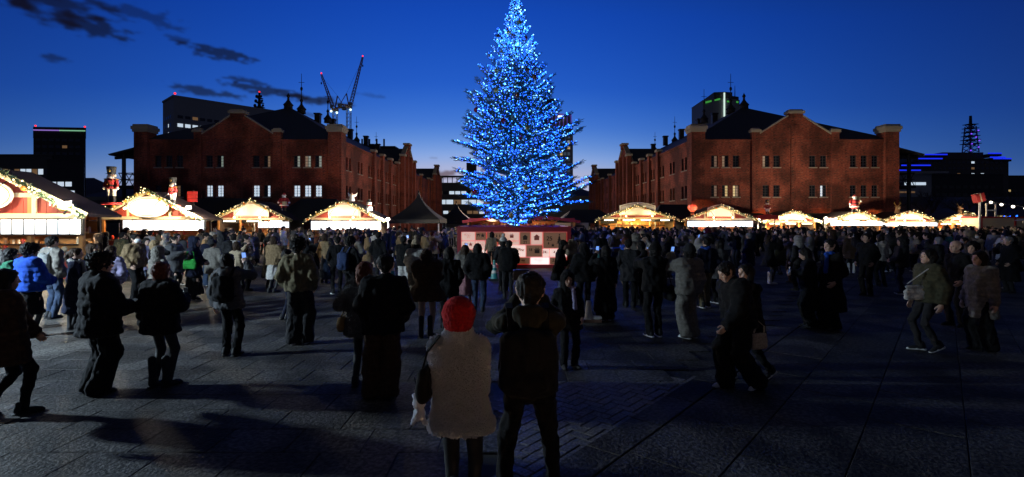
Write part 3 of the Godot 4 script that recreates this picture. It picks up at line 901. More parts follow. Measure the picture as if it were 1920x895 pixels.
	for k in 7:
		part("tower_light", MB.new().ball(Vector3([-2.2, 1.8, -1.6, 2.2, 0.5, -1.9, 1.7][k], 0.8 + k * 1.7, 2.7), Vector3(0.35, 0.35, 0.35), 6, 4).mesh(), glow("violet lamp", Color(0.5, 0.25, 1.0), 1.4), o)
	o = block("office_block", "dark mid-rise block with few lit windows before the terraced building", quad_plan(150, 191, 200, 225), 20.2, "far wall black")
	windows_on(o, V.call(150, 200), V.call(191, 200), [3.5, 6.5, 9.5, 12.5, 15.5], 1.8, 1.2, 0.9, 0.07, ["lit window warm", "lit window cool"], "far wall dark")
	windows_on(o, V.call(165, 199.9), V.call(176, 199.9), [1.8], 1.2, 1.6, 0.5, 0.8, ["lit window warm"], "far wall dark")
	o = block("station_building", "low pale building with long lit window bands right of the warehouse", quad_plan(122, 138.5, 170, 190), 17.5, "far wall grey")
	windows_on(o, V.call(122, 170), V.call(138, 170), [14.6], 3.4, 0.9, 0.25, 0.95, ["lit window cool"], "far glass")
	windows_on(o, V.call(122, 170), V.call(136, 170), [11.8, 8.4], 3.4, 0.5, 0.25, 0.8, ["lit window cool", "lit window dim"], "far glass")
	part("roof_edge", MB.new().span(Vector3(121, 18.0, -171), Vector3(143, 18.6, -168.5)).mesh(), mats["far wall pale"], o)
	o = block("office_block", "dark far block at the right edge with a few warm windows", quad_plan(262, 330, 300, 330), 28.5, "far wall black")
	windows_on(o, V.call(262, 300), V.call(320, 300), [8.0, 14.5, 20.0], 2.0, 1.2, 1.6, 0.25, ["lit window warm", "lit window cool"], "far wall dark")
	part("upper_storey", MB.new().prism(quad_plan(268, 288, 302, 325), 29.1, 32.0).mesh(), mats["far wall black"], o)
	o = block("long_shed", "long low dark shed behind the left market stalls", quad_plan(-75, -43.0, 62, 80), 4.6, "far wall dark")
	o = block("long_shed", "long low dark shed behind the stalls at the right edge", quad_plan(47, 110, 75, 90), 5.2, "far wall dark")
	windows_on(o, V.call(52, 75), V.call(90, 75), [2.6], 1.4, 0.7, 0.6, 0.3, ["lit window warm", "lit window dim"], "far glass")
	# hills
	var h := MB.new()
	var ridge := []
	var n := FastNoiseLite.new()
	n.seed = 3
	n.frequency = 0.004
	for i in 90:
		var x := -2200 + i * 50.0
		ridge.append(Vector3(x, 62 + 55 * maxf(0, n.get_noise_1d(x) + 0.5) + (35.0 if x < -900 and x > -1400 else 0.0), -1500 + 120 * n.get_noise_1d(x + 999)))
	for i in 89:
		var p: Vector3 = ridge[i]; var q: Vector3 = ridge[i + 1]
		h.quad(Vector3(p.x, -1, p.z + 420), Vector3(q.x, -1, q.z + 420), q, p)
		h.quad(q, Vector3(q.x, -1, q.z - 420), Vector3(p.x, -1, p.z - 420), p)
	structure("hills", h.mesh(), mat("hill", lin(0.05, 0.06, 0.1), 0.95), "low wooded hills on the horizon behind the city", "hills")

func crane(label: String, foot: Vector3, mast_top: float, jib: Vector3) -> void:
	var o := thing("tower_crane", label, "crane", foot)
	var mb := MB.new()
	var lattice := func(st: MB, a: Vector3, b: Vector3, w: float, w2: float, n: int) -> void:
		var f := (b - a).normalized()
		var x := Vector3.BACK.cross(f).normalized()
		var z := f.cross(x)
		var c := []
		for i in n + 1:
			var t := float(i) / n
			var ww := lerpf(w, w2, t) / 2
			var p := a.lerp(b, t)
			c.append([p + x * ww + z * ww, p - x * ww + z * ww, p - x * ww - z * ww, p + x * ww - z * ww])
		for k in 4: st.beam(c[0][k], c[n][k], 0.28)
		for i in n:
			for k in 4: st.beam(c[i][k], c[i + 1][(k + 1) % 4], 0.16)
	lattice.call(mb, Vector3.ZERO, Vector3(0, mast_top - 3, 0), 2.4, 2.4, 12)
	part("mast", mb.mesh(), mat("crane grey", lin(0.55, 0.55, 0.56), 0.6), o)
	var s := MB.new()
	var top := Vector3(0, mast_top, 0)
	s.box(top + Vector3(0, -2.2, 0), Vector3(3.4, 1.4, 3.4))
	var back := -signf(jib.x)
	s.beam(top + Vector3(0, -1.2, 0), top + Vector3(back * 6.5, -0.4, 0), 1.6, 0.8)
	s.beam(top + Vector3(0, -1, 0), top + Vector3(back * 1.5, 6.5, 0), 0.6)
	s.beam(top + Vector3(back * 5.5, -0.2, 0), top + Vector3(back * 1.5, 6.5, 0), 0.35)
	part("slewing_platform", s.mesh(), mat("crane red", lin(0.55, 0.3, 0.26), 0.6), o)
	part("counterweight", MB.new().box(top + Vector3(back * 5.6, -1.4, 0), Vector3(2.2, 1.8, 2.6)).mesh(), mats["far wall grey"], o)
	part("cab", MB.new().box(top + Vector3(signf(jib.x) * 1.6, -0.6, 1.6), Vector3(1.6, 2.0, 1.6)).mesh(), mats["far wall pale"], o)
	var j := MB.new()
	lattice.call(j, top + Vector3(signf(jib.x) * 1.2, -0.8, 0), top + jib, 1.8, 0.7, 16)
	part("jib", j.mesh(), mats["crane red"], o)
	var c := MB.new()
	c.beam(top + Vector3(back * 1.5, 6.5, 0), top + jib * 0.9, 0.1)
	c.beam(top + jib, top + jib + Vector3(0, -5, 0), 0.1)
	c.box(top + jib + Vector3(0, -5.6, 0), Vector3(0.6, 1.2, 0.6))
	part("hoist_cable", c.mesh(), mats["black iron"], o)
	for q in [[-1.8, -3.5], [1.8, -4.4]]:
		part("work_light", MB.new().ball(top + Vector3(q[0], q[1], 2.0), Vector3(0.7, 0.7, 0.7), 8, 6).mesh(), glow("work lamp", Color(0.85, 1.0, 0.95), 2.0), o)
	part("beacon_light", MB.new().ball(top + jib + Vector3(0, 0.7, 0), Vector3(0.5, 0.5, 0.5), 8, 5).mesh(), mats["red beacon"], o)

# ---------------------------------------------------------------- lamps
func lamp_light(o: Node3D, at: Vector3, c: Color, energy: float, size := 0.08) -> OmniLight3D:
	var l := OmniLight3D.new()
	l.name = "lamp_light"
	o.add_child(l, true)
	l.position = at
	l.light_color = c
	l.light_energy = energy
	l.omni_range = 60
	l.omni_attenuation = 2
	l.light_size = size
	l.shadow_enabled = true
	return l

func oval(w: float, h: float, n := 28) -> Array:
	var p := []
	for i in n: p.append(Vector2(cos(TAU * i / n) * w / 2, sin(TAU * i / n) * h / 2))
	return p

func arched(w: float, h: float, rise: float) -> Array:
	var p := [Vector2(-w / 2, 0), Vector2(w / 2, 0), Vector2(w / 2, h - rise)]
	for i in 7:
		var t := (i + 1) / 8.0
		p.append(Vector2(w / 2 - w * t, h - rise + rise * sin(PI * t)))
	p.append(Vector2(-w / 2, h - rise))
	return p

func menu_texture(k: int) -> ImageTexture:
	# a white board with faint pictures of dishes and grey lines below them
	if texs.has("menu%d" % k): return texs["menu%d" % k]
	var im := Image.create(96, 112, false, Image.FORMAT_RGB8)
	im.fill(Color(0.97, 0.98, 1.0))
	var r := RandomNumberGenerator.new()
	r.seed = 100 + k
	for q in 3:
		var c := Color.from_hsv(r.randf_range(0.02, 0.12) if q else r.randf(), 0.35, 0.9)
		var cx := 20 + q * 27
		for y in range(20, 62):
			for x in range(cx - 11, cx + 12):
				var u := (x - cx) / 11.0
				var w := (y - 40) / (14.0 + q * 2)
				if u * u + w * w < 1.0: im.set_pixel(x, y, c.lerp(Color.WHITE, 0.35 + 0.3 * sin(x * 0.9 + y * 0.5)))
	for y in [74, 84, 94]:
		im.fill_rect(Rect2i(10, y, r.randi_range(40, 76), 3), Color(0.7, 0.72, 0.76))
	texs["menu%d" % k] = ImageTexture.create_from_image(im)
	return texs["menu%d" % k]

func menu_mat(k: int, energy: float) -> StandardMaterial3D:
	var key := "menu display %d %.2f" % [k, energy]
	if mats.has(key): return mats[key]
	var m := mat(key, Color(0.9, 0.9, 0.9), 0.4)
	m.emission_enabled = true
	m.emission = Color(0.93, 0.97, 1.0)
	m.emission_energy_multiplier = energy
	m.emission_texture = menu_texture(k)
	m.emission_operator = BaseMaterial3D.EMISSION_OP_MULTIPLY
	return m

func display_mesh(w: float, h: float) -> ArrayMesh:                # a flat lit panel with texture coordinates
	var st := SurfaceTool.new()
	st.begin(Mesh.PRIMITIVE_TRIANGLES)
	var p := [Vector3(-w / 2, -h / 2, 0), Vector3(w / 2, -h / 2, 0), Vector3(w / 2, h / 2, 0), Vector3(-w / 2, h / 2, 0)]
	var uv := [Vector2(0, 1), Vector2(1, 1), Vector2(1, 0), Vector2(0, 0)]
	for k in [0, 2, 1, 0, 3, 2]:
		st.set_normal(Vector3.BACK)
		st.set_uv(uv[k])
		st.add_vertex(p[k])
	return st.commit()

# ---------------------------------------------------------------- garlands and strings of bulbs
func garland(label: String, pts: Array, thick: float, bulbs: int, balls: int, group := "") -> void:
	var o := thing("fir_garland", label, "garland", pts[0], 0, group)
	var base: Vector3 = pts[0]
	var m := MB.new()
	var lamps := []
	var run := []
	for i in pts.size() - 1:
		var a: Vector3 = pts[i] - base
		var b: Vector3 = pts[i + 1] - base
		var n := int((b - a).length() / 0.05)
		for k in n: run.append(a.lerp(b, float(k) / n) + Vector3(0, 0.05 * sin(run.size() * 0.09), 0))
	for p: Vector3 in run:
		for q in 5:
			var d := Vector3(rng.randf_range(-1, 1), rng.randf_range(-1, 1), rng.randf_range(-0.3, 1)).normalized() * thick * rng.randf_range(0.7, 1.25)
			var s := d.cross(Vector3(rng.randf(), rng.randf(), rng.randf())).normalized() * 0.022
			m.tri(p + s, p - s, p + d)
	part("greenery", m.mesh(), mat("garland green", lin(0.05, 0.09, 0.035), 0.7), o)
	for k in bulbs:
		var p: Vector3 = run[rng.randi() % run.size()] + Vector3(rng.randf_range(-0.6, 0.6) * thick, rng.randf_range(-0.9, 0.9) * thick, thick * rng.randf_range(0.6, 1.1))
		lamps.append(Transform3D(Basis.from_scale(Vector3.ONE * rng.randf_range(0.7, 1.3)), p))
	many("light_bulbs", bulb_mesh(), glow("warm bulb", Color(1.0, 0.87, 0.62), 3.5), lamps, o)
	var ball := MB.new().ball(Vector3.ZERO, Vector3.ONE * 0.095, 10, 7).mesh()
	for k in balls:
		var p: Vector3 = run[int((k + 0.5) * run.size() / balls)] + Vector3(0, -0.06, thick * 0.9)
		part("bauble", ball, mats["gold"] if k % 3 else mat("orange bauble", lin(0.6, 0.18, 0.03), 0.25), o, Transform3D(Basis.IDENTITY, p))

var bulb_shape: ArrayMesh
func bulb_mesh() -> ArrayMesh:
	if bulb_shape == null: bulb_shape = MB.new().ball(Vector3.ZERO, Vector3.ONE * 0.027, 6, 4).mesh()
	return bulb_shape

# ---------------------------------------------------------------- market stalls
# s: x, d, w, eave, peak, label; optional panels [x0, x1, y0, y1, n], sign (w, h), lamp energy, boards (each one a part), deep, turn
func stall(s: Dictionary) -> void:
	var w: float = s.w
	var e: float = s.eave
	var p: float = s.peak
	var deep: float = s.get("deep", 3.2)
	var o := thing("market_stall", s.label, "market stall", Vector3(s.x, 0, -s.d), deg_to_rad(s.get("turn", 0.0)))
	var h := w / 2 - 0.35
	var slope := (p - e) / (w / 2)
	var top := func(x: float) -> float: return p - 0.12 - slope * absf(x)
	# frame
	for x in [-h, -h * 0.36, h * 0.36, h]:
		part("post", MB.new().span(Vector3(x - 0.07, 0, -0.14), Vector3(x + 0.07, top.call(x) - 0.03, 0.0)).mesh(), mats["orange timber"], o)
	# boarded gable above the hatch, board by board
	var boards: bool = s.get("boards", false)
	var base: float = s.get("hatch", 2.35)
	var n := int(2 * h / 0.21)
	var bw := 2 * h / n
	var joined := MB.new()
	for k in n:
		var x0 := -h + k * bw
		var x1 := x0 + bw - 0.014
		if minf(top.call(x0), top.call(x1)) < base + 0.08: continue
		var b := MB.new() if boards else joined
		var zz := -0.02 + 0.012 * (k % 2)
		b.plate([Vector2(x0, base), Vector2(x1, base), Vector2(x1, top.call(x1)), Vector2(x0, top.call(x0))], 0.05, Transform3D(Basis.IDENTITY, Vector3(0, 0, zz)))
		if boards: part("board", b.mesh(), mats["red boards"], o)
	if not boards: part("boarding", joined.mesh(), mats["red boards"], o)
	# trim: barge boards, tie beams, battens
	var trim := MB.new()
	for sd in [-1, 1]:
		trim.beam(Vector3(sd * (w / 2 + 0.12), e - 0.12, 0.32), Vector3(sd * 0.02, p + 0.06, 0.32), 0.07, 0.24)
	trim.span(Vector3(-h, base - 0.1, 0.001), Vector3(h, base + 0.08, 0.1))
	var mid := lerpf(base, p, 0.42)
	var half := (p - 0.2 - mid) / slope
	trim.span(Vector3(-half, mid, 0.012), Vector3(half, mid + 0.16, 0.09))
	for x in [-0.36, 0.36]:
		trim.span(Vector3(x * w * 0.55 - 0.07, base + 0.08, 0.012), Vector3(x * w * 0.55 + 0.07, minf(mid, top.call(x * w * 0.55)), 0.1))
	part("trim", trim.mesh(), mats[s.get("trim", "cream trim")], o)
	# roof
	var rf := MB.new()
	for sd in [-1.0, 1.0]:
		var a := Vector3(sd * (w / 2 + 0.2), e - 0.16, 0)
		var b := Vector3(0, p + 0.02, 0)
		var up := Vector3(0, 0.09, 0)
		var f := Vector3(0, 0, 0.28)
		var k := Vector3(0, 0, -deep - 0.3)
		if sd > 0: rf.hexa([a + f, a + k, b + k, b + f, a + f + up, a + k + up, b + k + up, b + f + up])
		else: rf.hexa([b + f, b + k, a + k, a + f, b + f + up, b + k + up, a + k + up, a + f + up])
	part("roof", rf.mesh(), mat("stall roofing", lin(0.05, 0.025, 0.022), 0.8), o)
	# walls, counter, shelves and goods
	var wl := MB.new()
	wl.span(Vector3(-h, 0, -deep), Vector3(h, e, -deep + 0.08))
	if not s.get("open", false):
		wl.span(Vector3(-h, 0, -deep + 0.08), Vector3(-h + 0.08, e, -0.15))
		wl.span(Vector3(h - 0.08, 0, -deep + 0.08), Vector3(h, e, -0.15))
	part("wall", wl.mesh(), mats["dark timber"], o)
	part("back_board", MB.new().span(Vector3(-h + 0.09, 0, -deep + 0.081), Vector3(h - 0.09, e - 0.05, -deep + 0.1)).mesh(), mats["orange timber"], o)
	var ct := MB.new()
	ct.span(Vector3(-h + 0.09, 0, -0.5), Vector3(h - 0.09, 0.95, -0.16))
	part("counter", ct.mesh(), mats["red boards"], o)
	part("counter_top", MB.new().span(Vector3(-h - 0.05, 0.951, -0.7), Vector3(h + 0.05, 1.0, 0.12)).mesh(), mats["dark timber"], o)
	for y in [1.25, 1.7, 2.15]:
		part("shelf", MB.new().span(Vector3(-h + 0.1, y, -deep + 0.085), Vector3(h - 0.1, y + 0.035, -deep + 0.45)).mesh(), mats["dark timber"], o)
	var goods := [MB.new(), MB.new(), MB.new()]
	for k in int(w * 14):
		var g: MB = goods[rng.randi() % 3]
		var x := rng.randf_range(-h + 0.25, h - 0.25)
		var row := rng.randi() % 4
		var y: float = [1.0, 1.285, 1.735, 2.185][row]
		var r := rng.randf_range(0.05, 0.11)
		var z := -0.35 if row == 0 else -deep + 0.26
		if rng.randf() < 0.5: g.ball(Vector3(x, y + r, z), Vector3(r, r, r), 7, 5)
		else: g.lathe([Vector2(r * 0.7, 0), Vector2(r * 0.75, r * 2.2), Vector2(r * 0.3, r * 2.8), Vector2(0, r * 2.85)], 7, Vector3(x, y, z))
	for k in 3: part("goods", goods[k].mesh(), mat(["goods red", "goods cream", "goods brown"][k], [lin(0.45, 0.06, 0.04), lin(0.7, 0.55, 0.35), lin(0.25, 0.12, 0.05)][k], 0.5), o).set_meta("kind", "stuff")
	# menu displays over the hatch
	if s.has("panels"):
		var q: Array = s.panels
		var pw: float = (q[1] - q[0]) / q[4]
		var back := MB.new().span(Vector3(q[0] - 0.05, q[2] - 0.05, 0.24), Vector3(q[1] + 0.05, q[3] + 0.05, 0.32))
		part("display_frame", back.mesh(), mats["black iron"], o)
		var dm := display_mesh(pw - 0.045, q[3] - q[2])
		for k in q[4]:
			part("menu_display", dm, menu_mat(k % 5, s.get("panel_energy", 1.25)), o, Transform3D(Basis.IDENTITY, Vector3(q[0] + pw * (k + 0.5), (q[2] + q[3]) / 2, 0.335)))
	# the lit name board in the gable and the lamps that wash it
	if s.has("sign"):
		var sz: Vector2 = s.sign
		var sy: float = s.get("sign_y", mid + 0.12)
		var sx: float = s.get("sign_x", 0.0)
		part("sign_board", MB.new().plate(oval(sz.x, sz.y) if not s.has("arched") else arched(sz.x, sz.y, 0.35), 0.07, Transform3D(Basis.IDENTITY, Vector3(sx, sy, 0.3))).mesh(), mats["white board"], o)
		var ring := MB.new()
		var ol := oval(sz.x * 0.9, sz.y * 0.84) if not s.has("arched") else arched(sz.x * 0.92, sz.y * 0.86, 0.3)
		for k in ol.size():
			var a := Vector3(ol[k].x + sx, ol[k].y + sy + (0.04 if s.has("arched") else 0.0), 0.305)
			var b := Vector3(ol[(k + 1) % ol.size()].x + sx, ol[(k + 1) % ol.size()].y + sy + (0.04 if s.has("arched") else 0.0), 0.305)
			ring.beam(a, b, 0.03)
		part("sign_border", ring.mesh(), mats["orange timber"], o)
		var en: float = s.get("lamp", 6.0)
		var tint: Color = s.get("tint", Color(1.0, 0.87, 0.68))
		for k in s.get("lamps", 2):
			var x: float = sx + (-0.36 + 0.72 * k) * sz.x if s.get("lamps", 2) > 1 else sx
			var at := Vector3(x, sy - 0.1, 0.95)
			var arm := MB.new()
			arm.beam(Vector3(x, sy + sz.y * 0.5 + 0.1, 0.02), Vector3(x, sy + 0.12, 0.95), 0.03)
			arm.lathe([Vector2(0.05, 0.16), Vector2(0.04, 0.18), Vector2(0.0, 0.19)], 8, at)
			part("lamp_arm", arm.mesh(), mats["black iron"], o)
			part("lamp_bulb", MB.new().ball(at, Vector3.ONE * 0.085, 10, 7).mesh(), glow("sign lamp", Color(1.0, 0.88, 0.66), 6.0), o)
			lamp_light(o, at, tint, en, 0.09)
	# the light inside
	var il: float = s.get("inside", 2.5)
	if il > 0.0:
		var at := Vector3(0, 2.3, -minf(1.3, deep * 0.6))
		part("lamp_bulb", MB.new().ball(at, Vector3.ONE * 0.1, 10, 7).mesh(), mats["sign lamp"] if mats.has("sign lamp") else glow("sign lamp", Color(1.0, 0.88, 0.66), 6.0), o)
		lamp_light(o, at, s.get("inside_tint", Color(1.0, 0.66, 0.34)), il, 0.1)
	if s.has("trough"):                                              # tube lamps under the eaves towards the hatch
		for k in s.trough:
			var x: float = -h + 2 * h * (k + 0.5) / s.trough
			part("tube_lamp", MB.new().span(Vector3(x - 0.45, base - 0.24, -0.1), Vector3(x + 0.45, base - 0.16, 0.1)).mesh(), glow("hatch tube", Color(1.0, 0.95, 0.85), 5.0), o)
			lamp_light(o, Vector3(x, base - 0.32, 0.0), s.get("trough_tint", Color(1.0, 0.88, 0.68)), s.get("trough_energy", 2.0), 0.2)
	if s.get("garland", true):
		var z: float = -s.d
		var pts := [Vector3(-w / 2 - 0.2, e - 0.2, 0.42), Vector3(-w / 4, (e + p) / 2 + 0.08, 0.42), Vector3(0, p + 0.14, 0.42), Vector3(w / 4, (e + p) / 2 + 0.08, 0.42), Vector3(w / 2 + 0.2, e - 0.2, 0.42)]
		var wp := []
		for q in pts: wp.append(o.transform * q)
		garland("green garland with bulbs along the gable of the %s" % s.short, wp, s.get("thick", 0.17), int(s.get("bulbs", 70) * 0.7), s.get("balls", 8), "garlands on the stall gables")

func canopy(label: String, at: Vector3, w: float, deep: float, eave: float, top: float, ridge: float) -> void:
	var o := thing("canopy_tent", label, "canopy", at)
	var mb := MB.new()
	var c := [Vector3(-w / 2, eave, deep / 2), Vector3(w / 2, eave, deep / 2), Vector3(w / 2, eave, -deep / 2), Vector3(-w / 2, eave, -deep / 2)]
	var a := Vector3(-ridge / 2, top, 0)
	var b := Vector3(ridge / 2, top, 0)
	mb.quad(c[0], c[1], b, a); mb.quad(c[2], c[3], a, b); mb.tri(c[1], c[2], b); mb.tri(c[3], c[0], a)
	for i in 4:
		var p: Vector3 = c[i]
		var q: Vector3 = c[(i + 1) % 4]
		mb.quad(p + Vector3(0, -0.3, 0), q + Vector3(0, -0.3, 0), q, p)
	part("canvas", mb.mesh(), mats["canvas black"], o)
	for p: Vector3 in c: part("pole", MB.new().tube(Vector3(p.x * 0.98, 0, p.z * 0.98), Vector3(p.x * 0.98, eave, p.z * 0.98), 0.04, 0.04, 6).mesh(), mats["galvanised"], o)

func pagoda(label: String, at: Vector3, w: float, eave: float, top: float) -> void:
	var o := thing("pagoda_tent", label, "tent", at)
	var mb := MB.new()
	var rings := 9
	for k in rings:
		var r := []
		for t in [float(k) / rings, float(k + 1) / rings]:
			r.append([w / 2 * pow(1 - t, 1.7) + 0.05 * t, eave + (top - eave) * t])
		for i in 4:
			var d := [Vector2(-1, 1), Vector2(1, 1), Vector2(1, -1), Vector2(-1, -1)]
			var p: Vector2 = d[i]
			var q: Vector2 = d[(i + 1) % 4]
			mb.quad(Vector3(p.x * r[0][0], r[0][1], p.y * r[0][0]), Vector3(q.x * r[0][0], r[0][1], q.y * r[0][0]), Vector3(q.x * r[1][0], r[1][1], q.y * r[1][0]), Vector3(p.x * r[1][0], r[1][1], p.y * r[1][0]))
			if k == 0:
				mb.quad(Vector3(p.x * w / 2, eave - 0.35, p.y * w / 2), Vector3(q.x * w / 2, eave - 0.35, q.y * w / 2), Vector3(q.x * w / 2, eave, q.y * w / 2), Vector3(p.x * w / 2, eave, p.y * w / 2))
	part("canvas", mb.mesh(), mats["canvas black"], o)
	for p in [[-1, 1], [1, 1], [1, -1], [-1, -1]]:
		part("pole", MB.new().tube(Vector3(p[0] * w * 0.48, 0, p[1] * w * 0.48), Vector3(p[0] * w * 0.48, eave, p[1] * w * 0.48), 0.05, 0.05, 6).mesh(), mats["galvanised"], o)
	part("finial", MB.new().lathe([Vector2(0.06, 0), Vector2(0.08, 0.08), Vector2(0, 0.2)], 8, Vector3(0, top, 0)).mesh(), mats["black iron"], o)

func build_market() -> void:
	stall({x = -18.9, d = 18.8, w = 6.6, eave = 2.45, peak = 3.95, deep = 0.95, open = true, boards = true, label = "red boarded market stall cut by the left edge, brightest of the row", short = "stall at the left edge", panels = [-0.5, 3.25, 1.68, 2.2, 9], sign = Vector2(1.75, 1.05), sign_x = -0.15, sign_y = 3.08, lamp = 4.2, inside = 7.0, balls = 5, bulbs = 75, thick = 0.2})
	stall({x = -22.1, d = 31.0, w = 6.4, eave = 2.35, peak = 3.85, deep = 1.5, open = true, boards = true, label = "red market stall with an oval sign below the large toy soldier", short = "stall below the toy soldiers", panels = [-1.4, 3.5, 1.6, 2.2, 8], sign = Vector2(2.5, 1.25), sign_x = 0.1, sign_y = 3.0, lamp = 4.2, inside = 7.0, balls = 10, bulbs = 90, thick = 0.19})
	stall({x = -22.0, d = 43.0, w = 6.6, eave = 2.3, peak = 3.75, label = "small red stall with an oval sign under the Santa figure", short = "stall under the Santa figure", panels = [0.6, 3.2, 1.6, 2.1, 6], sign = Vector2(2.9, 1.2), arched = true, sign_y = 2.55, lamp = 4.2, inside = 7.0, trough = 3, trough_energy = 1.6, bulbs = 80})
	stall({x = -13.9, d = 42.0, w = 6.2, eave = 2.3, peak = 3.7, label = "red stall under the white angel and snowman figures", short = "stall under the snowman", panels = [-2.7, 3.0, 1.45, 2.15, 9], panel_energy = 1.5, sign = Vector2(2.6, 1.1), arched = true, sign_y = 2.55, lamp = 4.2, inside = 7.0, bulbs = 80})
	# right of the fir, along the right warehouse
	stall({x = 12.3, d = 51.5, w = 8.2, eave = 2.35, peak = 3.6, label = "wide cream lit stall with a big white lettered sign right of the fir", short = "wide cream stall", sign = Vector2(3.6, 1.3), arched = true, sign_y = 2.75, lamp = 3.0, tint = Color(1, 0.88, 0.62), inside = 20.0, inside_tint = Color(1, 0.85, 0.5), trough = 4, trough_energy = 3.0, trough_tint = Color(1, 0.85, 0.5), hatch = 2.45, balls = 6, bulbs = 90})
	stall({x = 20.4, d = 51.0, w = 7.4, eave = 2.3, peak = 3.55, label = "dazzling red and white stall beside the glowing red balloon basket", short = "stall beside the red balloon", panels = [-3.3, 3.2, 1.6, 2.15, 9], panel_energy = 1.7, sign = Vector2(2.6, 1.2), arched = true, sign_y = 2.6, lamp = 3.5, inside = 14.0, trough = 3, trough_energy = 4.0, trough_tint = Color(0.95, 0.95, 1.0)})
	stall({x = 27.8, d = 51.5, w = 5.6, eave = 2.15, peak = 3.05, label = "small bright stall right of the toy soldier on a post", short = "third stall from the right warehouse corner", sign = Vector2(2.6, 0.7), arched = true, sign_y = 2.3, lamp = 5.0, inside = 16.0, hatch = 2.1, trough = 3, trough_energy = 3.0})
	stall({x = 34.2, d = 51.5, w = 6.0, eave = 2.15, peak = 3.05, label = "small bright stall below the Santa carrying a sack", short = "stall below the sack-carrying Santa", panels = [-2.6, 2.6, 1.7, 2.1, 7], panel_energy = 1.6, sign = Vector2(2.6, 0.7), arched = true, sign_y = 2.3, lamp = 5.0, inside = 12.0, trough = 3, trough_energy = 3.0})
	stall({x = 39.9, d = 52.0, w = 6.2, eave = 2.15, peak = 3.05, label = "bright stall just past the right warehouse corner under the reindeer head", short = "stall under the reindeer head", panels = [-2.8, 2.8, 1.65, 2.0, 7], panel_energy = 1.5, sign = Vector2(2.7, 0.7), arched = true, sign_y = 2.3, lamp = 5.0, inside = 16.0, hatch = 2.1, trough = 3, trough_energy = 3.0})
	stall({x = 46.3, d = 53.0, w = 5.6, eave = 2.1, peak = 2.95, label = "last bright stall at far right beside the lamp pole", short = "last stall at far right", sign = Vector2(2.6, 0.65), arched = true, sign_y = 2.25, lamp = 5.0, inside = 14.0, hatch = 2.05, trough = 3, trough_energy = 3.0})
	# behind the fir
	stall({x = 0.6, d = 47.0, w = 10.5, eave = 2.2, peak = 2.75, label = "long red and gold stall seen behind the foot of the fir", short = "stall behind the fir", sign = Vector2(1.6, 0.6), sign_x = -2.6, sign_y = 2.42, lamp = 1.5, lamps = 1, inside = 5.0, trim = "red frame", garland = false})
	# dark canopies between and behind
	canopy("long black canopy roof behind the two nearest left stalls", Vector3(-36.0, 0, -43), 9.5, 5, 2.3, 3.9, 5.5)
	canopy("black canopy roof between the soldier stall and the Santa stall", Vector3(-26.3, 0, -46), 8.5, 5, 2.3, 4.2, 4.5)
	canopy("black canopy roof between the Santa stall and the snowman stall", Vector3(-18.0, 0, -47), 6.6, 5, 2.3, 4.2, 3.2)
	canopy("grey canopy roof leaning out left of the wide cream stall", Vector3(7.6, 0, -55), 6.0, 4, 2.2, 3.4, 3.0)
	canopy("dark canopy roof between the wide cream stall and the balloon stall", Vector3(16.6, 0, -53.5), 5.0, 4, 2.4, 3.9, 2.8)
	canopy("dark canopy roof behind the toy soldier on a post", Vector3(24.6, 0, -54), 5.0, 3.4, 2.3, 3.0, 2.8)
	canopy("dark canopy roof behind the sack-carrying Santa", Vector3(31.2, 0, -54.2), 6.0, 3.4, 2.3, 3.0, 3.4)
	pagoda("larger peaked black tent left of the fir", Vector3(-8.9, 0, -47.5), 4.6, 2.3, 4.85)
	pagoda("smaller peaked black tent just left of the calendar box", Vector3(-6.4, 0, -56), 3.6, 2.2, 4.2)
	pagoda("peaked black tent just right of the fir's lowest branch", Vector3(5.6, 0, -51), 3.4, 2.0, 3.3)
	# banner boards by the right tent
	for q in [[4.6, "cream notice banner left of its twin under the right peaked tent"], [6.3, "cream notice banner right of its twin under the right peaked tent"]]:
		var o := thing("notice_banner", q[1], "banner", Vector3(q[0], 0, -48.8))
		part("board", MB.new().span(Vector3(-0.75, 1.05, -0.04), Vector3(0.75, 2.0, 0)).mesh(), mats["cream trim"], o)
		part("post", MB.new().span(Vector3(-0.6, 0, -0.09), Vector3(-0.54, 1.9, -0.041)).mesh(), mats["galvanised"], o)
		part("post", MB.new().span(Vector3(0.54, 0, -0.09), Vector3(0.6, 1.9, -0.041)).mesh(), mats["galvanised"], o)
		part("print", MB.new().span(Vector3(-0.55, 1.6, 0.001), Vector3(0.35, 1.75, 0.004)).mesh(), mats["kraft print"], o)
	# small lamps on the eaves
	eave_lamp("small white floodlight on the right eave of the left-edge stall", Vector3(-16.0, 2.75, -18.3), 420.0, false, Vector3(1.0, -0.25, 0.7))
	eave_lamp("small white floodlight on the right eave of the toy soldier stall", Vector3(-19.4, 2.95, -30.4), 480.0, false, Vector3(0.9, -0.2, 1.0))
	eave_lamp("white lamp on a post right of the snowman stall", Vector3(-10.3, 2.3, -41.5), 80.0, true)
	eave_lamp("white lamp on a post between the two small right stalls", Vector3(31.0, 2.45, -51.0), 80.0, true)
	eave_lamp("white lamp on a post right of the balloon stall", Vector3(24.3, 2.3, -51.0), 80.0, true)
	# three small red lanterns by the right corner of the soldier stall
	var o := thing("hanging_sign", "three red panels hung one above another beside the small toy soldier", "sign", Vector3(-21.3, 0, -33.8))
	for k in 3: part("panel", MB.new().span(Vector3(-0.33, 3.42 + k * 0.24, -0.06), Vector3(0.33, 3.63 + k * 0.24, 0.0)).mesh(), mats["red cloth"], o)
	part("post", MB.new().tube(Vector3(0, 0, -0.12), Vector3(0, 4.2, -0.12), 0.045, 0.045, 8).mesh(), mats["black iron"], o)
	lamp_light(o, Vector3(0.1, 3.0, 0.8), Color(1, 0.7, 0.6), 0.4)
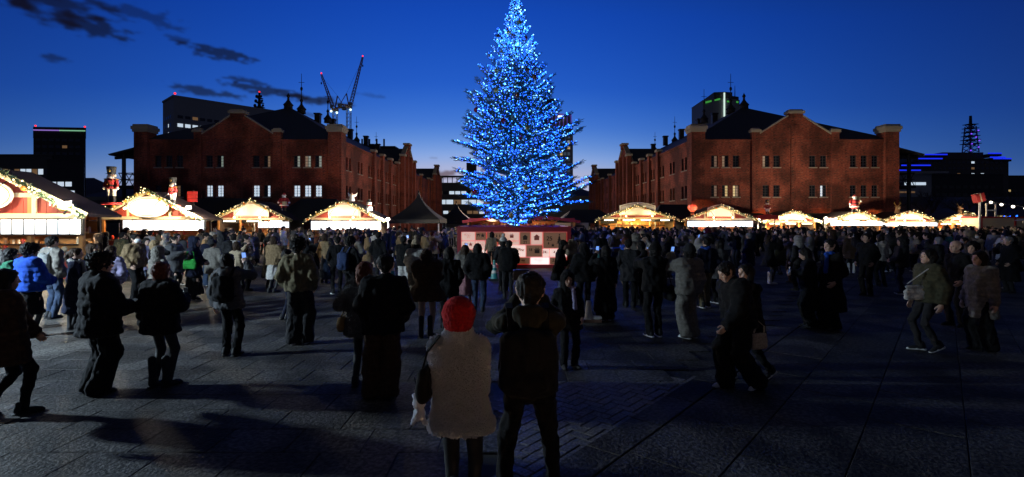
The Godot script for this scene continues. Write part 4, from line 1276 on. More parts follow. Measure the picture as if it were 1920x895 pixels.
	part("lamp_bulb", MB.new().ball(Vector3(0.1, 3.0, 0.8), Vector3.ONE * 0.05, 8, 6).mesh(), mats["sign lamp"], o)
	part("lamp_arm", MB.new().beam(Vector3(0, 3.0, -0.1), Vector3(0.1, 2.94, 0.8), 0.03).mesh(), mats["black iron"], o)
	# the cold street lamp whose light crosses the left foreground; it stands just outside the picture
	o = thing("street_lamp", "tall street lamp with a cold white head beyond the left edge", "street lamp", Vector3(-12.6, 0, -7.2))
	part("post", MB.new().lathe([Vector2(0.14, 0), Vector2(0.09, 0.4), Vector2(0.06, 3.3)], 12).mesh(), mats["galvanised"], o)
	part("head", MB.new().span(Vector3(-0.3, 3.3, -0.2), Vector3(0.3, 3.42, 0.2)).mesh(), mats["galvanised"], o)
	part("lamp_panel", MB.new().span(Vector3(-0.27, 3.28, -0.17), Vector3(0.27, 3.299, 0.17)).mesh(), glow("cold lamp", Color(0.75, 0.88, 1.0), 6.0), o)
	lamp_light(o, Vector3(0, 3.2, 0), Color(0.82, 0.92, 1.0), LAMP_COLD, 0.12)

const LAMP_COLD := 260.0

func eave_lamp(label: String, at: Vector3, energy: float, post := false, aim := Vector3(0.5, -0.35, 1.0)) -> void:
	var o := thing("flood_lamp", label, "floodlight", Vector3(at.x, 0, at.z))
	var y := at.y
	if post: part("post", MB.new().tube(Vector3(0, 0, -0.12), Vector3(0, y, -0.12), 0.035, 0.035, 6).mesh(), mats["galvanised"], o)
	else: part("bracket", MB.new().beam(Vector3(-0.3, y - 0.35, -0.2), Vector3(0, y - 0.05, -0.05), 0.05).mesh(), mats["black iron"], o)
	part("housing", MB.new().box(Vector3(0, y, -0.08), Vector3(0.34, 0.2, 0.1), Basis.from_euler(Vector3(0.2, 0, 0.25))).mesh(), mats["black iron"], o)
	part("lamp_glass", MB.new().ball(Vector3(0, y, 0.02), Vector3(0.16, 0.1, 0.06), 10, 6, Basis.from_euler(Vector3(0, 0, 0.25))).mesh(), glow("flood glass", Color(1.0, 0.97, 0.9), 8.0), o)
	lamp_light(o, Vector3(0, y, 0.14), Color(1.0, 0.93, 0.8), energy * (0.9 if post else 0.08), 0.12)
	var l := SpotLight3D.new()
	l.name = "lamp_light"
	o.add_child(l, true)
	l.look_at_from_position(Vector3(0, y, 0.16), Vector3(0, y, 0.16) + aim, Vector3.UP)
	l.light_color = Color(1.0, 0.8, 0.58)
	l.light_energy = energy
	l.spot_angle = 70
	l.spot_angle_attenuation = 0.6
	l.spot_range = 60
	l.spot_attenuation = 2
	l.light_size = 0.12
	l.shadow_enabled = true

# ---------------------------------------------------------------- figures on the stall roofs
func toy_soldier(label: String, at: Vector3, tall: float, yaw := 0.0) -> void:
	var o := thing("toy_soldier", label, "figure", at, yaw, "painted figures on the stall roofs")
	o.scale = Vector3.ONE * tall / 2.2
	var red: StandardMaterial3D = mats["red cloth"]
	part("plinth", MB.new().lathe([Vector2(0.5, 0), Vector2(0.5, 0.1), Vector2(0.42, 0.13), Vector2(0, 0.13)], 16).mesh(), red, o)
	for s in [-1, 1]:
		var x: float = s * 0.13
		part("boot", MB.new().lathe([Vector2(0.12, 0.13), Vector2(0.12, 0.22), Vector2(0.1, 0.5), Vector2(0, 0.5)], 10, Vector3(x, 0, 0.02)).mesh(), mats["black iron"], o)
		part("leg", MB.new().lathe([Vector2(0.1, 0.5), Vector2(0.14, 0.95), Vector2(0, 1.0)], 10, Vector3(x, 0, 0)).mesh(), mats["white board"], o)
		part("sleeve", MB.new().tube(Vector3(s * 0.27, 1.42, 0), Vector3(s * 0.34, 1.02, 0.06), 0.1, 0.085, 10).mesh(), red, o)
		part("glove", MB.new().ball(Vector3(s * 0.35, 0.95, 0.07), Vector3(0.09, 0.1, 0.09), 10, 6).mesh(), mats["white board"], o)
		part("epaulette", MB.new().ball(Vector3(s * 0.27, 1.47, 0), Vector3(0.14, 0.05, 0.13), 10, 6).mesh(), mats["gold"], o)
	part("tunic", MB.new().lathe([Vector2(0.24, 0.9), Vector2(0.27, 0.93), Vector2(0.22, 1.12), Vector2(0.27, 1.38), Vector2(0.2, 1.5), Vector2(0, 1.52)], 16).mesh(), red, o)
	part("belt", MB.new().lathe([Vector2(0.232, 1.06), Vector2(0.236, 1.14)], 16).mesh(), mats["black iron"], o)
	var sash := MB.new()
	for s in [-1, 1]: sash.beam(Vector3(s * 0.2, 1.42, 0.2), Vector3(-s * 0.1, 1.14, 0.24), 0.05, 0.03)
	part("sash", sash.mesh(), mats["gold"], o)
	part("head", MB.new().ball(Vector3(0, 1.64, 0), Vector3(0.2, 0.19, 0.18), 14, 10).mesh(), mats["skin"], o)
	part("beard", MB.new().ball(Vector3(0, 1.56, 0.1), Vector3(0.2, 0.12, 0.12), 12, 8).mesh(), mats["white board"], o)
	part("hair", MB.new().ball(Vector3(0, 1.66, -0.06), Vector3(0.24, 0.15, 0.16), 12, 8).mesh(), mats["white board"], o)
	part("shako", MB.new().lathe([Vector2(0.19, 1.74), Vector2(0.2, 1.78), Vector2(0.25, 2.18), Vector2(0.22, 2.2), Vector2(0, 2.2)], 16).mesh(), mats["black iron"], o)
	part("plate", MB.new().ball(Vector3(0, 1.95, 0.2), Vector3(0.1, 0.12, 0.04), 10, 6).mesh(), mats["gold"], o)
	part("visor", MB.new().box(Vector3(0, 1.77, 0.18), Vector3(0.3, 0.03, 0.14)).mesh(), mats["black iron"], o)

func santa(label: String, at: Vector3, tall: float, yaw := 0.0, sack := false) -> void:
	var o := thing("santa_figure", label, "figure", at, yaw, "painted figures on the stall roofs")
	o.scale = Vector3.ONE * tall / 1.75
	var red: StandardMaterial3D = mats["red cloth"]
	var white: StandardMaterial3D = mats["white board"]
	for s in [-1, 1]:
		part("boot", MB.new().lathe([Vector2(0.13, 0), Vector2(0.13, 0.1), Vector2(0.11, 0.32), Vector2(0, 0.33)], 10, Vector3(s * 0.15, 0, 0.02)).mesh(), mats["black iron"], o)
		part("leg", MB.new().lathe([Vector2(0.13, 0.33), Vector2(0.17, 0.65), Vector2(0, 0.68)], 10, Vector3(s * 0.14, 0, 0)).mesh(), red, o)
		part("sleeve", MB.new().tube(Vector3(s * 0.28, 1.18, 0), Vector3(s * 0.46, 0.86 if s < 0 or not sack else 1.05, 0.18), 0.12, 0.1, 10).mesh(), red, o)
		part("mitten", MB.new().ball(Vector3(s * 0.49, 0.8 if s < 0 or not sack else 1.08, 0.22), Vector3(0.1, 0.1, 0.1), 10, 6).mesh(), white, o)
	part("coat", MB.new().lathe([Vector2(0.36, 0.52), Vector2(0.38, 0.6), Vector2(0.36, 0.85), Vector2(0.32, 1.1), Vector2(0.2, 1.3), Vector2(0, 1.32)], 16).mesh(), red, o)
	part("fur_hem", MB.new().lathe([Vector2(0.3, 0.49), Vector2(0.41, 0.5), Vector2(0.41, 0.6), Vector2(0.36, 0.61)], 16).mesh(), white, o)
	part("belt", MB.new().lathe([Vector2(0.365, 0.8), Vector2(0.36, 0.88)], 16).mesh(), mats["black iron"], o)
	part("head", MB.new().ball(Vector3(0, 1.42, 0.02), Vector3(0.17, 0.17, 0.16), 12, 9).mesh(), mats["skin"], o)
	part("beard", MB.new().ball(Vector3(0, 1.32, 0.11), Vector3(0.18, 0.18, 0.1), 12, 8).mesh(), white, o)
	part("hat", MB.new().lathe([Vector2(0.19, 1.5), Vector2(0.15, 1.62), Vector2(0.06, 1.75), Vector2(0, 1.78)], 12).mesh(), red, o)
	part("hat_brim", MB.new().lathe([Vector2(0.17, 1.46), Vector2(0.21, 1.48), Vector2(0.21, 1.54), Vector2(0.17, 1.55)], 12).mesh(), white, o)
	if sack: part("sack", MB.new().ball(Vector3(0.34, 1.15, -0.26), Vector3(0.34, 0.42, 0.3), 12, 9).mesh(), mat("sackcloth", lin(0.4, 0.28, 0.15), 0.9), o)
	else: part("gift_box", MB.new().box(Vector3(0.1, 0.72, 0.42), Vector3(0.4, 0.34, 0.28)).mesh(), mats["cream trim"], o)

func snowman(label: String, at: Vector3, tall: float) -> void:
	var o := thing("snowman_figure", label, "figure", at, 0, "painted figures on the stall roofs")
	o.scale = Vector3.ONE * tall / 1.2
	var white: StandardMaterial3D = mats["white board"]
	part("body", MB.new().lathe([Vector2(0.0, 0), Vector2(0.3, 0.05), Vector2(0.37, 0.3), Vector2(0.3, 0.55), Vector2(0.2, 0.62), Vector2(0.26, 0.75), Vector2(0.24, 0.92), Vector2(0.12, 1.02), Vector2(0, 1.03)], 16).mesh(), white, o)
	part("scarf", MB.new().lathe([Vector2(0.22, 0.58), Vector2(0.27, 0.62), Vector2(0.24, 0.68)], 14).mesh(), mats["red cloth"], o)
	part("nose", MB.new().tube(Vector3(0, 0.83, 0.22), Vector3(0, 0.81, 0.42), 0.04, 0.005, 8).mesh(), mats["orange timber"], o)
	part("hat", MB.new().lathe([Vector2(0.27, 0.98), Vector2(0.27, 1.01), Vector2(0.17, 1.02), Vector2(0.18, 1.24), Vector2(0, 1.24)], 14).mesh(), mats["black iron"], o)
	for s in [-1, 1]:
		part("arm", MB.new().beam(Vector3(s * 0.25, 0.5, 0.05), Vector3(s * 0.62, 0.72, 0.1), 0.04).mesh(), mats["dark timber"], o)
		part("coal_eye", MB.new().ball(Vector3(s * 0.09, 0.9, 0.21), Vector3.ONE * 0.03, 8, 5).mesh(), mats["black iron"], o)

func build_figures() -> void:
	toy_soldier("large toy soldier in a tall black hat left of the oval sign", Vector3(-23.8, 3.12, -30.2), 2.25, 0.1)
	toy_soldier("small toy soldier in grey trousers right of the oval sign", Vector3(-20.7, 3.05, -31.0), 1.75, -0.3)
	santa("red Santa figure holding a cream parcel over the third left stall", Vector3(-19.2, 3.0, -42.6), 1.5, 0.3)
	snowman("white snowman figure over the fourth left stall", Vector3(-12.0, 2.95, -42.2), 0.95)
	# angel
	var o := thing("angel_figure", "white winged angel figure at the peak left of the snowman", "figure", Vector3(-13.3, 3.78, -41.8), 0, "painted figures on the stall roofs")
	part("gown", MB.new().lathe([Vector2(0.26, 0), Vector2(0.15, 0.4), Vector2(0.1, 0.5), Vector2(0, 0.52)], 14).mesh(), mats["white board"], o)
	part("head", MB.new().ball(Vector3(0, 0.6, 0), Vector3.ONE * 0.1, 10, 8).mesh(), mats["skin"], o)
	for s in [-1, 1]: part("wing", MB.new().plate([Vector2(0, 0), Vector2(0.28, 0.12), Vector2(0.4, 0.42), Vector2(0.2, 0.3), Vector2(0.02, 0.25)], 0.04, Transform3D(Basis(Vector3(0, s * 0.4, 0).normalized(), 0.35) * Basis.from_scale(Vector3(s, 1, 1)), Vector3(s * 0.05, 0.28, -0.08))).mesh(), mats["white board"], o)
	# balloon basket, glowing red
	o = thing("balloon_lantern", "glowing red balloon shaped lantern on the roof before the warehouse corner", "lantern", Vector3(17.5, 2.75, -50.4))
	part("lamp_globe", MB.new().lathe([Vector2(0.14, 0.3), Vector2(0.42, 0.58), Vector2(0.47, 0.78), Vector2(0.34, 0.98), Vector2(0, 1.05)], 16).mesh(), glow("red lantern", Color(1.0, 0.25, 0.1), 0.7), o)
	var rib := MB.new()
	for k in 8:
		var a := TAU * k / 8
		var prev := Vector3(cos(a) * 0.17, 0.3, sin(a) * 0.17)
		for q in [[0.43, 0.58], [0.48, 0.78], [0.35, 0.99], [0.02, 1.06]]:
			var nx := Vector3(cos(a) * q[0], q[1], sin(a) * q[0])
			rib.beam(prev, nx, 0.03)
			prev = nx
	part("rib", rib.mesh(), mats["gold"], o)
	part("basket", MB.new().lathe([Vector2(0.16, 0), Vector2(0.2, 0.22), Vector2(0.0, 0.22)], 10).mesh(), mats["orange timber"], o)
	lamp_light(o, Vector3(0, 0.75, 0.75), Color(1, 0.3, 0.12), 1.0, 0.3)
	# soldier on a post over a red awning, Santa with a sack, reindeer heads
	toy_soldier("toy soldier standing on the red ledge between two right stalls", Vector3(25.2, 2.75, -51.0), 1.55, -0.4)
	o = thing("red_ledge", "red cloth covered ledge carrying the toy soldier between two right stalls", "ledge", Vector3(25.0, 0, -51.0))
	part("ledge", MB.new().span(Vector3(-1.0, 2.35, -0.5), Vector3(1.0, 2.75, 0.5)).mesh(), mats["red cloth"], o)
	for s in [-1, 1]: part("post", MB.new().span(Vector3(s * 0.9 - 0.05, 0, -0.05), Vector3(s * 0.9 + 0.05, 2.349, 0.05)).mesh(), mats["dark timber"], o)
	santa("Santa figure with a sack on his shoulder on the right stalls' roof", Vector3(34.0, 3.05, -51.2), 1.75, -0.2, true)
	for q in [[38.6, 2.95, -51.6, 0.95, "gold reindeer head at the warehouse's right corner"], [45.8, 3.0, -52.6, 0.85, "brown reindeer head over the last right stall"]]:
		o = thing("reindeer_head", q[4], "figure", Vector3(q[0], q[1], q[2]), 0, "painted figures on the stall roofs")
		o.scale = Vector3.ONE * q[3]
		var fur := mat("reindeer brown", lin(0.4, 0.24, 0.12), 0.7)
		part("neck", MB.new().lathe([Vector2(0.3, 0), Vector2(0.2, 0.35), Vector2(0.17, 0.5)], 12).mesh(), fur, o)
		part("head", MB.new().ball(Vector3(0, 0.6, 0.08), Vector3(0.2, 0.21, 0.24), 12, 9).mesh(), fur, o)
		part("muzzle", MB.new().ball(Vector3(0, 0.52, 0.3), Vector3(0.12, 0.1, 0.14), 10, 8).mesh(), mats["cream trim"], o)
		part("nose", MB.new().ball(Vector3(0, 0.56, 0.43), Vector3.ONE * 0.05, 8, 6).mesh(), mats["red cloth"], o)
		for s in [-1, 1]:
			part("ear", MB.new().ball(Vector3(s * 0.24, 0.68, 0), Vector3(0.12, 0.05, 0.05), 8, 6).mesh(), fur, o)
			var an := MB.new()
			an.tube(Vector3(s * 0.1, 0.76, 0), Vector3(s * 0.28, 1.0, 0), 0.03, 0.025, 6)
			an.tube(Vector3(s * 0.28, 1.0, 0), Vector3(s * 0.3, 1.2, 0), 0.025, 0.012, 6)
			an.tube(Vector3(s * 0.28, 1.0, 0), Vector3(s * 0.45, 1.08, 0), 0.025, 0.012, 6)
			part("antler", an.mesh(), mats["gold"], o)

# ---------------------------------------------------------------- calendar box
func text_mesh(t: String, size: float, font := "Droid Serif", depth := 0.004) -> TextMesh:
	var f := SystemFont.new()
	f.font_names = PackedStringArray([font])
	f.font_weight = 700
	var m := TextMesh.new()
	m.text = t
	m.font = f
	m.font_size = 64
	m.pixel_size = size / 64.0
	m.depth = depth
	m.curve_step = 4.0
	return m

func motif(o: Node3D, kind: String, c: Vector3, s: float, m: Material) -> void:
	var mb := MB.new()
	var d := 0.004
	match kind:
		"star":
			var p := []
			for k in 10: p.append(Vector2(cos(PI / 2 + TAU * k / 10), sin(PI / 2 + TAU * k / 10)) * (s if k % 2 == 0 else s * 0.42))
			mb.plate(p, d, Transform3D(Basis.IDENTITY, c))
		"flake":
			for k in 3:
				var a := Vector3(cos(PI * k / 3), sin(PI * k / 3), 0) * s
				mb.beam(c - a, c + a, s * 0.13, d)
				for q in [-1, 1]:
					for t in [0.45, 0.75]:
						var b := Vector3(cos(PI * k / 3 + 0.9), sin(PI * k / 3 + 0.9), 0) * s * 0.3
						mb.beam(c + a * q * t, c + a * q * t + b * q, s * 0.1, d)
		"tree":
			for k in 4: mb.plate([Vector2(-s * (0.62 - k * 0.13), s * (-0.6 + k * 0.38)), Vector2(s * (0.62 - k * 0.13), s * (-0.6 + k * 0.38)), Vector2(0, s * (0.05 + k * 0.36))], d, Transform3D(Basis.IDENTITY, c + Vector3(0, 0, k * 0.0004)))
			mb.plate([Vector2(-s * 0.1, -s), Vector2(s * 0.1, -s), Vector2(s * 0.1, -s * 0.6), Vector2(-s * 0.1, -s * 0.6)], d, Transform3D(Basis.IDENTITY, c))
		"house":
			mb.plate([Vector2(-s * 0.7, -s * 0.7), Vector2(s * 0.7, -s * 0.7), Vector2(s * 0.7, s * 0.15), Vector2(-s * 0.7, s * 0.15)], d, Transform3D(Basis.IDENTITY, c))
			mb.plate([Vector2(-s * 0.95, s * 0.16), Vector2(s * 0.95, s * 0.16), Vector2(0, s * 0.95)], d, Transform3D(Basis.IDENTITY, c))
		"candles":
			for k in 4:
				var x := s * (-1.8 + k * 1.2)
				mb.plate([Vector2(x - s * 0.2, -s * 0.7), Vector2(x + s * 0.2, -s * 0.7), Vector2(x + s * 0.2, s * 0.2), Vector2(x - s * 0.2, s * 0.2)], d, Transform3D(Basis.IDENTITY, c))
				mb.plate([Vector2(x - s * 0.12, s * 0.3), Vector2(x, s * 0.22), Vector2(x + s * 0.12, s * 0.3), Vector2(x, s * 0.7)], d, Transform3D(Basis.IDENTITY, c))
		"glasses":
			for k in [-1, 1]:
				mb.plate([Vector2(k * s * 0.6 - s * 0.4, s * 0.6), Vector2(k * s * 0.6, -s * 0.05), Vector2(k * s * 0.6 + s * 0.4, s * 0.6)], d, Transform3D(Basis.IDENTITY, c))
				mb.beam(c + Vector3(k * s * 0.6, -s * 0.05, 0), c + Vector3(k * s * 0.6, -s * 0.6, 0), s * 0.08, d)
				mb.beam(c + Vector3(k * s * 0.6 - s * 0.25, -s * 0.62, 0), c + Vector3(k * s * 0.6 + s * 0.25, -s * 0.62, 0), d, s * 0.08)
		"gift":
			mb.plate([Vector2(-s * 0.7, -s * 0.8), Vector2(s * 0.7, -s * 0.8), Vector2(s * 0.7, s * 0.1), Vector2(-s * 0.7, s * 0.1)], d, Transform3D(Basis.IDENTITY, c))
			mb.plate([Vector2(-s * 0.8, s * 0.14), Vector2(s * 0.8, s * 0.14), Vector2(s * 0.8, s * 0.34), Vector2(-s * 0.8, s * 0.34)], d, Transform3D(Basis.IDENTITY, c))
			for k in [-1, 1]: mb.plate([Vector2(0, s * 0.36), Vector2(k * s * 0.5, s * 0.5), Vector2(k * s * 0.35, s * 0.85)], d, Transform3D(Basis.IDENTITY, c))
		"man":
			mb.plate(oval(s * 0.5, s * 0.5, 12), d, Transform3D(Basis.IDENTITY, c + Vector3(0, s * 0.6, 0)))
			mb.plate([Vector2(-s * 0.35, -s * 0.2), Vector2(s * 0.35, -s * 0.2), Vector2(s * 0.25, s * 0.34), Vector2(-s * 0.25, s * 0.34)], d, Transform3D(Basis.IDENTITY, c))
			for k in [-1, 1]:
				mb.beam(c + Vector3(k * s * 0.2, s * 0.2, 0), c + Vector3(k * s * 0.7, s * 0.35, 0), s * 0.16, d)
				mb.beam(c + Vector3(k * s * 0.15, -s * 0.2, 0), c + Vector3(k * s * 0.4, -s * 0.85, 0), s * 0.2, d)
		"sleigh":
			mb.plate([Vector2(-s, -s * 0.3), Vector2(s * 0.7, -s * 0.3), Vector2(s * 0.9, s * 0.3), Vector2(s * 0.2, 0), Vector2(-s * 0.8, s * 0.1)], d, Transform3D(Basis.IDENTITY, c))
			mb.beam(c + Vector3(-s * 1.1, -s * 0.55, 0), c + Vector3(s * 1.1, -s * 0.55, 0), d, s * 0.1)
	part("print", mb.mesh(), m, o)

func build_calendar() -> void:
	# x -2.63 to 2.58, front at d = 23.4, 1.84 high
	var o := thing("calendar_box", "red framed advent calendar box with lit cells under the fir", "advent calendar", Vector3(0, 0, -23.4))
	var L := -2.63
	var Rr := 2.58
	var T := 1.84
	var red: StandardMaterial3D = mats["red frame"]
	var fr := MB.new()
	fr.span(Vector3(L, 0.0, -0.12), Vector3(Rr, 0.15, 0.0))
	fr.span(Vector3(L, T - 0.18, -0.12), Vector3(Rr, T, 0.0))
	fr.span(Vector3(L, 0.15, -0.12), Vector3(L + 0.17, T - 0.18, 0.0))
	fr.span(Vector3(Rr - 0.17, 0.15, -0.12), Vector3(Rr, T - 0.18, 0.0))
	fr.span(Vector3(L - 0.06, T + 0.001, -0.2), Vector3(Rr + 0.06, T + 0.05, 0.07))
	part("frame", fr.mesh(), red, o)
	var bx := MB.new()
	bx.span(Vector3(L, 0, -4.6), Vector3(Rr, T - 0.25, -0.125))
	for q in [[L, L + 0.12], [Rr - 0.12, Rr]]: bx.span(Vector3(q[0], T - 0.249, -4.6), Vector3(q[1], T + 0.08, -0.21))
	bx.span(Vector3(L + 0.121, T - 0.249, -4.6), Vector3(Rr - 0.121, T + 0.08, -4.48))
	part("planter", bx.mesh(), red, o)
	part("soil", MB.new().span(Vector3(L + 0.13, T - 0.24, -4.47), Vector3(Rr - 0.13, T - 0.05, -0.21)).mesh(), mats["dark timber"], o)
	part("backing_light", MB.new().span(Vector3(L + 0.171, 0.151, -0.11), Vector3(Rr - 0.171, T - 0.181, -0.1)).mesh(), glow("red seam light", Color(1.0, 0.13, 0.12), 0.4), o)
	# cells: x0, x1, y0, y1 in metres from the frame's left and top, kind, number, motif
	var cells := [
		[0, .63, 0, .39, "w", "", "flake"], [.65, 1.13, 0, .38, "k", "11", "star"], [1.17, 1.93, 0, .38, "k", "", "candles"], [1.95, 2.66, 0, .40, "w", "", "gift"], [2.68, 3.16, 0, .58, "k", "21", "house"], [3.18, 3.72, 0, .58, "w", "", "house"], [3.75, 4.83, 0, .75, "k", "25", "tree"],
		[0, .62, .42, .78, "w", "7", "star"], [.64, 1.09, .42, .78, "w", "2", "flake"], [1.11, 1.65, .42, .77, "k", "16", "glasses"], [1.67, 1.94, .42, .59, "k", "8", ""], [1.96, 2.66, .42, .59, "w", "", "star"],
		[1.67, 2.95, .61, 1.15, "a", "", ""], [2.97, 3.70, .60, 1.14, "k", "18", "gift"], [3.72, 4.03, .77, 1.14, "w", "24", "flake"], [4.05, 4.83, .77, 1.14, "w", "4", "man"],
		[0, .55, .80, 1.2, "k", "3", "man"], [.57, 1.15, .80, 1.2, "w", "9", "tree"], [1.17, 1.65, .80, 1.42, "k", "14", "man"], [0, .75, 1.22, 1.49, "w", "12", ""], [.77, 1.15, 1.22, 1.49, "k", "5", ""],
		[1.67, 2.5, 1.17, 1.49, "w", "6", "star"], [2.52, 3.14, 1.17, 1.47, "k", "", "sleigh"], [3.16, 4.03, 1.17, 1.49, "w", "", "flake"], [4.05, 4.83, 1.17, 1.49, "k", "22", "tree"]]
	var x0 := L + 0.19
	var y0 := T - 0.19
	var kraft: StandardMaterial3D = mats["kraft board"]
	for c in cells:
		var a := Vector3(x0 + c[0] + 0.012, y0 - c[3] + 0.012, -0.098)
		var b := Vector3(x0 + c[1] - 0.012, y0 - c[2] - 0.012, -0.03)
		var w: float = c[1] - c[0]
		var h: float = c[3] - c[2]
		var mid := Vector3((a.x + b.x) / 2, (a.y + b.y) / 2, -0.026)
		var white: bool = c[4] != "k"
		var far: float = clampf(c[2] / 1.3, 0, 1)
		var cell := part("lit_panel_light" if white else "kraft_panel_added_glow", MB.new().span(a, b).mesh(), glow("calendar white %d" % int(far * 3), Color(1.0, 0.78 + 0.14 * far, 0.69 + 0.22 * far), 0.55 + 0.6 * far) if white else kraft, o)  # kraft cells are no lamps, their glow is added
		var ink: Material = mats["red print"] if white else mats["kraft print"]
		if c[6] != "":
			var s := minf(w, h) * 0.3
			motif(cell, c[6], mid + Vector3(w * (0.18 if c[5] != "" and c[6] != "house" else 0.0), (-0.02 if c[6] == "tree" else 0.03), 0), s, ink)
			if c[6] == "flake" or c[6] == "star": motif(cell, c[6], mid + Vector3(-w * 0.22, h * 0.2, 0), s * 0.5, ink)
		if c[5] != "":
			var t := part("number", text_mesh(c[5], 0.17 if c[5] != "25" else 0.26, "Droid Sans"), ink, cell, Transform3D(Basis.IDENTITY, mid + Vector3(-w * 0.24 if c[6] != "house" else 0.0, (h * 0.1 if c[6] != "house" else -h * 0.32), -0.002)))
			t.set_meta("label", "number %s" % c[5])
		if c[5] == "25":
			motif(cell, "man", mid + Vector3(-0.3, -0.17, 0), 0.1, ink)
			motif(cell, "gift", mid + Vector3(-0.1, -0.22, 0), 0.08, ink)
			motif(cell, "star", mid + Vector3(0.2, 0.26, 0), 0.05, ink)
			var ring := MB.new()
			var k := [Vector2(-.46, -.3), Vector2(.46, -.3), Vector2(.5, -.25), Vector2(.5, .25), Vector2(.46, .3), Vector2(-.46, .3), Vector2(-.5, .25), Vector2(-.5, -.25)]
			for i in 8: ring.beam(mid + Vector3(k[i].x, k[i].y, 0), mid + Vector3(k[(i + 1) % 8].x, k[(i + 1) % 8].y, 0), 0.012, 0.004)
			part("border", ring.mesh(), ink, cell)
		if c[4] == "a":
			var word := "ADVENT CALENDAR"
			for i in word.length():
				if word[i] == " ": continue
				var u := (i - 7.0) / 7.5
				part("letter", text_mesh(word[i], 0.135), mats["red print"], cell, Transform3D(Basis(Vector3.BACK, -u * 0.35), mid + Vector3(u * 0.56, 0.02 + 0.1 * cos(u * 1.4), 0.0)))
			motif(cell, "star", mid + Vector3(0, -0.14, 0), 0.06, mats["red print"])
	# its light on the paving in front
	var al := AreaLight3D.new()
	al.name = "panel_light"
	al.area_size = Vector2(4.6, 1.3)
	al.position = Vector3(0, 0.95, 0.05)
	al.rotation.y = PI
	al.light_color = Color(1.0, 0.6, 0.5)
	al.light_energy = 0.35
	al.area_range = 40
	al.shadow_enabled = true
	o.add_child(al)

# ---------------------------------------------------------------- the fir
func fir_radius(y: float) -> float:
	var t := [[1.95, 0.9], [2.25, 1.8], [2.6, 2.6], [3.2, 3.05], [3.8, 3.15], [4.6, 3.15], [5.5, 3.0], [6.6, 2.5], [8.0, 2.05], [9.3, 1.6], [10.6, 1.08], [12.0, 0.56], [13.0, 0.2], [13.6, 0.08]]
	for k in t.size() - 1:
		if y <= t[k + 1][0]: return lerpf(t[k][1], t[k + 1][1], clampf((y - t[k][0]) / (t[k + 1][0] - t[k][0]), 0, 1))
	return 0.05

func spray_mesh(sd: int) -> ArrayMesh:                               # a flat fir twig: a stem, side shoots, needles; 1 m long along +Z
	var r := RandomNumberGenerator.new()
	r.seed = sd
	var mb := MB.new()
	var shoot := func(a: Vector3, b: Vector3, n: int, l: float) -> void:
		mb.beam(a, b, 0.018)
		var f := (b - a).normalized()
		var x := f.cross(Vector3.UP).normalized()
		for k in n:
			var p := a.lerp(b, (k + 0.3) / n)
			for s in [-1, 1]:
				var d: Vector3 = (x * s + f * 0.8 + Vector3.UP * r.randf_range(-0.1, 0.75)).normalized() * l * r.randf_range(0.8, 1.2)
				var w := f * 0.016
				mb.tri(p - w, p + w, p + d)
	shoot.call(Vector3.ZERO, Vector3(0, 0.06, 1.0), 16, 0.12)
	for k in 3:
		for s in [-1, 1]:
			var z := 0.2 + k * 0.24 + r.randf_range(-0.05, 0.05)
			var l := 0.42 - k * 0.09
			shoot.call(Vector3(0, 0.02, z), Vector3(s * l * 0.8, 0.02 + r.randf_range(-0.08, 0.1), z + l * 0.72), 7, 0.1)
	return mb.mesh()

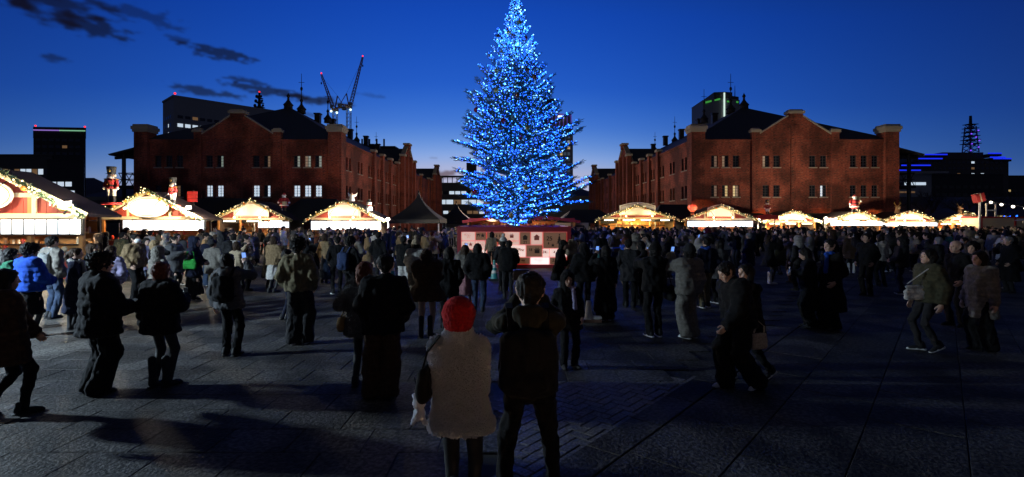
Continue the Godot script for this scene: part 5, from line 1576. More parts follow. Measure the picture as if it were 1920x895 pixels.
func build_fir() -> void:
	var base := Vector3(0.05, 0, -26.0)
	var o := thing("christmas_tree", "tall fir covered in blue lights standing on the calendar box", "christmas tree", base)
	var r := RandomNumberGenerator.new()
	r.seed = 21
	part("trunk", MB.new().lathe([Vector2(0.24, 1.6), Vector2(0.2, 3.0), Vector2(0.13, 8.0), Vector2(0.05, 12.5), Vector2(0.01, 13.55)], 10).mesh(), mats["bark"], o)
	var limb := []
	for k in 4:
		var mb := MB.new()
		var prev := Vector3.ZERO
		for q in 6:
			var t := (q + 1) / 6.0
			var p := Vector3(r.randf_range(-0.02, 0.02), 0.02 * sin(t * 5.0 + k) + 0.1 * t * t, t)
			mb.tube(prev, p, 0.028 * (1.05 - (q / 6.0)), 0.028 * (1.02 - t), 5, false)
			prev = p
		limb.append(mb.mesh())
	var sprays := [[], [], []]
	var blue := []
	var cyan := []
	var white := []
	var baubles := []
	var bulb := func(p: Vector3, hot: float) -> void:
		var t := Transform3D(Basis.from_scale(Vector3.ONE * r.randf_range(0.7, 1.25)), p)
		var z := r.randf()
		if z < 0.2 + hot * 0.4: cyan.append(t)
		elif z < 0.24 + hot * 0.66: white.append(t)
		else: blue.append(t)
	var count := 0
	var y := 2.02
	var phase := 0.0
	while y < 13.35:
		var R := fir_radius(y)
		var n := int(clampf(4.0 + R * 2.1, 4, 11))
		phase += 0.9
		var ring := r.randf_range(0.78, 1.12)
		for k in n:
			var az := phase + TAU * (k + r.randf_range(-0.35, 0.35)) / n
			var rise := lerpf(0.06, 0.8, smoothstep(3.0, 12.5, y)) + r.randf_range(-0.14, 0.16)
			var len := R / cos(rise) * minf(ring * r.randf_range(0.7, 1.16), 1.14)
			if y > 2.75 and y < 3.25 and absf(wrapf(az, -PI, PI)) < 0.45: len = 4.0          # the long low branch on the right
			var f := Vector3(cos(az) * cos(rise), sin(rise), -sin(az) * cos(rise))
			var from := Vector3(0, maxf(1.95, y - sin(rise) * len * 0.55 * smoothstep(4.0, 8.0, y)), 0)
			var x := f.cross(Vector3.UP).normalized()
			var uy := f.cross(x).normalized()
			if uy.y < 0: uy = -uy
			count += 1
			if count <= 300: part("branch", limb[r.randi() % 4], mats["bark"], o, Transform3D(Basis(x * len, uy * len, f * len), from))
			var steps := int(len / 0.18) + 2
			for q in steps:
				var t := 0.16 + 0.84 * (q + 0.5) / steps
				if t < 0.4 and r.randf() < 0.35: continue
				var p := from + f * len * t + Vector3(0, 0.1 * t * t * len, 0)
				var tw := lerpf(0.66, 0.34, t) * clampf(R / 2.0, 0.5, 1.0)
				for s in [-1.0, 1.0, 0.0]:
					if s == 0.0 and t < 0.6 and r.randf() < 0.5: continue
					var g: Vector3 = (f + x * s * r.randf_range(0.55, 1.0) + Vector3(0, r.randf_range(-0.22, 0.3), 0)).normalized()
					var l := tw * r.randf_range(0.75, 1.35)
					var gx: Vector3 = g.cross(Vector3.UP).normalized()
					var gy: Vector3 = gx.cross(g) * (1.0 if gx.cross(g).y > 0 else -1.0)
					var roll := Basis(g, r.randf_range(-0.5, 0.5))
					sprays[r.randi() % 3].append(Transform3D(roll * Basis(gx * l, gy * l, g * l), p))
					# the strings of bulbs follow the twigs
					for e in 2:
						if r.randf() < 0.66 and t < 0.97: bulb.call(p + g * l * r.randf_range(0.15, 0.8) + Vector3(r.randf_range(-0.05, 0.05), r.randf_range(0.02, 0.1), r.randf_range(-0.05, 0.05)), 0.2)
			# closely wound along the inner half of the branch
			var wound := int(len * 4.6)
			for q in wound:
				var t := pow(r.randf(), 1.7) * 0.7
				bulb.call(from + f * len * t + Vector3(r.randf_range(-0.12, 0.12), r.randf_range(-0.02, 0.14), r.randf_range(-0.12, 0.12)), 0.75)
			if r.randf() < 0.25 and R > 0.4: baubles.append(from + f * len * r.randf_range(0.55, 0.98) + Vector3(0, -0.14, 0))
		y += lerpf(0.27, 0.19, smoothstep(3, 12, y))
	for q in 420:
		var yy := 1.95 + 10.5 * pow(r.randf(), 1.25)
		var a := r.randf() * TAU
		var rr := lerpf(0.28, 0.08, clampf((yy - 2) / 10, 0, 1))
		bulb.call(Vector3(cos(a) * rr, yy, sin(a) * rr), 0.8)
	for k in 3: many("foliage", spray_mesh(40 + k), mats["fir needle"], sprays[k], o)
	var bm := MB.new().ball(Vector3.ZERO, Vector3.ONE * 0.028, 6, 4).mesh()
	many("light_bulbs", bm, glow("blue bulb", Color(0.1, 0.36, 1.0), FIR_GLOW), blue, o)
	many("light_bulbs", bm, glow("cyan bulb", Color(0.22, 0.58, 1.0), FIR_GLOW), cyan, o)
	many("light_bulbs", bm, glow("white bulb", Color(0.55, 0.85, 1.0), FIR_GLOW), white, o)
	var ball := MB.new().ball(Vector3.ZERO, Vector3.ONE * 0.13, 12, 8).lathe([Vector2(0.035, 0.12), Vector2(0.035, 0.16), Vector2(0, 0.165)], 8).mesh()
	for k in baubles.size():
		part("bauble", ball, [mat("red bauble", lin(0.3, 0.02, 0.02), 0.15, 0.4), mats["gold"], mat("bronze bauble", lin(0.25, 0.1, 0.05), 0.2, 0.5)][k % 3], o, Transform3D(Basis.IDENTITY, baubles[k]))
	# what all those bulbs give to the needles and the square
	for k in 84:
		var q := (k + 0.5) / 84.0
		var yy := 2.3 + 10.6 * (1.0 - sqrt(1.0 - q * 0.985))
		var a := k * 2.39996
		var rr := fir_radius(yy) * (0.78 if k % 3 else 0.42)
		lamp_light(o, Vector3(cos(a) * rr, yy, sin(a) * rr), Color(0.1, 0.33, 1.0), FIR_LIGHT, 0.06)
	print("fir: branches %d sprays %d bulbs %d %d %d baubles %d" % [count, sprays[0].size() * 3, blue.size(), cyan.size(), white.size(), baubles.size()])

const FIR_GLOW := 5.0
const FIR_LIGHT := 1.15

# ---------------------------------------------------------------- cones, barriers, poles, bare trees
func build_furniture() -> void:
	for q in [[-0.74, -18.7, "teal reflective traffic cone in front of the calendar box"], [-4.7, -19.6, "teal traffic cone in the gap left of the fir"], [3.6, -22.0, "tall cone post holding the blue barrier bar right of the box"], [5.6, -22.4, "tall cone post at the far end of the blue barrier bar"]]:
		var o := thing("traffic_cone", q[2], "traffic cone", Vector3(q[0], 0, q[1]))
		part("base", MB.new().slab(Vector3(0, 0.025, 0), Vector3(0.38, 0.05, 0.38), 0.01).mesh(), mats["black iron"], o)
		part("cone", MB.new().lathe([Vector2(0.14, 0.05), Vector2(0.035, 0.72), Vector2(0.02, 0.74), Vector2(0, 0.74)], 16).mesh(), mat("teal plastic", lin(0.03, 0.3, 0.3), 0.4), o)
		for y in [0.25, 0.45]:
			var f := lerpf(0.14, 0.035, (y - 0.05) / 0.67) + 0.004
			part("band", MB.new().lathe([Vector2(f, y), Vector2(f - 0.016, y + 0.1)], 16).mesh(), mats["white board"], o)
		if q[0] > 3:
			part("post", MB.new().tube(Vector3(0, 0.73, 0), Vector3(0, 1.05, 0), 0.03, 0.03, 8).mesh(), mats["white board"], o)
	var o := thing("barrier_bar", "blue striped barrier bar between two cone posts right of the box", "barrier", Vector3(3.6, 0, -22.0))
	for k in 6:
		part("stripe", MB.new().tube(Vector3(-0.7 + k * 0.46, 0.98 - 0.02 * sin(k), -0.1 * k), Vector3(-0.26 + k * 0.46, 0.98 - 0.02 * sin(k + 1), -0.1 * (k + 1)), 0.025, 0.025, 8).mesh(), mat("blue plastic", lin(0.03, 0.1, 0.6), 0.4) if k % 2 else mats["white board"], o)
	# white pillar and bag beside the long black coat
	o = thing("white_pillar", "white tapered bollard on a brown foot among the crowd", "bollard", Vector3(1.58, 0, -10.95))
	part("foot", MB.new().slab(Vector3(0.06, 0.03, 0), Vector3(0.4, 0.06, 0.3), 0.012).mesh(), mat("brown rubber", lin(0.12, 0.06, 0.04), 0.8), o)
	part("pillar", MB.new().lathe([Vector2(0.12, 0.06), Vector2(0.075, 0.2), Vector2(0.05, 0.42), Vector2(0.045, 0.44), Vector2(0, 0.44)], 14).mesh(), mats["white board"], o)
	part("foot_block", MB.new().slab(Vector3(0.16, 0.09, 0.02), Vector3(0.22, 0.06, 0.14), 0.012).mesh(), mats["white board"], o)
	# lamp pole with a red box and a string of bulbs going right
	o = thing("lamp_pole", "grey pole with a red box on top at the end of the bulb string", "pole", Vector3(41.8, 0, -46))
	part("pole", MB.new().tube(Vector3.ZERO, Vector3(0, 4.3, 0), 0.11, 0.09, 10).mesh(), mats["galvanised"], o)
	part("red_box", MB.new().box(Vector3(-0.1, 4.25, 0), Vector3(0.75, 0.75, 0.5), Basis.from_euler(Vector3(0, 0, 0.25))).mesh(), mats["red cloth"], o)
	part("box_band", MB.new().box(Vector3(-0.1, 4.25, 0), Vector3(0.1, 0.78, 0.53), Basis.from_euler(Vector3(0, 0, 0.25))).mesh(), mats["cream trim"], o)
	var a := Vector3(42.2, 4.05, -45.8)
	var b := Vector3(36.5, 3.1, -34.0)
	o = thing("bulb_string", "string of round white bulbs sagging from the pole to the right edge", "string lights", a)
	var wire := MB.new()
	var prev := Vector3.ZERO
	for k in 16:
		var t := (k + 1) / 15.0 * 1.25
		var p := (b - a) * t + Vector3(0, -0.7 * t * (1.25 - t), 0)
		wire.tube(prev, p, 0.012, 0.012, 4, false)
		if k % 2 == 0:
			part("light_bulb", MB.new().ball(p + Vector3(0, -0.1, 0), Vector3.ONE * 0.11, 10, 7).mesh(), glow("string bulb", Color(1.0, 0.93, 0.82), 5.0), o)
			if k % 6 == 0: lamp_light(o, p + Vector3(0, -0.28, 0), Color(1, 0.9, 0.75), 0.8, 0.08)
		prev = p
	part("wire", wire.mesh(), mats["black iron"], o)
	# white booth with a red frame and a patio heater
	o = thing("white_booth", "white walled booth with a red frame at the right edge", "booth", Vector3(49.5, 0, -50.5))
	part("wall", MB.new().span(Vector3(-3.4, 0, -2.4), Vector3(4.6, 2.45, -0.1)).mesh(), mats["cream trim"], o)
	var rf := MB.new()
	rf.span(Vector3(-3.5, 2.451, -2.5), Vector3(4.7, 2.6, 0.0))
	for x in [-3.45, -0.1, 4.5]: rf.span(Vector3(x, 0, -0.099), Vector3(x + 0.16, 2.45, -0.02))
	part("frame", rf.mesh(), mats["red cloth"], o)
	o = thing("patio_heater", "dark patio heater with a wide hood before the white booth", "heater", Vector3(46.3, 0, -46.5))
	part("post", MB.new().lathe([Vector2(0.25, 0), Vector2(0.22, 0.5), Vector2(0.04, 0.55), Vector2(0.04, 1.9), Vector2(0.12, 1.95), Vector2(0.12, 2.15)], 12).mesh(), mats["black iron"], o)
	part("hood", MB.new().lathe([Vector2(0.75, 2.2), Vector2(0.1, 2.36), Vector2(0, 2.37)], 18).mesh(), mats["galvanised"], o)
	o = thing("letter_sign", "white framed box sign on the booth roof at the right edge", "sign", Vector3(46.6, 2.6, -50.0))
	var sg := MB.new()
	for q in [[-0.5, 0, -0.4, 1.3], [0.4, 0, 0.5, 1.3], [-0.4, 0.55, 0.4, 0.67], [-0.4, 1.2, 0.4, 1.3]]: sg.span(Vector3(q[0], q[1], -0.1), Vector3(q[2], q[3], 0))
	part("frame", sg.mesh(), mats["white board"], o)
	# bare trees at right
	var i := 0
	for q in [[52, -72, 6.5], [60, -75, 7.2], [68, -72, 7.0], [75, -76, 8.0], [57, -64, 5.8], [66, -62, 6.4], [81, -70, 7.5]]:
		bare_tree(["bare tree nearest the right warehouse's outer corner", "bare tree behind the reindeer head stall", "bare tree behind the lamp pole", "tallest bare tree near the blue lights at the right", "low bare tree behind the last right stall", "bare tree right of the lamp pole", "bare tree at the right edge"][i], Vector3(q[0], 0, q[1]), q[2], 50 + i)
		i += 1
	o = thing("blue_light_bush", "small shrub wrapped in blue lights at the right edge", "shrub", Vector3(67.0, 0, -68.5))
	var twig := MB.new()
	var bl := []
	for k in 70:
		var e := Vector3(rng.randf_range(-1.4, 1.4), rng.randf_range(1.2, 3.0), rng.randf_range(-1, 1))
		twig.tube(Vector3(e.x * 0.1, 0.2, 0), e, 0.03, 0.008, 4, false)
		for t in 4: bl.append(Transform3D(Basis.from_scale(Vector3.ONE * 2.2), Vector3(e.x * 0.1, 0.2, 0).lerp(e, rng.randf_range(0.5, 1.0))))
	part("stem", twig.mesh(), mats["bark"], o)
	many("light_bulbs", bulb_mesh(), mats["blue bulb"], bl, o)

func bare_tree(label: String, at: Vector3, tall: float, sd: int) -> void:
	var r := RandomNumberGenerator.new()
	r.seed = sd
	var o := thing("bare_tree", label, "tree", at, 0, "bare trees by the right stalls")
	var trunk := MB.new()
	trunk.tube(Vector3.ZERO, Vector3(0, tall * 0.3, 0), 0.2, 0.14, 8)
	part("trunk", trunk.mesh(), mats["bark"], o)
	var cr := MB.new()
	var grow := []
	for k in 6:
		var a := TAU * k / 6 + r.randf()
		grow.append([Vector3(0, tall * 0.28, 0), Vector3(cos(a) * 0.7, 1, sin(a) * 0.7).normalized(), tall * 0.32, 0.1, 0])
	while grow:
		var g: Array = grow.pop_back()
		var e: Vector3 = g[0] + g[1] * g[2]
		cr.tube(g[0], e, g[3], g[3] * 0.6, 4 if g[4] > 1 else 6, false)
		if g[4] < 4:
			for k in 3:
				var d: Vector3 = (g[1] + Vector3(r.randf_range(-0.8, 0.8), r.randf_range(-0.35, 0.5), r.randf_range(-0.8, 0.8))).normalized()
				grow.append([g[0].lerp(e, r.randf_range(0.5, 1.0)), d, g[2] * r.randf_range(0.55, 0.75), g[3] * 0.58, g[4] + 1])
	part("branches", cr.mesh(), mats["bark"], o)

# ---------------------------------------------------------------- smooth bodies: tapered capsules joined by a soft minimum, meshed as surface nets
# bone: [from, to, radius, radius] adds, a fifth entry true cuts away. Returns [vertices, normals, indices].
func nets(bones: Array, cell: float, k := 0.03, floor_y := -1e9, wrinkle := 0.0, sd := 0, freq := 9.0) -> Array:
	var lo := Vector3.ONE * 1e9
	var hi := -lo
	for b in bones:
		if b.size() > 4: continue
		var r: float = maxf(b[2], b[3])
		lo = lo.min((b[0] as Vector3).min(b[1]) - Vector3.ONE * r)
		hi = hi.max((b[0] as Vector3).max(b[1]) + Vector3.ONE * r)
	lo -= Vector3.ONE * cell * 2.2
	hi += Vector3.ONE * cell * 2.2
	lo.y = maxf(lo.y, floor_y - cell * 2.2)
	var nx := int((hi.x - lo.x) / cell) + 2
	var ny := int((hi.y - lo.y) / cell) + 2
	var nz := int((hi.z - lo.z) / cell) + 2
	var sy := nx
	var sz := nx * ny
	var f := PackedFloat32Array()
	f.resize(nx * ny * nz)
	f.fill(1.0)
	for b in bones:
		var a: Vector3 = b[0]
		var ab: Vector3 = b[1] - a
		var ra: float = b[2]
		var dr: float = b[3] - ra
		var il := 1.0 / maxf(ab.length_squared(), 1e-9)
		var cut: bool = b.size() > 4
		var reach := maxf(ra, ra + dr) + k + cell * 1.8
		var p0 := (a.min(a + ab) - Vector3.ONE * reach - lo) / cell
		var p1 := (a.max(a + ab) + Vector3.ONE * reach - lo) / cell
		var x0 := maxi(0, int(p0.x)); var x1 := mini(nx - 1, int(p1.x) + 1)
		for z in range(maxi(0, int(p0.z)), mini(nz - 1, int(p1.z) + 1) + 1):
			for y in range(maxi(0, int(p0.y)), mini(ny - 1, int(p1.y) + 1) + 1):
				var i := z * sz + y * sy + x0
				var q := lo + Vector3(x0, y, z) * cell - a
				for x in range(x0, x1 + 1):
					var t := clampf(q.dot(ab) * il, 0.0, 1.0)
					var d := (q - ab * t).length() - ra - dr * t
					var g := f[i]
					if cut:
						if -d > g: f[i] = -d
					else:
						var h := k - absf(g - d)
						if h > 0.0: f[i] = minf(g, d) - h * h * 0.25 / k
						elif d < g: f[i] = d
					q.x += cell
					i += 1
	if floor_y > -1e8:
		for y in ny:
			var d := floor_y - (lo.y + y * cell)
			if d < -cell * 3.0: break
			for z in nz:
				var i := z * sz + y * sy
				for x in nx:
					if d > f[i + x]: f[i + x] = d
	var at := PackedInt32Array()
	at.resize(nx * ny * nz)
	at.fill(-1)
	var v := PackedVector3Array()
	var o8 := [0, 1, sy, sy + 1, sz, sz + 1, sz + sy, sz + sy + 1]
	var o1: int = o8[1]; var o2: int = o8[2]; var o3: int = o8[3]; var o4: int = o8[4]; var o5: int = o8[5]; var o6: int = o8[6]; var o7: int = o8[7]
	var corner := [Vector3(0, 0, 0), Vector3(1, 0, 0), Vector3(0, 1, 0), Vector3(1, 1, 0), Vector3(0, 0, 1), Vector3(1, 0, 1), Vector3(0, 1, 1), Vector3(1, 1, 1)]
	var edges := [[0, 1], [2, 3], [4, 5], [6, 7], [0, 2], [1, 3], [4, 6], [5, 7], [0, 4], [1, 5], [2, 6], [3, 7]]
	for z in nz - 1:
		for y in ny - 1:
			var i := z * sz + y * sy
			for x in nx - 1:
				var s := int(f[i] < 0.0) + int(f[i + o1] < 0.0) + int(f[i + o2] < 0.0) + int(f[i + o3] < 0.0) + int(f[i + o4] < 0.0) + int(f[i + o5] < 0.0) + int(f[i + o6] < 0.0) + int(f[i + o7] < 0.0)
				if s != 0 and s != 8:
					var p := Vector3.ZERO
					var c := 0
					for e in edges:
						var fa := f[i + o8[e[0]]]
						var fb := f[i + o8[e[1]]]
						if (fa < 0.0) != (fb < 0.0):
							p += (corner[e[0]] as Vector3).lerp(corner[e[1]], fa / (fa - fb))
							c += 1
					at[i] = v.size()
					v.append(lo + (Vector3(x, y, z) + p / c) * cell)
				i += 1
	var ids := PackedInt32Array()
	for z in range(1, nz - 1):
		for y in range(1, ny - 1):
			var i := z * sz + y * sy + 1
			for x in range(1, nx - 1):
				if at[i] >= 0 or at[i - 1] >= 0 or at[i - sy] >= 0:
					var s := f[i] < 0.0
					for e in 3:
						var step: int = [1, sy, sz][e]
						if (f[i + step] < 0.0) == s: continue
						var u: int = [sy, sz, 1][e]
						var w: int = [sz, 1, sy][e]
						var a := at[i - u - w]; var b := at[i - w]; var c := at[i]; var d := at[i - u]
						if a < 0 or b < 0 or c < 0 or d < 0: continue
						if s:
							ids.append(a); ids.append(c); ids.append(b); ids.append(a); ids.append(d); ids.append(c)
						else:
							ids.append(a); ids.append(b); ids.append(c); ids.append(a); ids.append(c); ids.append(d)
				i += 1
	var n := normals_of(v, ids)
	if wrinkle > 0.0:
		var noise := FastNoiseLite.new()
		noise.seed = sd
		noise.frequency = freq * 0.1
		noise.fractal_octaves = 3
		for i in v.size():
			var p := v[i] * 10.0
			v[i] += n[i] * wrinkle * (noise.get_noise_3d(p.x, p.y * 0.55, p.z) * 1.6 - 0.1)
		n = normals_of(v, ids)
	return [v, n, ids]

func normals_of(v: PackedVector3Array, ids: PackedInt32Array) -> PackedVector3Array:
	var n := PackedVector3Array()
	n.resize(v.size())
	for i in range(0, ids.size(), 3):
		var a := ids[i]; var b := ids[i + 1]; var c := ids[i + 2]
		var m := (v[c] - v[a]).cross(v[b] - v[a])
		n[a] += m; n[b] += m; n[c] += m
	for i in n.size(): n[i] = n[i].normalized()
	return n

func placed(a: Array, t: Transform3D) -> Array:
	var ids: PackedInt32Array = a[2]
	if t.basis.determinant() < 0:
		ids = ids.duplicate()
		ids.reverse()
	var b := t.basis.inverse().transposed()
	var n: PackedVector3Array = Transform3D(b, Vector3.ZERO) * (a[1] as PackedVector3Array)
	for i in n.size(): n[i] = n[i].normalized()
	return [t * (a[0] as PackedVector3Array), n, ids]

func joined(list: Array) -> Array:
	var v := PackedVector3Array(); var n := PackedVector3Array(); var ids := PackedInt32Array()
	for a in list:
		var base := v.size()
		v.append_array(a[0]); n.append_array(a[1])
		var from: PackedInt32Array = a[2]
		if base == 0:
			ids.append_array(from)
		else:
			for k in from: ids.append(k + base)
	return [v, n, ids]

func arrays_of(mb: MB) -> Array:
	return [mb.v, mb.n, PackedInt32Array(range(mb.v.size()))]

func to_mesh(surfaces: Array, surface_mats := []) -> ArrayMesh:
	var m := ArrayMesh.new()
	for s in surfaces:
		var a := []
		a.resize(Mesh.ARRAY_MAX)
		a[Mesh.ARRAY_VERTEX] = s[0]
		a[Mesh.ARRAY_NORMAL] = s[1]
		a[Mesh.ARRAY_INDEX] = s[2]
		m.add_surface_from_arrays(Mesh.PRIMITIVE_TRIANGLES, a)
	for k in surface_mats.size(): m.surface_set_material(k, surface_mats[k])
	return m

# ---------------------------------------------------------------- heads, hands, hair, shoes, bags: made once, shared
var kit := {}

func build_kit() -> void:
	var V := func(x: float, y: float, z: float) -> Vector3: return Vector3(x, y, z)
	for fine in [true, false]:
		var c := 0.0075 if fine else 0.015
		var b := [[V.call(0, .034, -.024), V.call(0, .032, .012), .088, .084], [V.call(0, 0, .028), V.call(0, -.05, .042), .066, .052], [V.call(-.012, -.088, .056), V.call(.012, -.088, .056), .03, .03],
			[V.call(.045, -.045, .005), V.call(.022, -.088, .05), .032, .026], [V.call(-.045, -.045, .005), V.call(-.022, -.088, .05), .032, .026], [V.call(0, .012, .094), V.call(0, -.028, .114), .009, .014],
			[V.call(-.036, .026, .08), V.call(.036, .026, .08), .014, .014], [V.call(.04, -.025, .066), V.call(.04, -.03, .066), .026, .024], [V.call(-.04, -.025, .066), V.call(-.04, -.03, .066), .026, .024],
			[V.call(-.02, -.06, .086), V.call(.02, -.06, .086), .011, .011], [V.call(.088, .016, -.012), V.call(.085, -.026, -.004), .018, .012], [V.call(-.088, .016, -.012), V.call(-.085, -.026, -.004), .018, .012],
			[V.call(0, -.06, -.022), V.call(0, -.19, -.034), .056, .062]]
		if fine: b.append_array([[V.call(.034, .004, .108), V.call(.034, .004, .1), .016, .016, true], [V.call(-.034, .004, .108), V.call(-.034, .004, .1), .016, .016, true]])
		kit["head" + ("" if fine else "_plain")] = nets(b, c, 0.02)
	var eyes := MB.new()
	var brows := MB.new()
	for s in [-1, 1]:
		eyes.ball(Vector3(s * .034, .003, .0795), Vector3(.014, .009, .012), 8, 6)
		brows.ball(Vector3(s * .036, .03, .094), Vector3(.02, .005, .006), 8, 4)
	kit.eyes = joined([arrays_of(eyes), arrays_of(brows)])
	var lips := MB.new()
	lips.ball(Vector3(0, -.057, .097), Vector3(.022, .005, .006), 8, 5).ball(Vector3(0, -.065, .096), Vector3(.018, .006, .006), 8, 5)
	kit.lips = arrays_of(lips)
	kit.mask = nets([[Vector3(-.02, -.045, .07), Vector3(.02, -.045, .07), .06, .06], [Vector3(0, -.02, .1), Vector3(0, -.05, .09), .03, .034], [Vector3(0, .06, .02), Vector3(0, .1, .02), .075, .08, true], [Vector3(0, -.02, -.06), Vector3(0, -.1, -.06), .085, .085, true]], 0.011, 0.02)
	# hand: the right one, wrist at the origin, fingers along -Y, palm facing +X (towards the thigh), thumb towards +Z
	var poses := {"relaxed": 0.55, "grip": 1.25}
	for pose in poses:
		var bend: float = poses[pose]
		var b := [[Vector3(0, .02, 0), Vector3(0, -.02, 0), .026, .027], [Vector3(0, -.03, .018), Vector3(.003, -.085, .026), .02, .016], [Vector3(0, -.03, 0), Vector3(.002, -.09, 0.004), .021, .016], [Vector3(0, -.03, -.018), Vector3(.003, -.082, -.022), .02, .014]]
		var lens := [.068, .078, .072, .056]
		for i in 4:
			var z := .03 - i * .0185
			var p := Vector3(.003, -.088 + (.004 if i == 0 or i == 3 else 0.0), z)
			var ang := 0.15 + bend * 0.35 + i * 0.05
			for j in 3:
				var l: float = lens[i] * [.46, .31, .23][j]
				var q := p + Vector3(sin(ang), -cos(ang), -0.05 * (i - 1.5)) * l
				b.append([p, q, [.0098, .0088, .0078][j], [.0088, .0078, .0068][j]])
				p = q
				ang += bend * 0.75
		var th := Vector3(.006, -.028, .026)
		var t1 := th + Vector3(.018 + bend * .01, -.03, .024)
		var t2 := t1 + Vector3(.012 + bend * .012, -.028, .006 - bend * .006)
		b.append_array([[Vector3(0, -.01, .014), th, .02, .017], [th, t1, .015, .0115], [t1, t2, .011, .009]])
		kit["hand_" + pose] = nets(b, 0.0048, 0.008)
	# shoes, toe towards +Z, ankle at the origin, sole at y -0.08
	var sh := [[Vector3(0, -.03, -.045), Vector3(0, -.02, -.04), .042, .04], [Vector3(0, -.04, 0), Vector3(.004, -.052, .09), .043, .034], [Vector3(.004, -.053, .09), Vector3(.008, -.058, .155), .038, .026], [Vector3(0, .0, -.03), Vector3(0, .03, -.025), .046, .046]]
	kit.shoe = nets(sh, 0.013, 0.02, -0.078)
	kit.sole = nets([[Vector3(0, -.075, -.055), Vector3(0, -.075, .05), .047, .046], [Vector3(.003, -.075, .05), Vector3(.009, -.075, .16), .046, .036], [Vector3(-.1, .0, 0), Vector3(.1, .0, 0), .062, .062, true], [Vector3(-.1, .0, .1), Vector3(.1, .0, .16), .062, .062, true], [Vector3(-.1, .0, -.1), Vector3(.1, .0, -.05), .062, .062, true]], 0.014, 0.01, -0.085)
	kit.boot = nets(sh + [[Vector3(0, .0, -.03), Vector3(0, .3, -.04), .044, .052]], 0.016, 0.025, -0.08)
	for q in ["shoe", "boot", "sole"]: kit["mesh_" + q] = to_mesh([kit[q]])
	# hair on a head whose middle is the origin
	var face := [Vector3(0, -.05, .13), Vector3(0, .0, .125), .082, .08, true]
	var cap := [[Vector3(0, .04, -.028), Vector3(0, .042, .012), .1, .095]]
	kit.hair_short = nets(cap + [[Vector3(0, .0, -.06), Vector3(0, -.05, -.055), .068, .05], face], 0.012, 0.03, -0.09, 0.014, 3, 30.0)
	kit.hair_curly = nets([[Vector3(0, .05, -.025), Vector3(0, .055, .02), .118, .11], [Vector3(0, .0, -.05), Vector3(0, -.05, -.05), .1, .07], face], 0.013, 0.03, -0.1, 0.032, 5, 40.0)
	kit.hair_bob = nets(cap + [[Vector3(.055, .0, -.03), Vector3(.062, -.1, -.02), .06, .05], [Vector3(-.055, .0, -.03), Vector3(-.062, -.1, -.02), .06, .05], [Vector3(0, .0, -.07), Vector3(0, -.1, -.06), .07, .06], face], 0.013, 0.03, -0.13, 0.01, 7, 25.0)
	kit.hair_long = nets(cap + [[Vector3(.055, .0, -.03), Vector3(.085, -.22, -.02), .055, .04], [Vector3(-.055, .0, -.03), Vector3(-.085, -.22, -.02), .055, .04], [Vector3(.03, .0, -.075), Vector3(.04, -.34, -.1), .065, .045], [Vector3(-.03, .0, -.075), Vector3(-.04, -.36, -.1), .065, .045], face, [Vector3(0, -.14, .1), Vector3(0, -.22, .1), .09, .09, true]], 0.014, 0.03, -1e9, 0.014, 9, 28.0)
	kit.hair_tail = nets(cap + [[Vector3(0, .0, -.06), Vector3(0, -.04, -.055), .065, .05], [Vector3(0, .04, -.13), Vector3(0, -.05, -.16), .035, .042], [Vector3(0, -.05, -.16), Vector3(0, -.24, -.13), .042, .016], face], 0.012, 0.025, -1e9, 0.008, 11, 30.0)
	kit.hair_bun = nets(cap + [[Vector3(0, .0, -.06), Vector3(0, -.04, -.055), .065, .05], [Vector3(0, .11, -.1), Vector3(0, .115, -.105), .045, .045], face], 0.012, 0.02, -0.09, 0.008, 12, 30.0)
	kit.hair_thin = nets([[Vector3(0, .02, -.04), Vector3(0, .0, -.05), .096, .09], [Vector3(0, .2, .1), Vector3(0, .08, .1), .1, .09, true], face], 0.012, 0.02, -0.08)
	kit.hair_beanie = nets([[Vector3(0, .055, -.03), Vector3(0, .075, -.03), .112, .104], [Vector3(0, .12, -.035), Vector3(0, .125, -.04), .07, .06], [Vector3(-.04, .035, .05), Vector3(.04, .035, .05), .066, .066], [Vector3(0, .02, -.04), Vector3(0, .03, -.03), .117, .117]], 0.011, 0.02, 0.022, 0.004, 4, 60.0)
	kit.hair_slouch = nets([[Vector3(0, .05, -.03), Vector3(0, .07, -.035), .118, .11], [Vector3(0, .1, -.045), Vector3(0, .105, -.055), .08, .07], [Vector3(0, -.03, -.05), Vector3(0, .03, -.04), .108, .116], [Vector3(0, -.12, .14), Vector3(0, -.02, .15), .1, .1, true]], 0.009, 0.03, -0.1, 0.004, 4, 60.0)
	for q in ["hair_slouch", "hair_beanie"]:                            # ribs of the knitting
		var a: Array = kit[q]
		var v: PackedVector3Array = a[0]
		for i in v.size(): v[i] += a[1][i] * 0.0045 * (absf(sin(atan2(v[i].x, v[i].z + 0.03) * 15.0)) - 0.6) * clampf(2.6 - v[i].y * 18.0, 0.25, 1.0)
		kit[q] = [v, normals_of(v, a[2]), a[2]]
	kit.hair_cap = nets([[Vector3(0, .05, -.026), Vector3(0, .06, .01), .108, .102], [Vector3(-.03, .045, .1), Vector3(.03, .045, .1), .03, .03], [Vector3(-.03, .038, .14), Vector3(.03, .038, .14), .022, .022]], 0.011, 0.02, 0.025)
	kit.hair_hood = nets([[Vector3(0, .035, -.035), Vector3(0, .05, .0), .132, .125], [Vector3(0, -.06, -.04), Vector3(0, -.16, -.03), .12, .13], [Vector3(0, .14, -.06), Vector3(0, .12, -.11), .05, .06], [Vector3(0, -.06, .15), Vector3(0, .01, .16), .098, .095, true]], 0.014, 0.04, -0.26, 0.012, 6, 16.0)
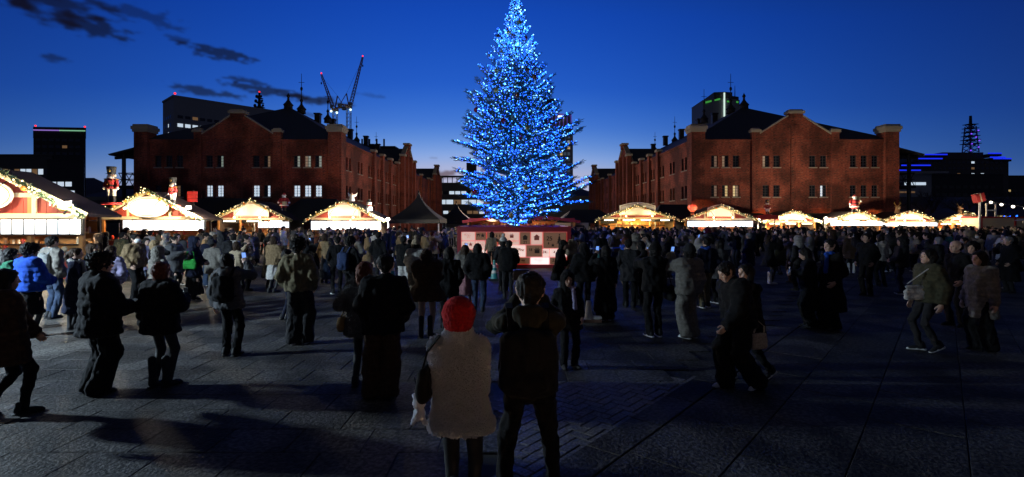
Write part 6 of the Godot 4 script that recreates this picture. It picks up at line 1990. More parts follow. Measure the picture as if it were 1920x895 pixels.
	kit.hair_fur = nets([[Vector3(0, .035, -.035), Vector3(0, .05, .0), .132, .125], [Vector3(0, -.08, -.04), Vector3(0, -.14, -.03), .13, .15], [Vector3(0, -.06, .15), Vector3(0, .01, .16), .098, .095, true]], 0.013, 0.04, -0.26, 0.02, 16, 70.0)
	kit.hair_pom = joined([kit.hair_beanie, nets([[Vector3(0, .225, -.04), Vector3(0, .23, -.04), .055, .055]], 0.013, 0.01, -1e9, 0.016, 3, 80.0)])
	for k in ["head", "head_plain"]: kit[k + "_set"] = [kit[k], kit.eyes, kit.lips]
	for k in kit.keys():
		if (k as String).begins_with("hair_") or k == "mask": kit["mesh_" + k] = to_mesh([kit[k]])
	# bags, worn on the back of a 1.7 m person standing at the origin and facing +Z
	var pack := [[Vector3(-.1, 1.0, -.2), Vector3(-.1, 1.28, -.19), .075, .07], [Vector3(.1, 1.0, -.2), Vector3(.1, 1.28, -.19), .075, .07], [Vector3(0, 1.0, -.22), Vector3(0, 1.3, -.2), .085, .08], [Vector3(-.06, 1.03, -.28), Vector3(.06, 1.03, -.28), .05, .05]]
	kit.pack = to_mesh([nets(pack, 0.018, 0.04, -1e9, 0.008, 2, 12.0)])
	for s in [-1, 1]:
		var st := MB.new()
		var run := [Vector3(s * .1, 1.34, -.17), Vector3(s * .11, 1.47, -.07), Vector3(s * .115, 1.49, .03), Vector3(s * .125, 1.36, .155), Vector3(s * .14, 1.16, .16), Vector3(s * .16, 1.04, .0), Vector3(s * .13, 1.0, -.14)]
		for i in run.size() - 1: st.beam(run[i], run[i + 1], 0.045, 0.012)
		kit["pack_strap%d" % s] = st.mesh()

func bent(a: Vector3, b: Vector3, l1: float, l2: float, pole: Vector3) -> Array:     # [joint, end]
	var d := b - a
	var l := clampf(d.length(), 0.02, (l1 + l2) * 0.998)
	var f := d.normalized()
	var c := (l1 * l1 - l2 * l2 + l * l) / (2 * l)
	var h := sqrt(maxf(0.0, l1 * l1 - c * c))
	var side := (pole - f * pole.dot(f)).normalized()
	return [a + f * c + side * h, a + f * l]

# ---------------------------------------------------------------- a person
# s: pose, coat, legs, hair, plus lean, look (yaw, pitch), cell. Built 1.7 m tall, facing +Z, feet at the origin.
func person_meshes(s: Dictionary) -> Dictionary:
	var cell: float = s.get("cell", 0.03)
	var sd: int = s.get("seed", 1)
	var r := RandomNumberGenerator.new()
	r.seed = sd
	var pose: String = s.get("pose", "down")
	var coat: String = s.get("coat", "jacket")
	var legs: String = s.get("legs", "trousers")
	var lean: float = s.get("lean", 0.0)
	var hip := Vector3(r.randf_range(-.02, .02), .93, 0)
	var walk: float = s.get("walk", 0.0)
	var foot := [Vector3(-.09 + r.randf_range(-.025, .02), .08, r.randf_range(-.05, .06)), Vector3(.09 + r.randf_range(-.02, .025), .08, r.randf_range(-.06, .05))]
	if s.has("wide"):
		foot[0].x -= s.wide; foot[1].x += s.wide
	if walk != 0.0:
		foot[0] = Vector3(-.08, .08, walk * 0.33)
		foot[1] = Vector3(.08, .12, -walk * 0.36)
		hip.y = .90
	var up := Transform3D(Basis(Vector3.RIGHT, lean), hip) * Transform3D(Basis(Vector3.BACK, r.randf_range(-.03, .03)), -Vector3(0, .93, 0))
	var chest: Vector3 = up * Vector3(0, 1.25, 0)
	var neck: Vector3 = up * Vector3(0, 1.46, -.01)
	var head: Vector3 = up * Vector3(0, 1.585, .02)
	var look := Basis.from_euler(Vector3(s.get("pitch", 0.0), s.get("yaw", 0.0), r.randf_range(-.06, .06)))
	var ht := Transform3D(look, neck) * Transform3D(Basis.IDENTITY, Vector3(0, .125, .03))
	var arm := []
	for i in 2:
		var sg: float = [-1.0, 1.0][i]                                # 0 the right arm (x < 0), 1 the left
		var sh: Vector3 = up * Vector3(sg * .175, 1.37, -.01)
		var w := Vector3(sg * (.27 + r.randf_range(-.02, .03)), .84, .04 + r.randf_range(-.05, .06))
		var pole := Vector3(sg * .25, 0, -1)
		var up_pose := false
		match pose:
			"pocket": w = Vector3(sg * .225, .92, .11); pole = Vector3(sg * .45, 0, -1)
			"phone": w = Vector3(sg * .06, 1.18 + r.randf_range(-.05, .05), .3); pole = Vector3(sg * .6, -1, -.2); up_pose = true
			"phone_up": w = Vector3(sg * .07, 1.5 + r.randf_range(-.06, .1), .33); pole = Vector3(sg * .7, -.8, 0); up_pose = true
			"right_up":
				if i == 0: w = Vector3(-.14, 1.52, .33); pole = Vector3(-.7, -.8, 0); up_pose = true
			"left_up":
				if i == 1: w = Vector3(.14, 1.5, .33); pole = Vector3(.7, -.8, 0); up_pose = true
			"right_phone":
				if i == 0: w = Vector3(-.08, 1.18, .3); pole = Vector3(-.6, -1, -.2); up_pose = true
			"hold": w = Vector3(sg * .12, 1.02, .27); pole = Vector3(sg * .7, -.5, -.5)
			"face": w = Vector3(sg * .06, 1.5, .17); pole = Vector3(sg * .9, -.6, .1); up_pose = true
			"point":
				if i == 0: w = Vector3(-.68, 1.32, .12); pole = Vector3(0, -1, 0); up_pose = true
			"swing": w = Vector3(sg * .23, .9, sg * .3 * signf(walk) if walk != 0.0 else .1)
			"wrap":
				w = Vector3(-sg * .1, 1.22 - .06 * i, .22); pole = Vector3(sg * .8, -.6, -.2)
			"side": w = Vector3(sg * .12, .98, .22); pole = Vector3(sg * .18, 0, -1)
			"hip": w = Vector3(sg * .2, .98, .1); pole = Vector3(sg, 0, -.4)
			"bagarm":
				if i == 1: w = Vector3(.2, 1.05, .14); pole = Vector3(.6, 0, -1)
		var wt: Vector3 = up * w if lean > 0.3 or up_pose else w + (up * Vector3(0, 1.1, 0) - Vector3(0, 1.1, 0)) * 0.7
		var e := bent(sh, wt, .285, .265, pole)
		arm.append([sh, e[0], e[1], up_pose])
	var leg := []
	for i in 2:
		var sg: float = [-1.0, 1.0][i]
		var h := hip + Vector3(sg * .09, -.02, 0)
		var e := bent(h, foot[i], .43, .43, Vector3(sg * .15, 0, 1))
		leg.append([h, e[0], foot[i]])
	var out := {"head": ht, "hands": [], "feet": []}
	# the body under the clothes, one surface, with head and hands
	var b := [[hip + Vector3(-.06, 0, 0), hip + Vector3(.06, 0, 0), .075, .075], [hip, chest, .075, .075], [chest + up.basis * Vector3(-.07, .02, 0), chest + up.basis * Vector3(.07, .02, 0), .075, .075], [up * Vector3(-.15, 1.36, -.01), up * Vector3(.15, 1.36, -.01), .045, .045], [up * Vector3(0, 1.38, -.01), neck + Vector3(0, .05, .01), .06, .052]]
	for a in arm: b.append_array([[a[0], a[1], .045, .038], [a[1], a[2], .036, .026]])
	for l in leg: b.append_array([[l[0], l[1], .06, .042], [l[1], l[2], .04, .028]])
	var body := [nets(b, maxf(cell * 1.4, 0.034), 0.04), placed(kit["head" if s.get("fine", false) else "head_plain"], ht)]
	for i in 2:
		var a: Array = arm[i]
		var f: Vector3 = (a[2] - a[1]).normalized()
		var inward := Vector3([1.0, -1.0][i], 0, 0) if not a[3] else up.basis * Vector3([0.35, -0.35][i], 0, 1)
		var x := (inward - f * inward.dot(f)).normalized()
		var y := -f
		var hb := Basis(x, y, x.cross(y) * (1.0 if i == 0 else -1.0))
		var t := Transform3D(hb, a[2] + f * .012)
		out.hands.append(Transform3D(Basis(x, y, x.cross(y)), a[2] + f * .1))
		body.append(placed(kit["hand_grip" if a[3] or pose == "hold" else "hand_relaxed"], t))
	out.body = to_mesh([joined(body), placed(kit.eyes, ht), placed(kit.lips, ht)], [mats["skin"], mats["eye"], mats["lip"]])
	# coat
	var c := []
	var puff := coat.begins_with("puff")
	var w := 0.012 if not puff else 0.035
	w += s.get("bulk", 0.0)
	var hem: float = {"jacket": .84, "short": .9, "mid": .66, "long": .36, "puff": .82, "puffmid": .62, "pufflong": .38, "cape": .62, "fur": .72}.get(coat, .84)
	hem = s.get("hem", hem)
	var flare: float = s.get("flare", {"mid": .02, "long": .05, "cape": .1, "fur": .03, "puffmid": .01}.get(coat, 0.0))
	for sg in [-1.0, 1.0]:
		c.append([up * Vector3(sg * .085, 1.3, -.005), up * Vector3(sg * .078, 1.05, 0), .098 + w, .1 + w])
		c.append([up * Vector3(sg * .078, 1.05, 0), hip + Vector3(sg * (.078 + flare * .5), minf(hem - .93 + .02, -.02), 0), .1 + w, (.108 if hem > .8 else .13) + maxf(w, .012) + flare])
	c.append([up * Vector3(0, 1.3, -.005), up * Vector3(0, 1.05, 0), .105 + w, .105 + w])
	c.append([up * Vector3(0, 1.05, 0), hip + Vector3(0, minf(hem - .93 + .02, -.02), 0), .105 + w, (.115 if hem > .8 else .155) + maxf(w, .012) + flare])
	for sg in [-1.0, 1.0]: c.append([up * Vector3(sg * .16, 1.365, -.015), up * Vector3(sg * .03, 1.405, -.015), .064 + w * .5, .062 + w * .3])
	c.append([up * Vector3(0, 1.38, -.015), neck + Vector3(0, -.02, -.005), .08, .064 + s.get("collar", 0.0)])
	for a in arm:
		var ww: float = w * 0.8 + (0.05 if coat == "cape" else 0.0)
		c.append([a[0], a[1], .06 + ww, .052 + ww])
		c.append([a[1], a[1].lerp(a[2], .94), .05 + ww, .042 + ww * .8])
	if s.has("flap"): c.append([up * Vector3(.09, 1.0, -.01), Vector3(.215, hem + .02, -.03), .075, .045])
	if s.has("lowhood"): c.append_array([[up * Vector3(-.06, 1.44, -.1), up * Vector3(.06, 1.44, -.1), .06, .06], [up * Vector3(0, 1.38, -.13), up * Vector3(0, 1.34, -.13), .06, .05]])
	var cv := nets(c, cell, s.get("crease", 0.045), hem, (0.009 if coat == "fur" else 0.02) if not puff else 0.013, sd, 8.0)
	if puff:
		var v: PackedVector3Array = cv[0]
		for i in v.size():
			v[i] += cv[1][i] * 0.011 * absf(sin(v[i].y * 34.0 + sd))
		cv = [v, normals_of(v, cv[2]), cv[2]]
	out.coat = to_mesh([cv])
	if s.get("tufts", 0) > 0:                                          # the curls of a fleece
		out.tufts = []
		for k in s.tufts:
			var i := r.randi() % (cv[0] as PackedVector3Array).size()
			var nn: Vector3 = cv[1][i]
			var p: Vector3 = cv[0][i] + Vector3(r.randf_range(-.008, .008), r.randf_range(-.008, .008), r.randf_range(-.008, .008))
			out.tufts.append(Transform3D(Basis(Quaternion(Vector3.UP, (nn + Vector3(r.randf_range(-.7, .7), r.randf_range(-.9, .4), r.randf_range(-.7, .7))).normalized())) * Basis(Vector3.UP, r.randf() * TAU), p).scaled_local(Vector3.ONE * r.randf_range(.7, 1.3)))
	# legs
	var g := []
	var cut := 0.035
	match legs:
		"skirt", "longskirt":
			var low := .42 if legs == "skirt" else .16
			g.append([hip + Vector3(0, -.02, 0), Vector3(hip.x, low, 0), .14, .24 if legs == "longskirt" else .2])
			cut = low
		_:
			var q: Array = {"wide": [.112, .115, .122], "tights": [.084, .06, .043], "boots": [.084, .06, .043], "bare": [.084, .06, .043], "slim": [.085, .06, .048]}.get(legs, [.09, .072, .068])
			g.append([hip + Vector3(-.06, -.01, 0), hip + Vector3(.06, -.01, 0), .115, .115])
			for l in leg:
				g.append([l[0], l[1], q[0], q[1]])
				g.append([l[1], l[2] + Vector3(0, -.02, 0), q[1], q[2]])
			cut = -1e9 if walk != 0.0 else .02
	out.legs = to_mesh([nets(g, cell * (0.85 if legs in ["tights", "boots", "bare"] else 1.0), 0.02, cut, 0.0 if legs in ["tights", "boots", "bare"] else 0.018, sd + 3, 9.0)])
	if legs == "skirt" or legs == "longskirt":
		var tg := []
		for l in leg: tg.append([l[1], l[2], .05, .036])
		out.stockings = to_mesh([nets(tg, cell, 0.01)])
	# shoes
	out.feet = []
	for i in 2:
		var l: Array = leg[i]
		var tilt := clampf((foot[i].y - .08) * 9.0, 0.0, 0.6)
		var t := Transform3D(Basis.from_euler(Vector3(tilt, [-.18, .18][i] + r.randf_range(-.12, .12), 0)), l[2])
		out.feet.append(t)
	out.shoe = kit.mesh_boot if legs == "boots" else kit.mesh_shoe
	return out

func build_person(s: Dictionary, label: String, at: Vector3, yaw: float, tall: float, group := "") -> Node3D:
	var m: Dictionary = s.meshes if s.has("meshes") else person_meshes(s)
	var o := thing("person", label, "person", at, yaw, group)
	var slim: float = s.get("slim", 1.0)
	o.scale = Vector3(slim, 1, slim) * tall / 1.7
	part("body", m.body, null, o)
	var cm: Material = s.coat_mat
	var ct := part("coat", m.coat, cm, o)
	if m.has("tufts"):
		if not kit.has("tuft"):
			var tf := MB.new()
			for k in 5:
				var a := TAU * k / 5
				var d := Vector3(cos(a), 0, sin(a))
				var e := Vector3(-d.z, 0, d.x)
				tf.tri(d * .003 + e * .004, d * .003 - e * .004, d * .009 + Vector3(0, .011, 0))
				tf.tri(d * .009 + Vector3(0, .011, 0), d * .003 - e * .004, d * .004 - e * .003 + Vector3(0, .014, 0))
			kit.tuft = tf.mesh()
		many("fleece_curls", kit.tuft, cm, m.tufts, ct)
	part("skirt" if s.get("legs", "") in ["skirt", "longskirt"] else "trousers" if not s.get("legs", "") in ["tights", "boots", "bare"] else "tights", m.legs, s.legs_mat, o)
	if m.has("stockings"): part("stockings", m.stockings, mats["tights black"], o)
	for t in m.feet:
		var sh := part("boot" if s.get("legs", "") == "boots" else "shoe", m.shoe, s.shoe_mat, o, t)
		part("sole", kit.mesh_sole, mats["sole white"] if s.get("white_sole", false) else mats["canvas black"], sh)
	var h: String = s.get("hair", "short")
	part("hat" if h in ["beanie", "cap", "pom", "slouch"] else "hood" if h in ["hood", "fur"] else "hair", kit["mesh_hair_" + h], s.hair_mat, o, (m.head as Transform3D) * Transform3D(Basis.from_scale(Vector3(1.0 / slim, s.get("hat_y", 1.0), 1.0 / slim)), Vector3(0, -0.004, 0)))
	if h in ["beanie", "cap", "pom", "slouch"]: part("hair", kit["mesh_hair_" + s.get("under", "bob")], mats["hair black"], o, m.head * Transform3D(Basis.from_scale(Vector3.ONE * 0.985), Vector3(0, -.008, 0)))
	if s.get("mask", false): part("face_mask", kit.mesh_mask, mats["white board"], o, m.head)
	o.set_meta("hand", o.transform * (m.hands[0] as Transform3D).origin)
	o.set_meta("hand2", o.transform * (m.hands[1] as Transform3D).origin)
	return o

# what people carry: things of their own
func backpack(p: Node3D, c: Color, label: String, grow := 1.0, key := "") -> void:
	var o := thing("backpack", label, "backpack", p.position, p.rotation.y)
	o.scale = p.scale
	var t := Transform3D(Basis.from_scale(Vector3(grow, 1, grow)), Vector3(0, 0, 0.0 if grow <= 1 else 0.03))
	var m := cloth("pack " + label, c, 0.1, 5.0)
	part("sack", kit.pack, m, o, t)
	for s in [-1, 1]: part("strap", kit["pack_strap%d" % s], m, o, t)

func handbag(p: Node3D, off: Vector3, size: Vector3, c: Color, label: String, strap_from := Vector3(.16, 1.46, 0), strap := true) -> void:
	var o := thing("shoulder_bag", label, "bag", p.position, p.rotation.y)
	o.scale = p.scale
	var a := nets([[off + Vector3(0, -.3, -.38) * size, off + Vector3(0, -.3, .38) * size, size.x * .55, size.x * .55], [off + Vector3(0, .3, -.36) * size, off + Vector3(0, .3, .36) * size, size.x * .4, size.x * .4], [off + Vector3(0, 0, -.4) * size, off + Vector3(0, 0, .4) * size, size.x * .5, size.x * .5]], 0.016, 0.06, -1e9, 0.006, 3, 10.0)
	var m := cloth("bag " + label, c, 0.08, 5.0)
	part("pouch", to_mesh([a]), m, o)
	if strap:
		var mb := MB.new()
		for s in [-1, 1]:
			var q := off + Vector3(0, size.y * .45, s * size.z * .36)
			mb.beam(q, q.lerp(strap_from, .55) + Vector3(.03 * signf(off.x), 0, s * .03), 0.022, 0.012)
			mb.beam(q.lerp(strap_from, .55) + Vector3(.03 * signf(off.x), 0, s * .03), strap_from, 0.022, 0.012)
		part("strap", mb.mesh(), m, o)

func phone(p: Node3D, label: String, lit := true, second := false) -> void:
	var at: Vector3 = p.get_meta("hand2" if second else "hand")
	var o := thing("phone", label, "phone", at + p.transform.basis * Vector3(.0, .035, .015), p.rotation.y)
	part("case", MB.new().slab(Vector3.ZERO, Vector3(.074, .15, .009), 0.002).mesh(), mats["black iron"], o, turned(PI, Vector3.ZERO, 0.25))
	part("screen", MB.new().box(Vector3(0, 0, -.0062), Vector3(.066, .138, .002)).mesh(), glow("phone screen", Color(0.45, 0.65, 1.0), 0.9) if lit else mats["dark pane"], o, turned(0, Vector3.ZERO, -0.25))

func pal(k: String) -> StandardMaterial3D:
	return mats["cloth " + k]

func cloth_palette() -> void:
	var c := {"black": lin(.013, .013, .014), "charcoal": lin(.035, .035, .038), "grey": lin(.12, .12, .125), "pale": lin(.42, .4, .37), "white": lin(.72, .69, .64), "navy": lin(.018, .022, .045), "blue": lin(.02, .09, .5), "denim": lin(.05, .075, .13), "paledenim": lin(.2, .24, .3), "tan": lin(.3, .21, .115), "beige": lin(.42, .33, .22), "brown": lin(.075, .045, .028), "olive": lin(.075, .07, .04), "dark olive": lin(.032, .03, .02), "khaki": lin(.2, .17, .1), "lavender": lin(.32, .29, .45), "green": lin(.03, .14, .08), "teal": lin(.04, .2, .22), "wine": lin(.16, .02, .045), "red": lin(.5, .015, .02), "pink": lin(.4, .2, .22), "stone": lin(.24, .22, .19)}
	for k in c: cloth("cloth " + k, c[k], 0.22, 3.0)
	var m := cloth("cloth fleece", lin(.62, .65, .71), 1.0, 6.0, 0.4)
	m.heightmap_texture = noise_tex("fleece_relief", 0.09, FastNoiseLite.TYPE_SIMPLEX_SMOOTH, 3, 256)
	m.albedo_texture = null
	m = cloth("cloth fluff", lin(.2, .2, .2), 1.0, 5.0, 0.4)
	m.heightmap_texture = texs["fleece_relief"]
	m = cloth("cloth knit red", lin(.5, .012, .016), 0.7, 7.0, 0.35)
	m.heightmap_texture = noise_tex("knit_relief", 0.12, FastNoiseLite.TYPE_CELLULAR, 2, 256)
	for k in [["black", lin(.012, .01, .009)], ["brown", lin(.035, .02, .012)], ["red", lin(.1, .03, .015)], ["blonde", lin(.25, .17, .09)], ["grey", lin(.2, .2, .2)]]:
		m = mat("hair " + k[0], k[1], 0.62)
		m.metallic_specular = 0.3
	mat("tights black", lin(.012, .012, .013), 0.6)

func is_knit(h: String) -> bool: return h in ["beanie", "cap", "pom", "hood", "fur", "slouch"]

# [x, d, height, facing in degrees (0 towards the camera, 90 to the right, 180 away), pose, coat, its colour, legs, their colour, hair or hat, its colour, more, label]
func placed_people() -> Array:
	return [
	[-.36, 3.5, 1.6, 178, "side", "fur", "fleece", "boots", "black", "slouch", "knit red", {hem = .78, flare = .03, under = "short", bulk = .0, crease = .022, collar = .05, tufts = 14000, slim = .9, flap = 1, hat_y = .85}, "woman in a red knit beanie and white fleece coat, seen from behind up close"],
	[.09, 3.68, 1.76, 182, "phone_up", "jacket", "dark olive", "slim", "black", "short", "black", {wide = .11, lowhood = 1, hem = .88, bulk = -.01}, "man raising a camera, hooded dark olive jacket, beside the woman in the red beanie"],
	[-1.97, 6.72, 1.6, 175, "bagarm", "mid", "fluff", "tights", "black", "long", "red", {hem = .7, flare = .02, bulk = .02, tufts = 5000}, "woman with long reddish hair and grey fluffy jacket beside a wide-trousered man"],
	[-1.62, 6.22, 1.73, 190, "pocket", "jacket", "black", "wide", "brown", "short", "black", {bulk = .03, hem = .78}, "man in black jacket and wide brown trousers beside the reddish-haired woman"],
	[-4.6, 6.66, 1.6, 165, "right_phone", "puff", "black", "boots", "black", "bob", "red", {hem = .74, bulk = .02}, "woman with reddish bob in a short black puffer, standing alone at left"],
	[-5.23, 6.43, 1.72, 150, "hold", "puff", "black", "wide", "black", "curly", "black", {hem = .72, bulk = .035}, "broad curly-haired person all in black with wide trousers at left"],
	[-5.62, 5.64, 1.63, 145, "swing", "puffmid", "brown", "slim", "black", "bob", "black", {walk = .42, bulk = .03}, "person in a brown padded coat stepping in at the left edge"],
	[-4.55, 8.17, 1.62, 180, "right_up", "jacket", "grey", "trousers", "black", "bob", "black", {hem = .8, bulk = .02, lowhood = 1}, "grey-jacketed person with a black backpack holding up a phone"],
	[-3.79, 8.99, 1.82, 185, "pocket", "jacket", "khaki", "wide", "charcoal", "curly", "black", {bulk = .025, hem = .86, white_sole = true, white_shoe = true}, "curly-haired man in a khaki jacket, dark trousers and white trainers"],
	[-4.97, 11.13, 1.52, 120, "hold", "jacket", "charcoal", "trousers", "navy", "bob", "black", {}, "short dark-haired person half hidden by the khaki-jacketed man"],
	[-8.99, 9.49, 1.7, 160, "hold", "puff", "blue", "skirt", "black", "curly", "black", {bulk = .035, hem = .86}, "woman in a bright blue fleece and black skirt at left"],
	[-9.9, 10.04, 1.6, 140, "hold", "jacket", "green", "trousers", "wine", "long", "black", {bulk = .02}, "woman in a green jacket and wine trousers at the left edge"],
	[-10.24, 11.31, 1.8, 170, "pocket", "jacket", "stone", "trousers", "denim", "short", "black", {bulk = .03}, "tall person in stone jacket and jeans wearing a pale drawstring backpack"],
	[-10.1, 12.2, 1.6, 110, "bagarm", "mid", "black", "trousers", "black", "bob", "brown", {}, "woman in a black coat carrying a beige bag behind the blue fleece"],
	[-8.72, 10.14, 1.6, 120, "hold", "long", "navy", "boots", "black", "tail", "brown", {collar = .03}, "woman in a long navy coat with a pale scarf left of the curly-haired person"],
	[-8.81, 11.13, 1.6, 200, "pocket", "puff", "lavender", "trousers", "black", "long", "brown", {}, "person in a lavender puffer behind the curly-haired person in black"],
	[-10.33, 13.91, 1.78, 75, "pocket", "jacket", "tan", "trousers", "black", "short", "black", {mask = true, bulk = .03}, "masked man in a tan jacket and black trousers facing right"],
	[-14.77, 19.24, 1.72, 170, "pocket", "jacket", "olive", "trousers", "black", "short", "black", {bulk = .03}, "person in an olive jacket facing the left-edge stall"],
	[-11.61, 16.09, 1.6, 60, "pocket", "mid", "lavender", "trousers", "paledenim", "bob", "black", {bulk = .02}, "woman in a lavender coat and pale jeans behind the masked man"],
	[-8.72, 13.91, 1.68, 100, "hold", "mid", "navy", "longskirt", "charcoal", "hood", "navy", {bulk = .02, white_sole = true}, "hooded woman in navy coat and long grey skirt with a green bag"],
	[-9.3, 13.2, 1.64, 130, "face", "jacket", "black", "trousers", "black", "bob", "blonde", {}, "fair-haired person in black looking up with hands at the face"],
	[-7.9, 11.3, 1.55, 170, "hold", "fur", "stone", "trousers", "black", "fur", "stone", {}, "person in a stone coat with a fur hood before the hooded navy coat"],
	[-9.17, 16.09, 1.76, 190, "pocket", "puff", "charcoal", "trousers", "black", "hood", "charcoal", {bulk = .03}, "tall person in a dark hooded puffer left of the grey backpack"],
	[-8.33, 15.84, 1.7, 100, "pocket", "jacket", "black", "trousers", "black", "short", "black", {}, "man in a black jacket wearing a grey backpack"],
	[-7.27, 15.37, 1.68, 160, "hold", "jacket", "tan", "skirt", "white", "bob", "brown", {bulk = .03, hem = .84}, "woman in a tan jacket and white skirt"],
	[-7.85, 16.34, 1.65, 140, "phone", "long", "black", "trousers", "black", "tail", "black", {}, "woman in a long black coat left of the tan jacket"],
	[-10.56, 19.24, 1.66, 180, "pocket", "jacket", "white", "trousers", "khaki", "bob", "black", {}, "person in a white jacket and khaki trousers seen from behind"],
	[-4.14, 12.79, 1.73, 150, "hold", "jacket", "black", "slim", "black", "curly", "black", {white_sole = true, white_shoe = true}, "curly-haired man in black wearing a blue backpack and white shoes"],
	[-5.27, 15.14, 1.68, 200, "pocket", "jacket", "black", "slim", "black", "short", "black", {white_sole = true}, "person in a black jacket with white shoe soles left of the blue backpack"],
	[-4.62, 17.45, 1.76, 170, "pocket", "jacket", "black", "trousers", "charcoal", "short", "black", {lowhood = 1, collar = .02}, "man with a beige hood folded over his black jacket"],
	[-3.31, 15.37, 1.68, 172, "phone_up", "puff", "black", "wide", "white", "short", "black", {white_sole = true}, "person in a black puffer and white trousers holding up a lit phone"],
	[-2.67, 13.73, 1.62, 175, "hold", "puff", "pale", "wide", "beige", "pom", "cloth beige", {bulk = .02}, "person in a pale puffer and beige knit hat"],
	[-1.63, 9.49, 1.62, 178, "wrap", "cape", "brown", "boots", "bare", "long", "brown", {hem = .72, bulk = .02}, "woman in a brown cape and knee boots with bare thighs"],
	[-1.34, 10.24, 1.62, 185, "pocket", "mid", "black", "trousers", "black", "bob", "black", {}, "person in a plain black coat right of the brown cape"],
	[-1.2, 12.3, 1.56, 182, "phone_up", "jacket", "stone", "skirt", "pink", "bob", "brown", {}, "woman in a stone jacket and pink skirt photographing the calendar box"],
	[-.85, 12.18, 1.6, 180, "pocket", "puff", "black", "trousers", "denim", "bob", "black", {bulk = .025}, "person in black puffer and jeans left of the teal cone"],
	[-.18, 14.2, 1.6, 180, "phone", "puff", "black", "slim", "charcoal", "short", "black", {bulk = .03}, "person in a black puffer silhouetted before the lit calendar"],
	[-.33, 15.84, 1.62, 180, "pocket", "jacket", "charcoal", "trousers", "black", "pom", "cloth white", {}, "person in a white bobble hat hidden behind the silhouetted person"],
	[1.17, 13.73, 1.64, 70, "hold", "long", "black", "trousers", "paledenim", "bob", "black", {lean = .15, pitch = .3, hem = .6, white_sole = true}, "person in a long black coat and pale jeans leaning to the fur-hooded woman"],
	[1.55, 13.91, 1.6, -70, "face", "fur", "beige", "trousers", "black", "fur", "cloth beige", {}, "woman in a beige fur-hooded coat before the right end of the calendar"],
	[1.62, 11.77, 1.6, 185, "pocket", "puff", "black", "trousers", "black", "hood", "black", {bulk = .04}, "dark hooded puffer figure behind the hooded child"],
	[.8, 7.49, 1.38, 10, "pocket", "mid", "black", "trousers", "black", "hood", "black", {hem = .7, collar = .02}, "hooded child in black facing the camera right of the camera-raising man"],
	[1.96, 11.13, 1.6, 190, "left_up", "long", "black", "wide", "black", "bob", "black", {hem = .2, flare = .04, white_sole = true}, "person in an ankle-length black coat holding a lit phone beside the white bollard"],
	[2.86, 12.79, 1.68, 160, "pocket", "mid", "charcoal", "trousers", "black", "short", "black", {}, "person in a charcoal coat behind the beanie-wearing phone photographer"],
	[3.25, 13.29, 1.62, 210, "hold", "mid", "black", "trousers", "black", "long", "black", {}, "long-haired woman in black left of the grey puffer"],
	[4.47, 17.45, 1.66, -20, "phone_up", "jacket", "pale", "trousers", "black", "long", "black", {}, "pale-jacketed woman facing the camera behind a bright blue phone"],
	[2.59, 9.58, 1.7, 185, "phone_up", "jacket", "black", "trousers", "black", "beanie", "cloth black", {bulk = .03, lowhood = 1, white_sole = true}, "person in black with a black beanie photographing with both arms raised"],
	[3.21, 9.45, 1.68, 200, "left_up", "puff", "stone", "wide", "stone", "beanie", "cloth charcoal", {bulk = .03, white_sole = true, white_shoe = true}, "person in a stone puffer, dark beanie and white trainers holding a phone"],
	[4.75, 12.71, 1.74, 190, "pocket", "jacket", "navy", "trousers", "khaki", "short", "black", {white_sole = true, collar = .02}, "man in a navy jacket with a blue collar and khaki trousers"],
	[5.36, 13.46, 1.65, 195, "pocket", "mid", "grey", "trousers", "black", "bob", "black", {white_sole = true}, "person in a grey coat right of the blue-collared man"],
	[2.92, 6.6, 1.66, -80, "swing", "puff", "black", "wide", "black", "short", "black", {walk = .5, lean = .2, pitch = .45, bulk = .03, white_sole = true, white_shoe = true}, "stooping person in black striding left in white trainers"],
	[3.22, 7.0, 1.58, -75, "swing", "mid", "black", "slim", "black", "bob", "black", {walk = .8, lean = .1, white_sole = true}, "person in black walking close behind the stooping one"],
	[6.0, 10.4, 1.6, -110, "phone", "pufflong", "black", "wide", "black", "bob", "black", {lean = .06, pitch = .35}, "person in a long black puffer bent over a lit phone"],
	[6.3, 10.19, 1.77, -80, "pocket", "long", "black", "wide", "black", "short", "black", {collar = .02}, "tall person in a black coat with a blue scarf looking left"],
	[8.81, 15.84, 1.66, 200, "pocket", "jacket", "charcoal", "trousers", "black", "fur", "cloth pale", {}, "person with a pale fluffy hood far behind the phone couple"],
	[6.85, 8.47, 1.7, -95, "down", "puff", "olive", "slim", "charcoal", "bob", "black", {bulk = .02, pitch = -.12, walk = .25, white_sole = true}, "woman in a shiny olive puffer with a white shoulder bag at right"],
	[9.08, 10.51, 1.74, -85, "pocket", "jacket", "black", "trousers", "charcoal", "thin", "brown", {}, "balding man in black behind the olive puffer"],
	[7.81, 8.54, 1.63, -85, "down", "pufflong", "stone", "wide", "black", "bob", "black", {hem = .56, bulk = .0}, "woman in a long grey padded coat near the right edge"],
	[10.18, 14.81, 1.78, -60, "pocket", "jacket", "black", "trousers", "black", "short", "black", {}, "tall man in black seen in profile left of the pale hooded jacket"],
	[12.11, 16.88, 1.7, 190, "pocket", "jacket", "pale", "trousers", "black", "bob", "black", {lowhood = 1}, "person in a pale hooded jacket among the right crowd"],
	[10.14, 11.31, 1.66, -60, "pocket", "puff", "charcoal", "trousers", "black", "curly", "black", {}, "curly-haired person in charcoal right of the balding man"],
	[-1.0, 22.6, 1.66, -160, "point", "jacket", "beige", "trousers", "charcoal", "bob", "black", {}, "woman in a beige jacket pointing with outstretched arm left of the calendar"],
	]

func color_word(k: String) -> String:
	return {"pale": "pale", "paledenim": "pale denim", "fluff": "grey fluffy"}.get(k, k)

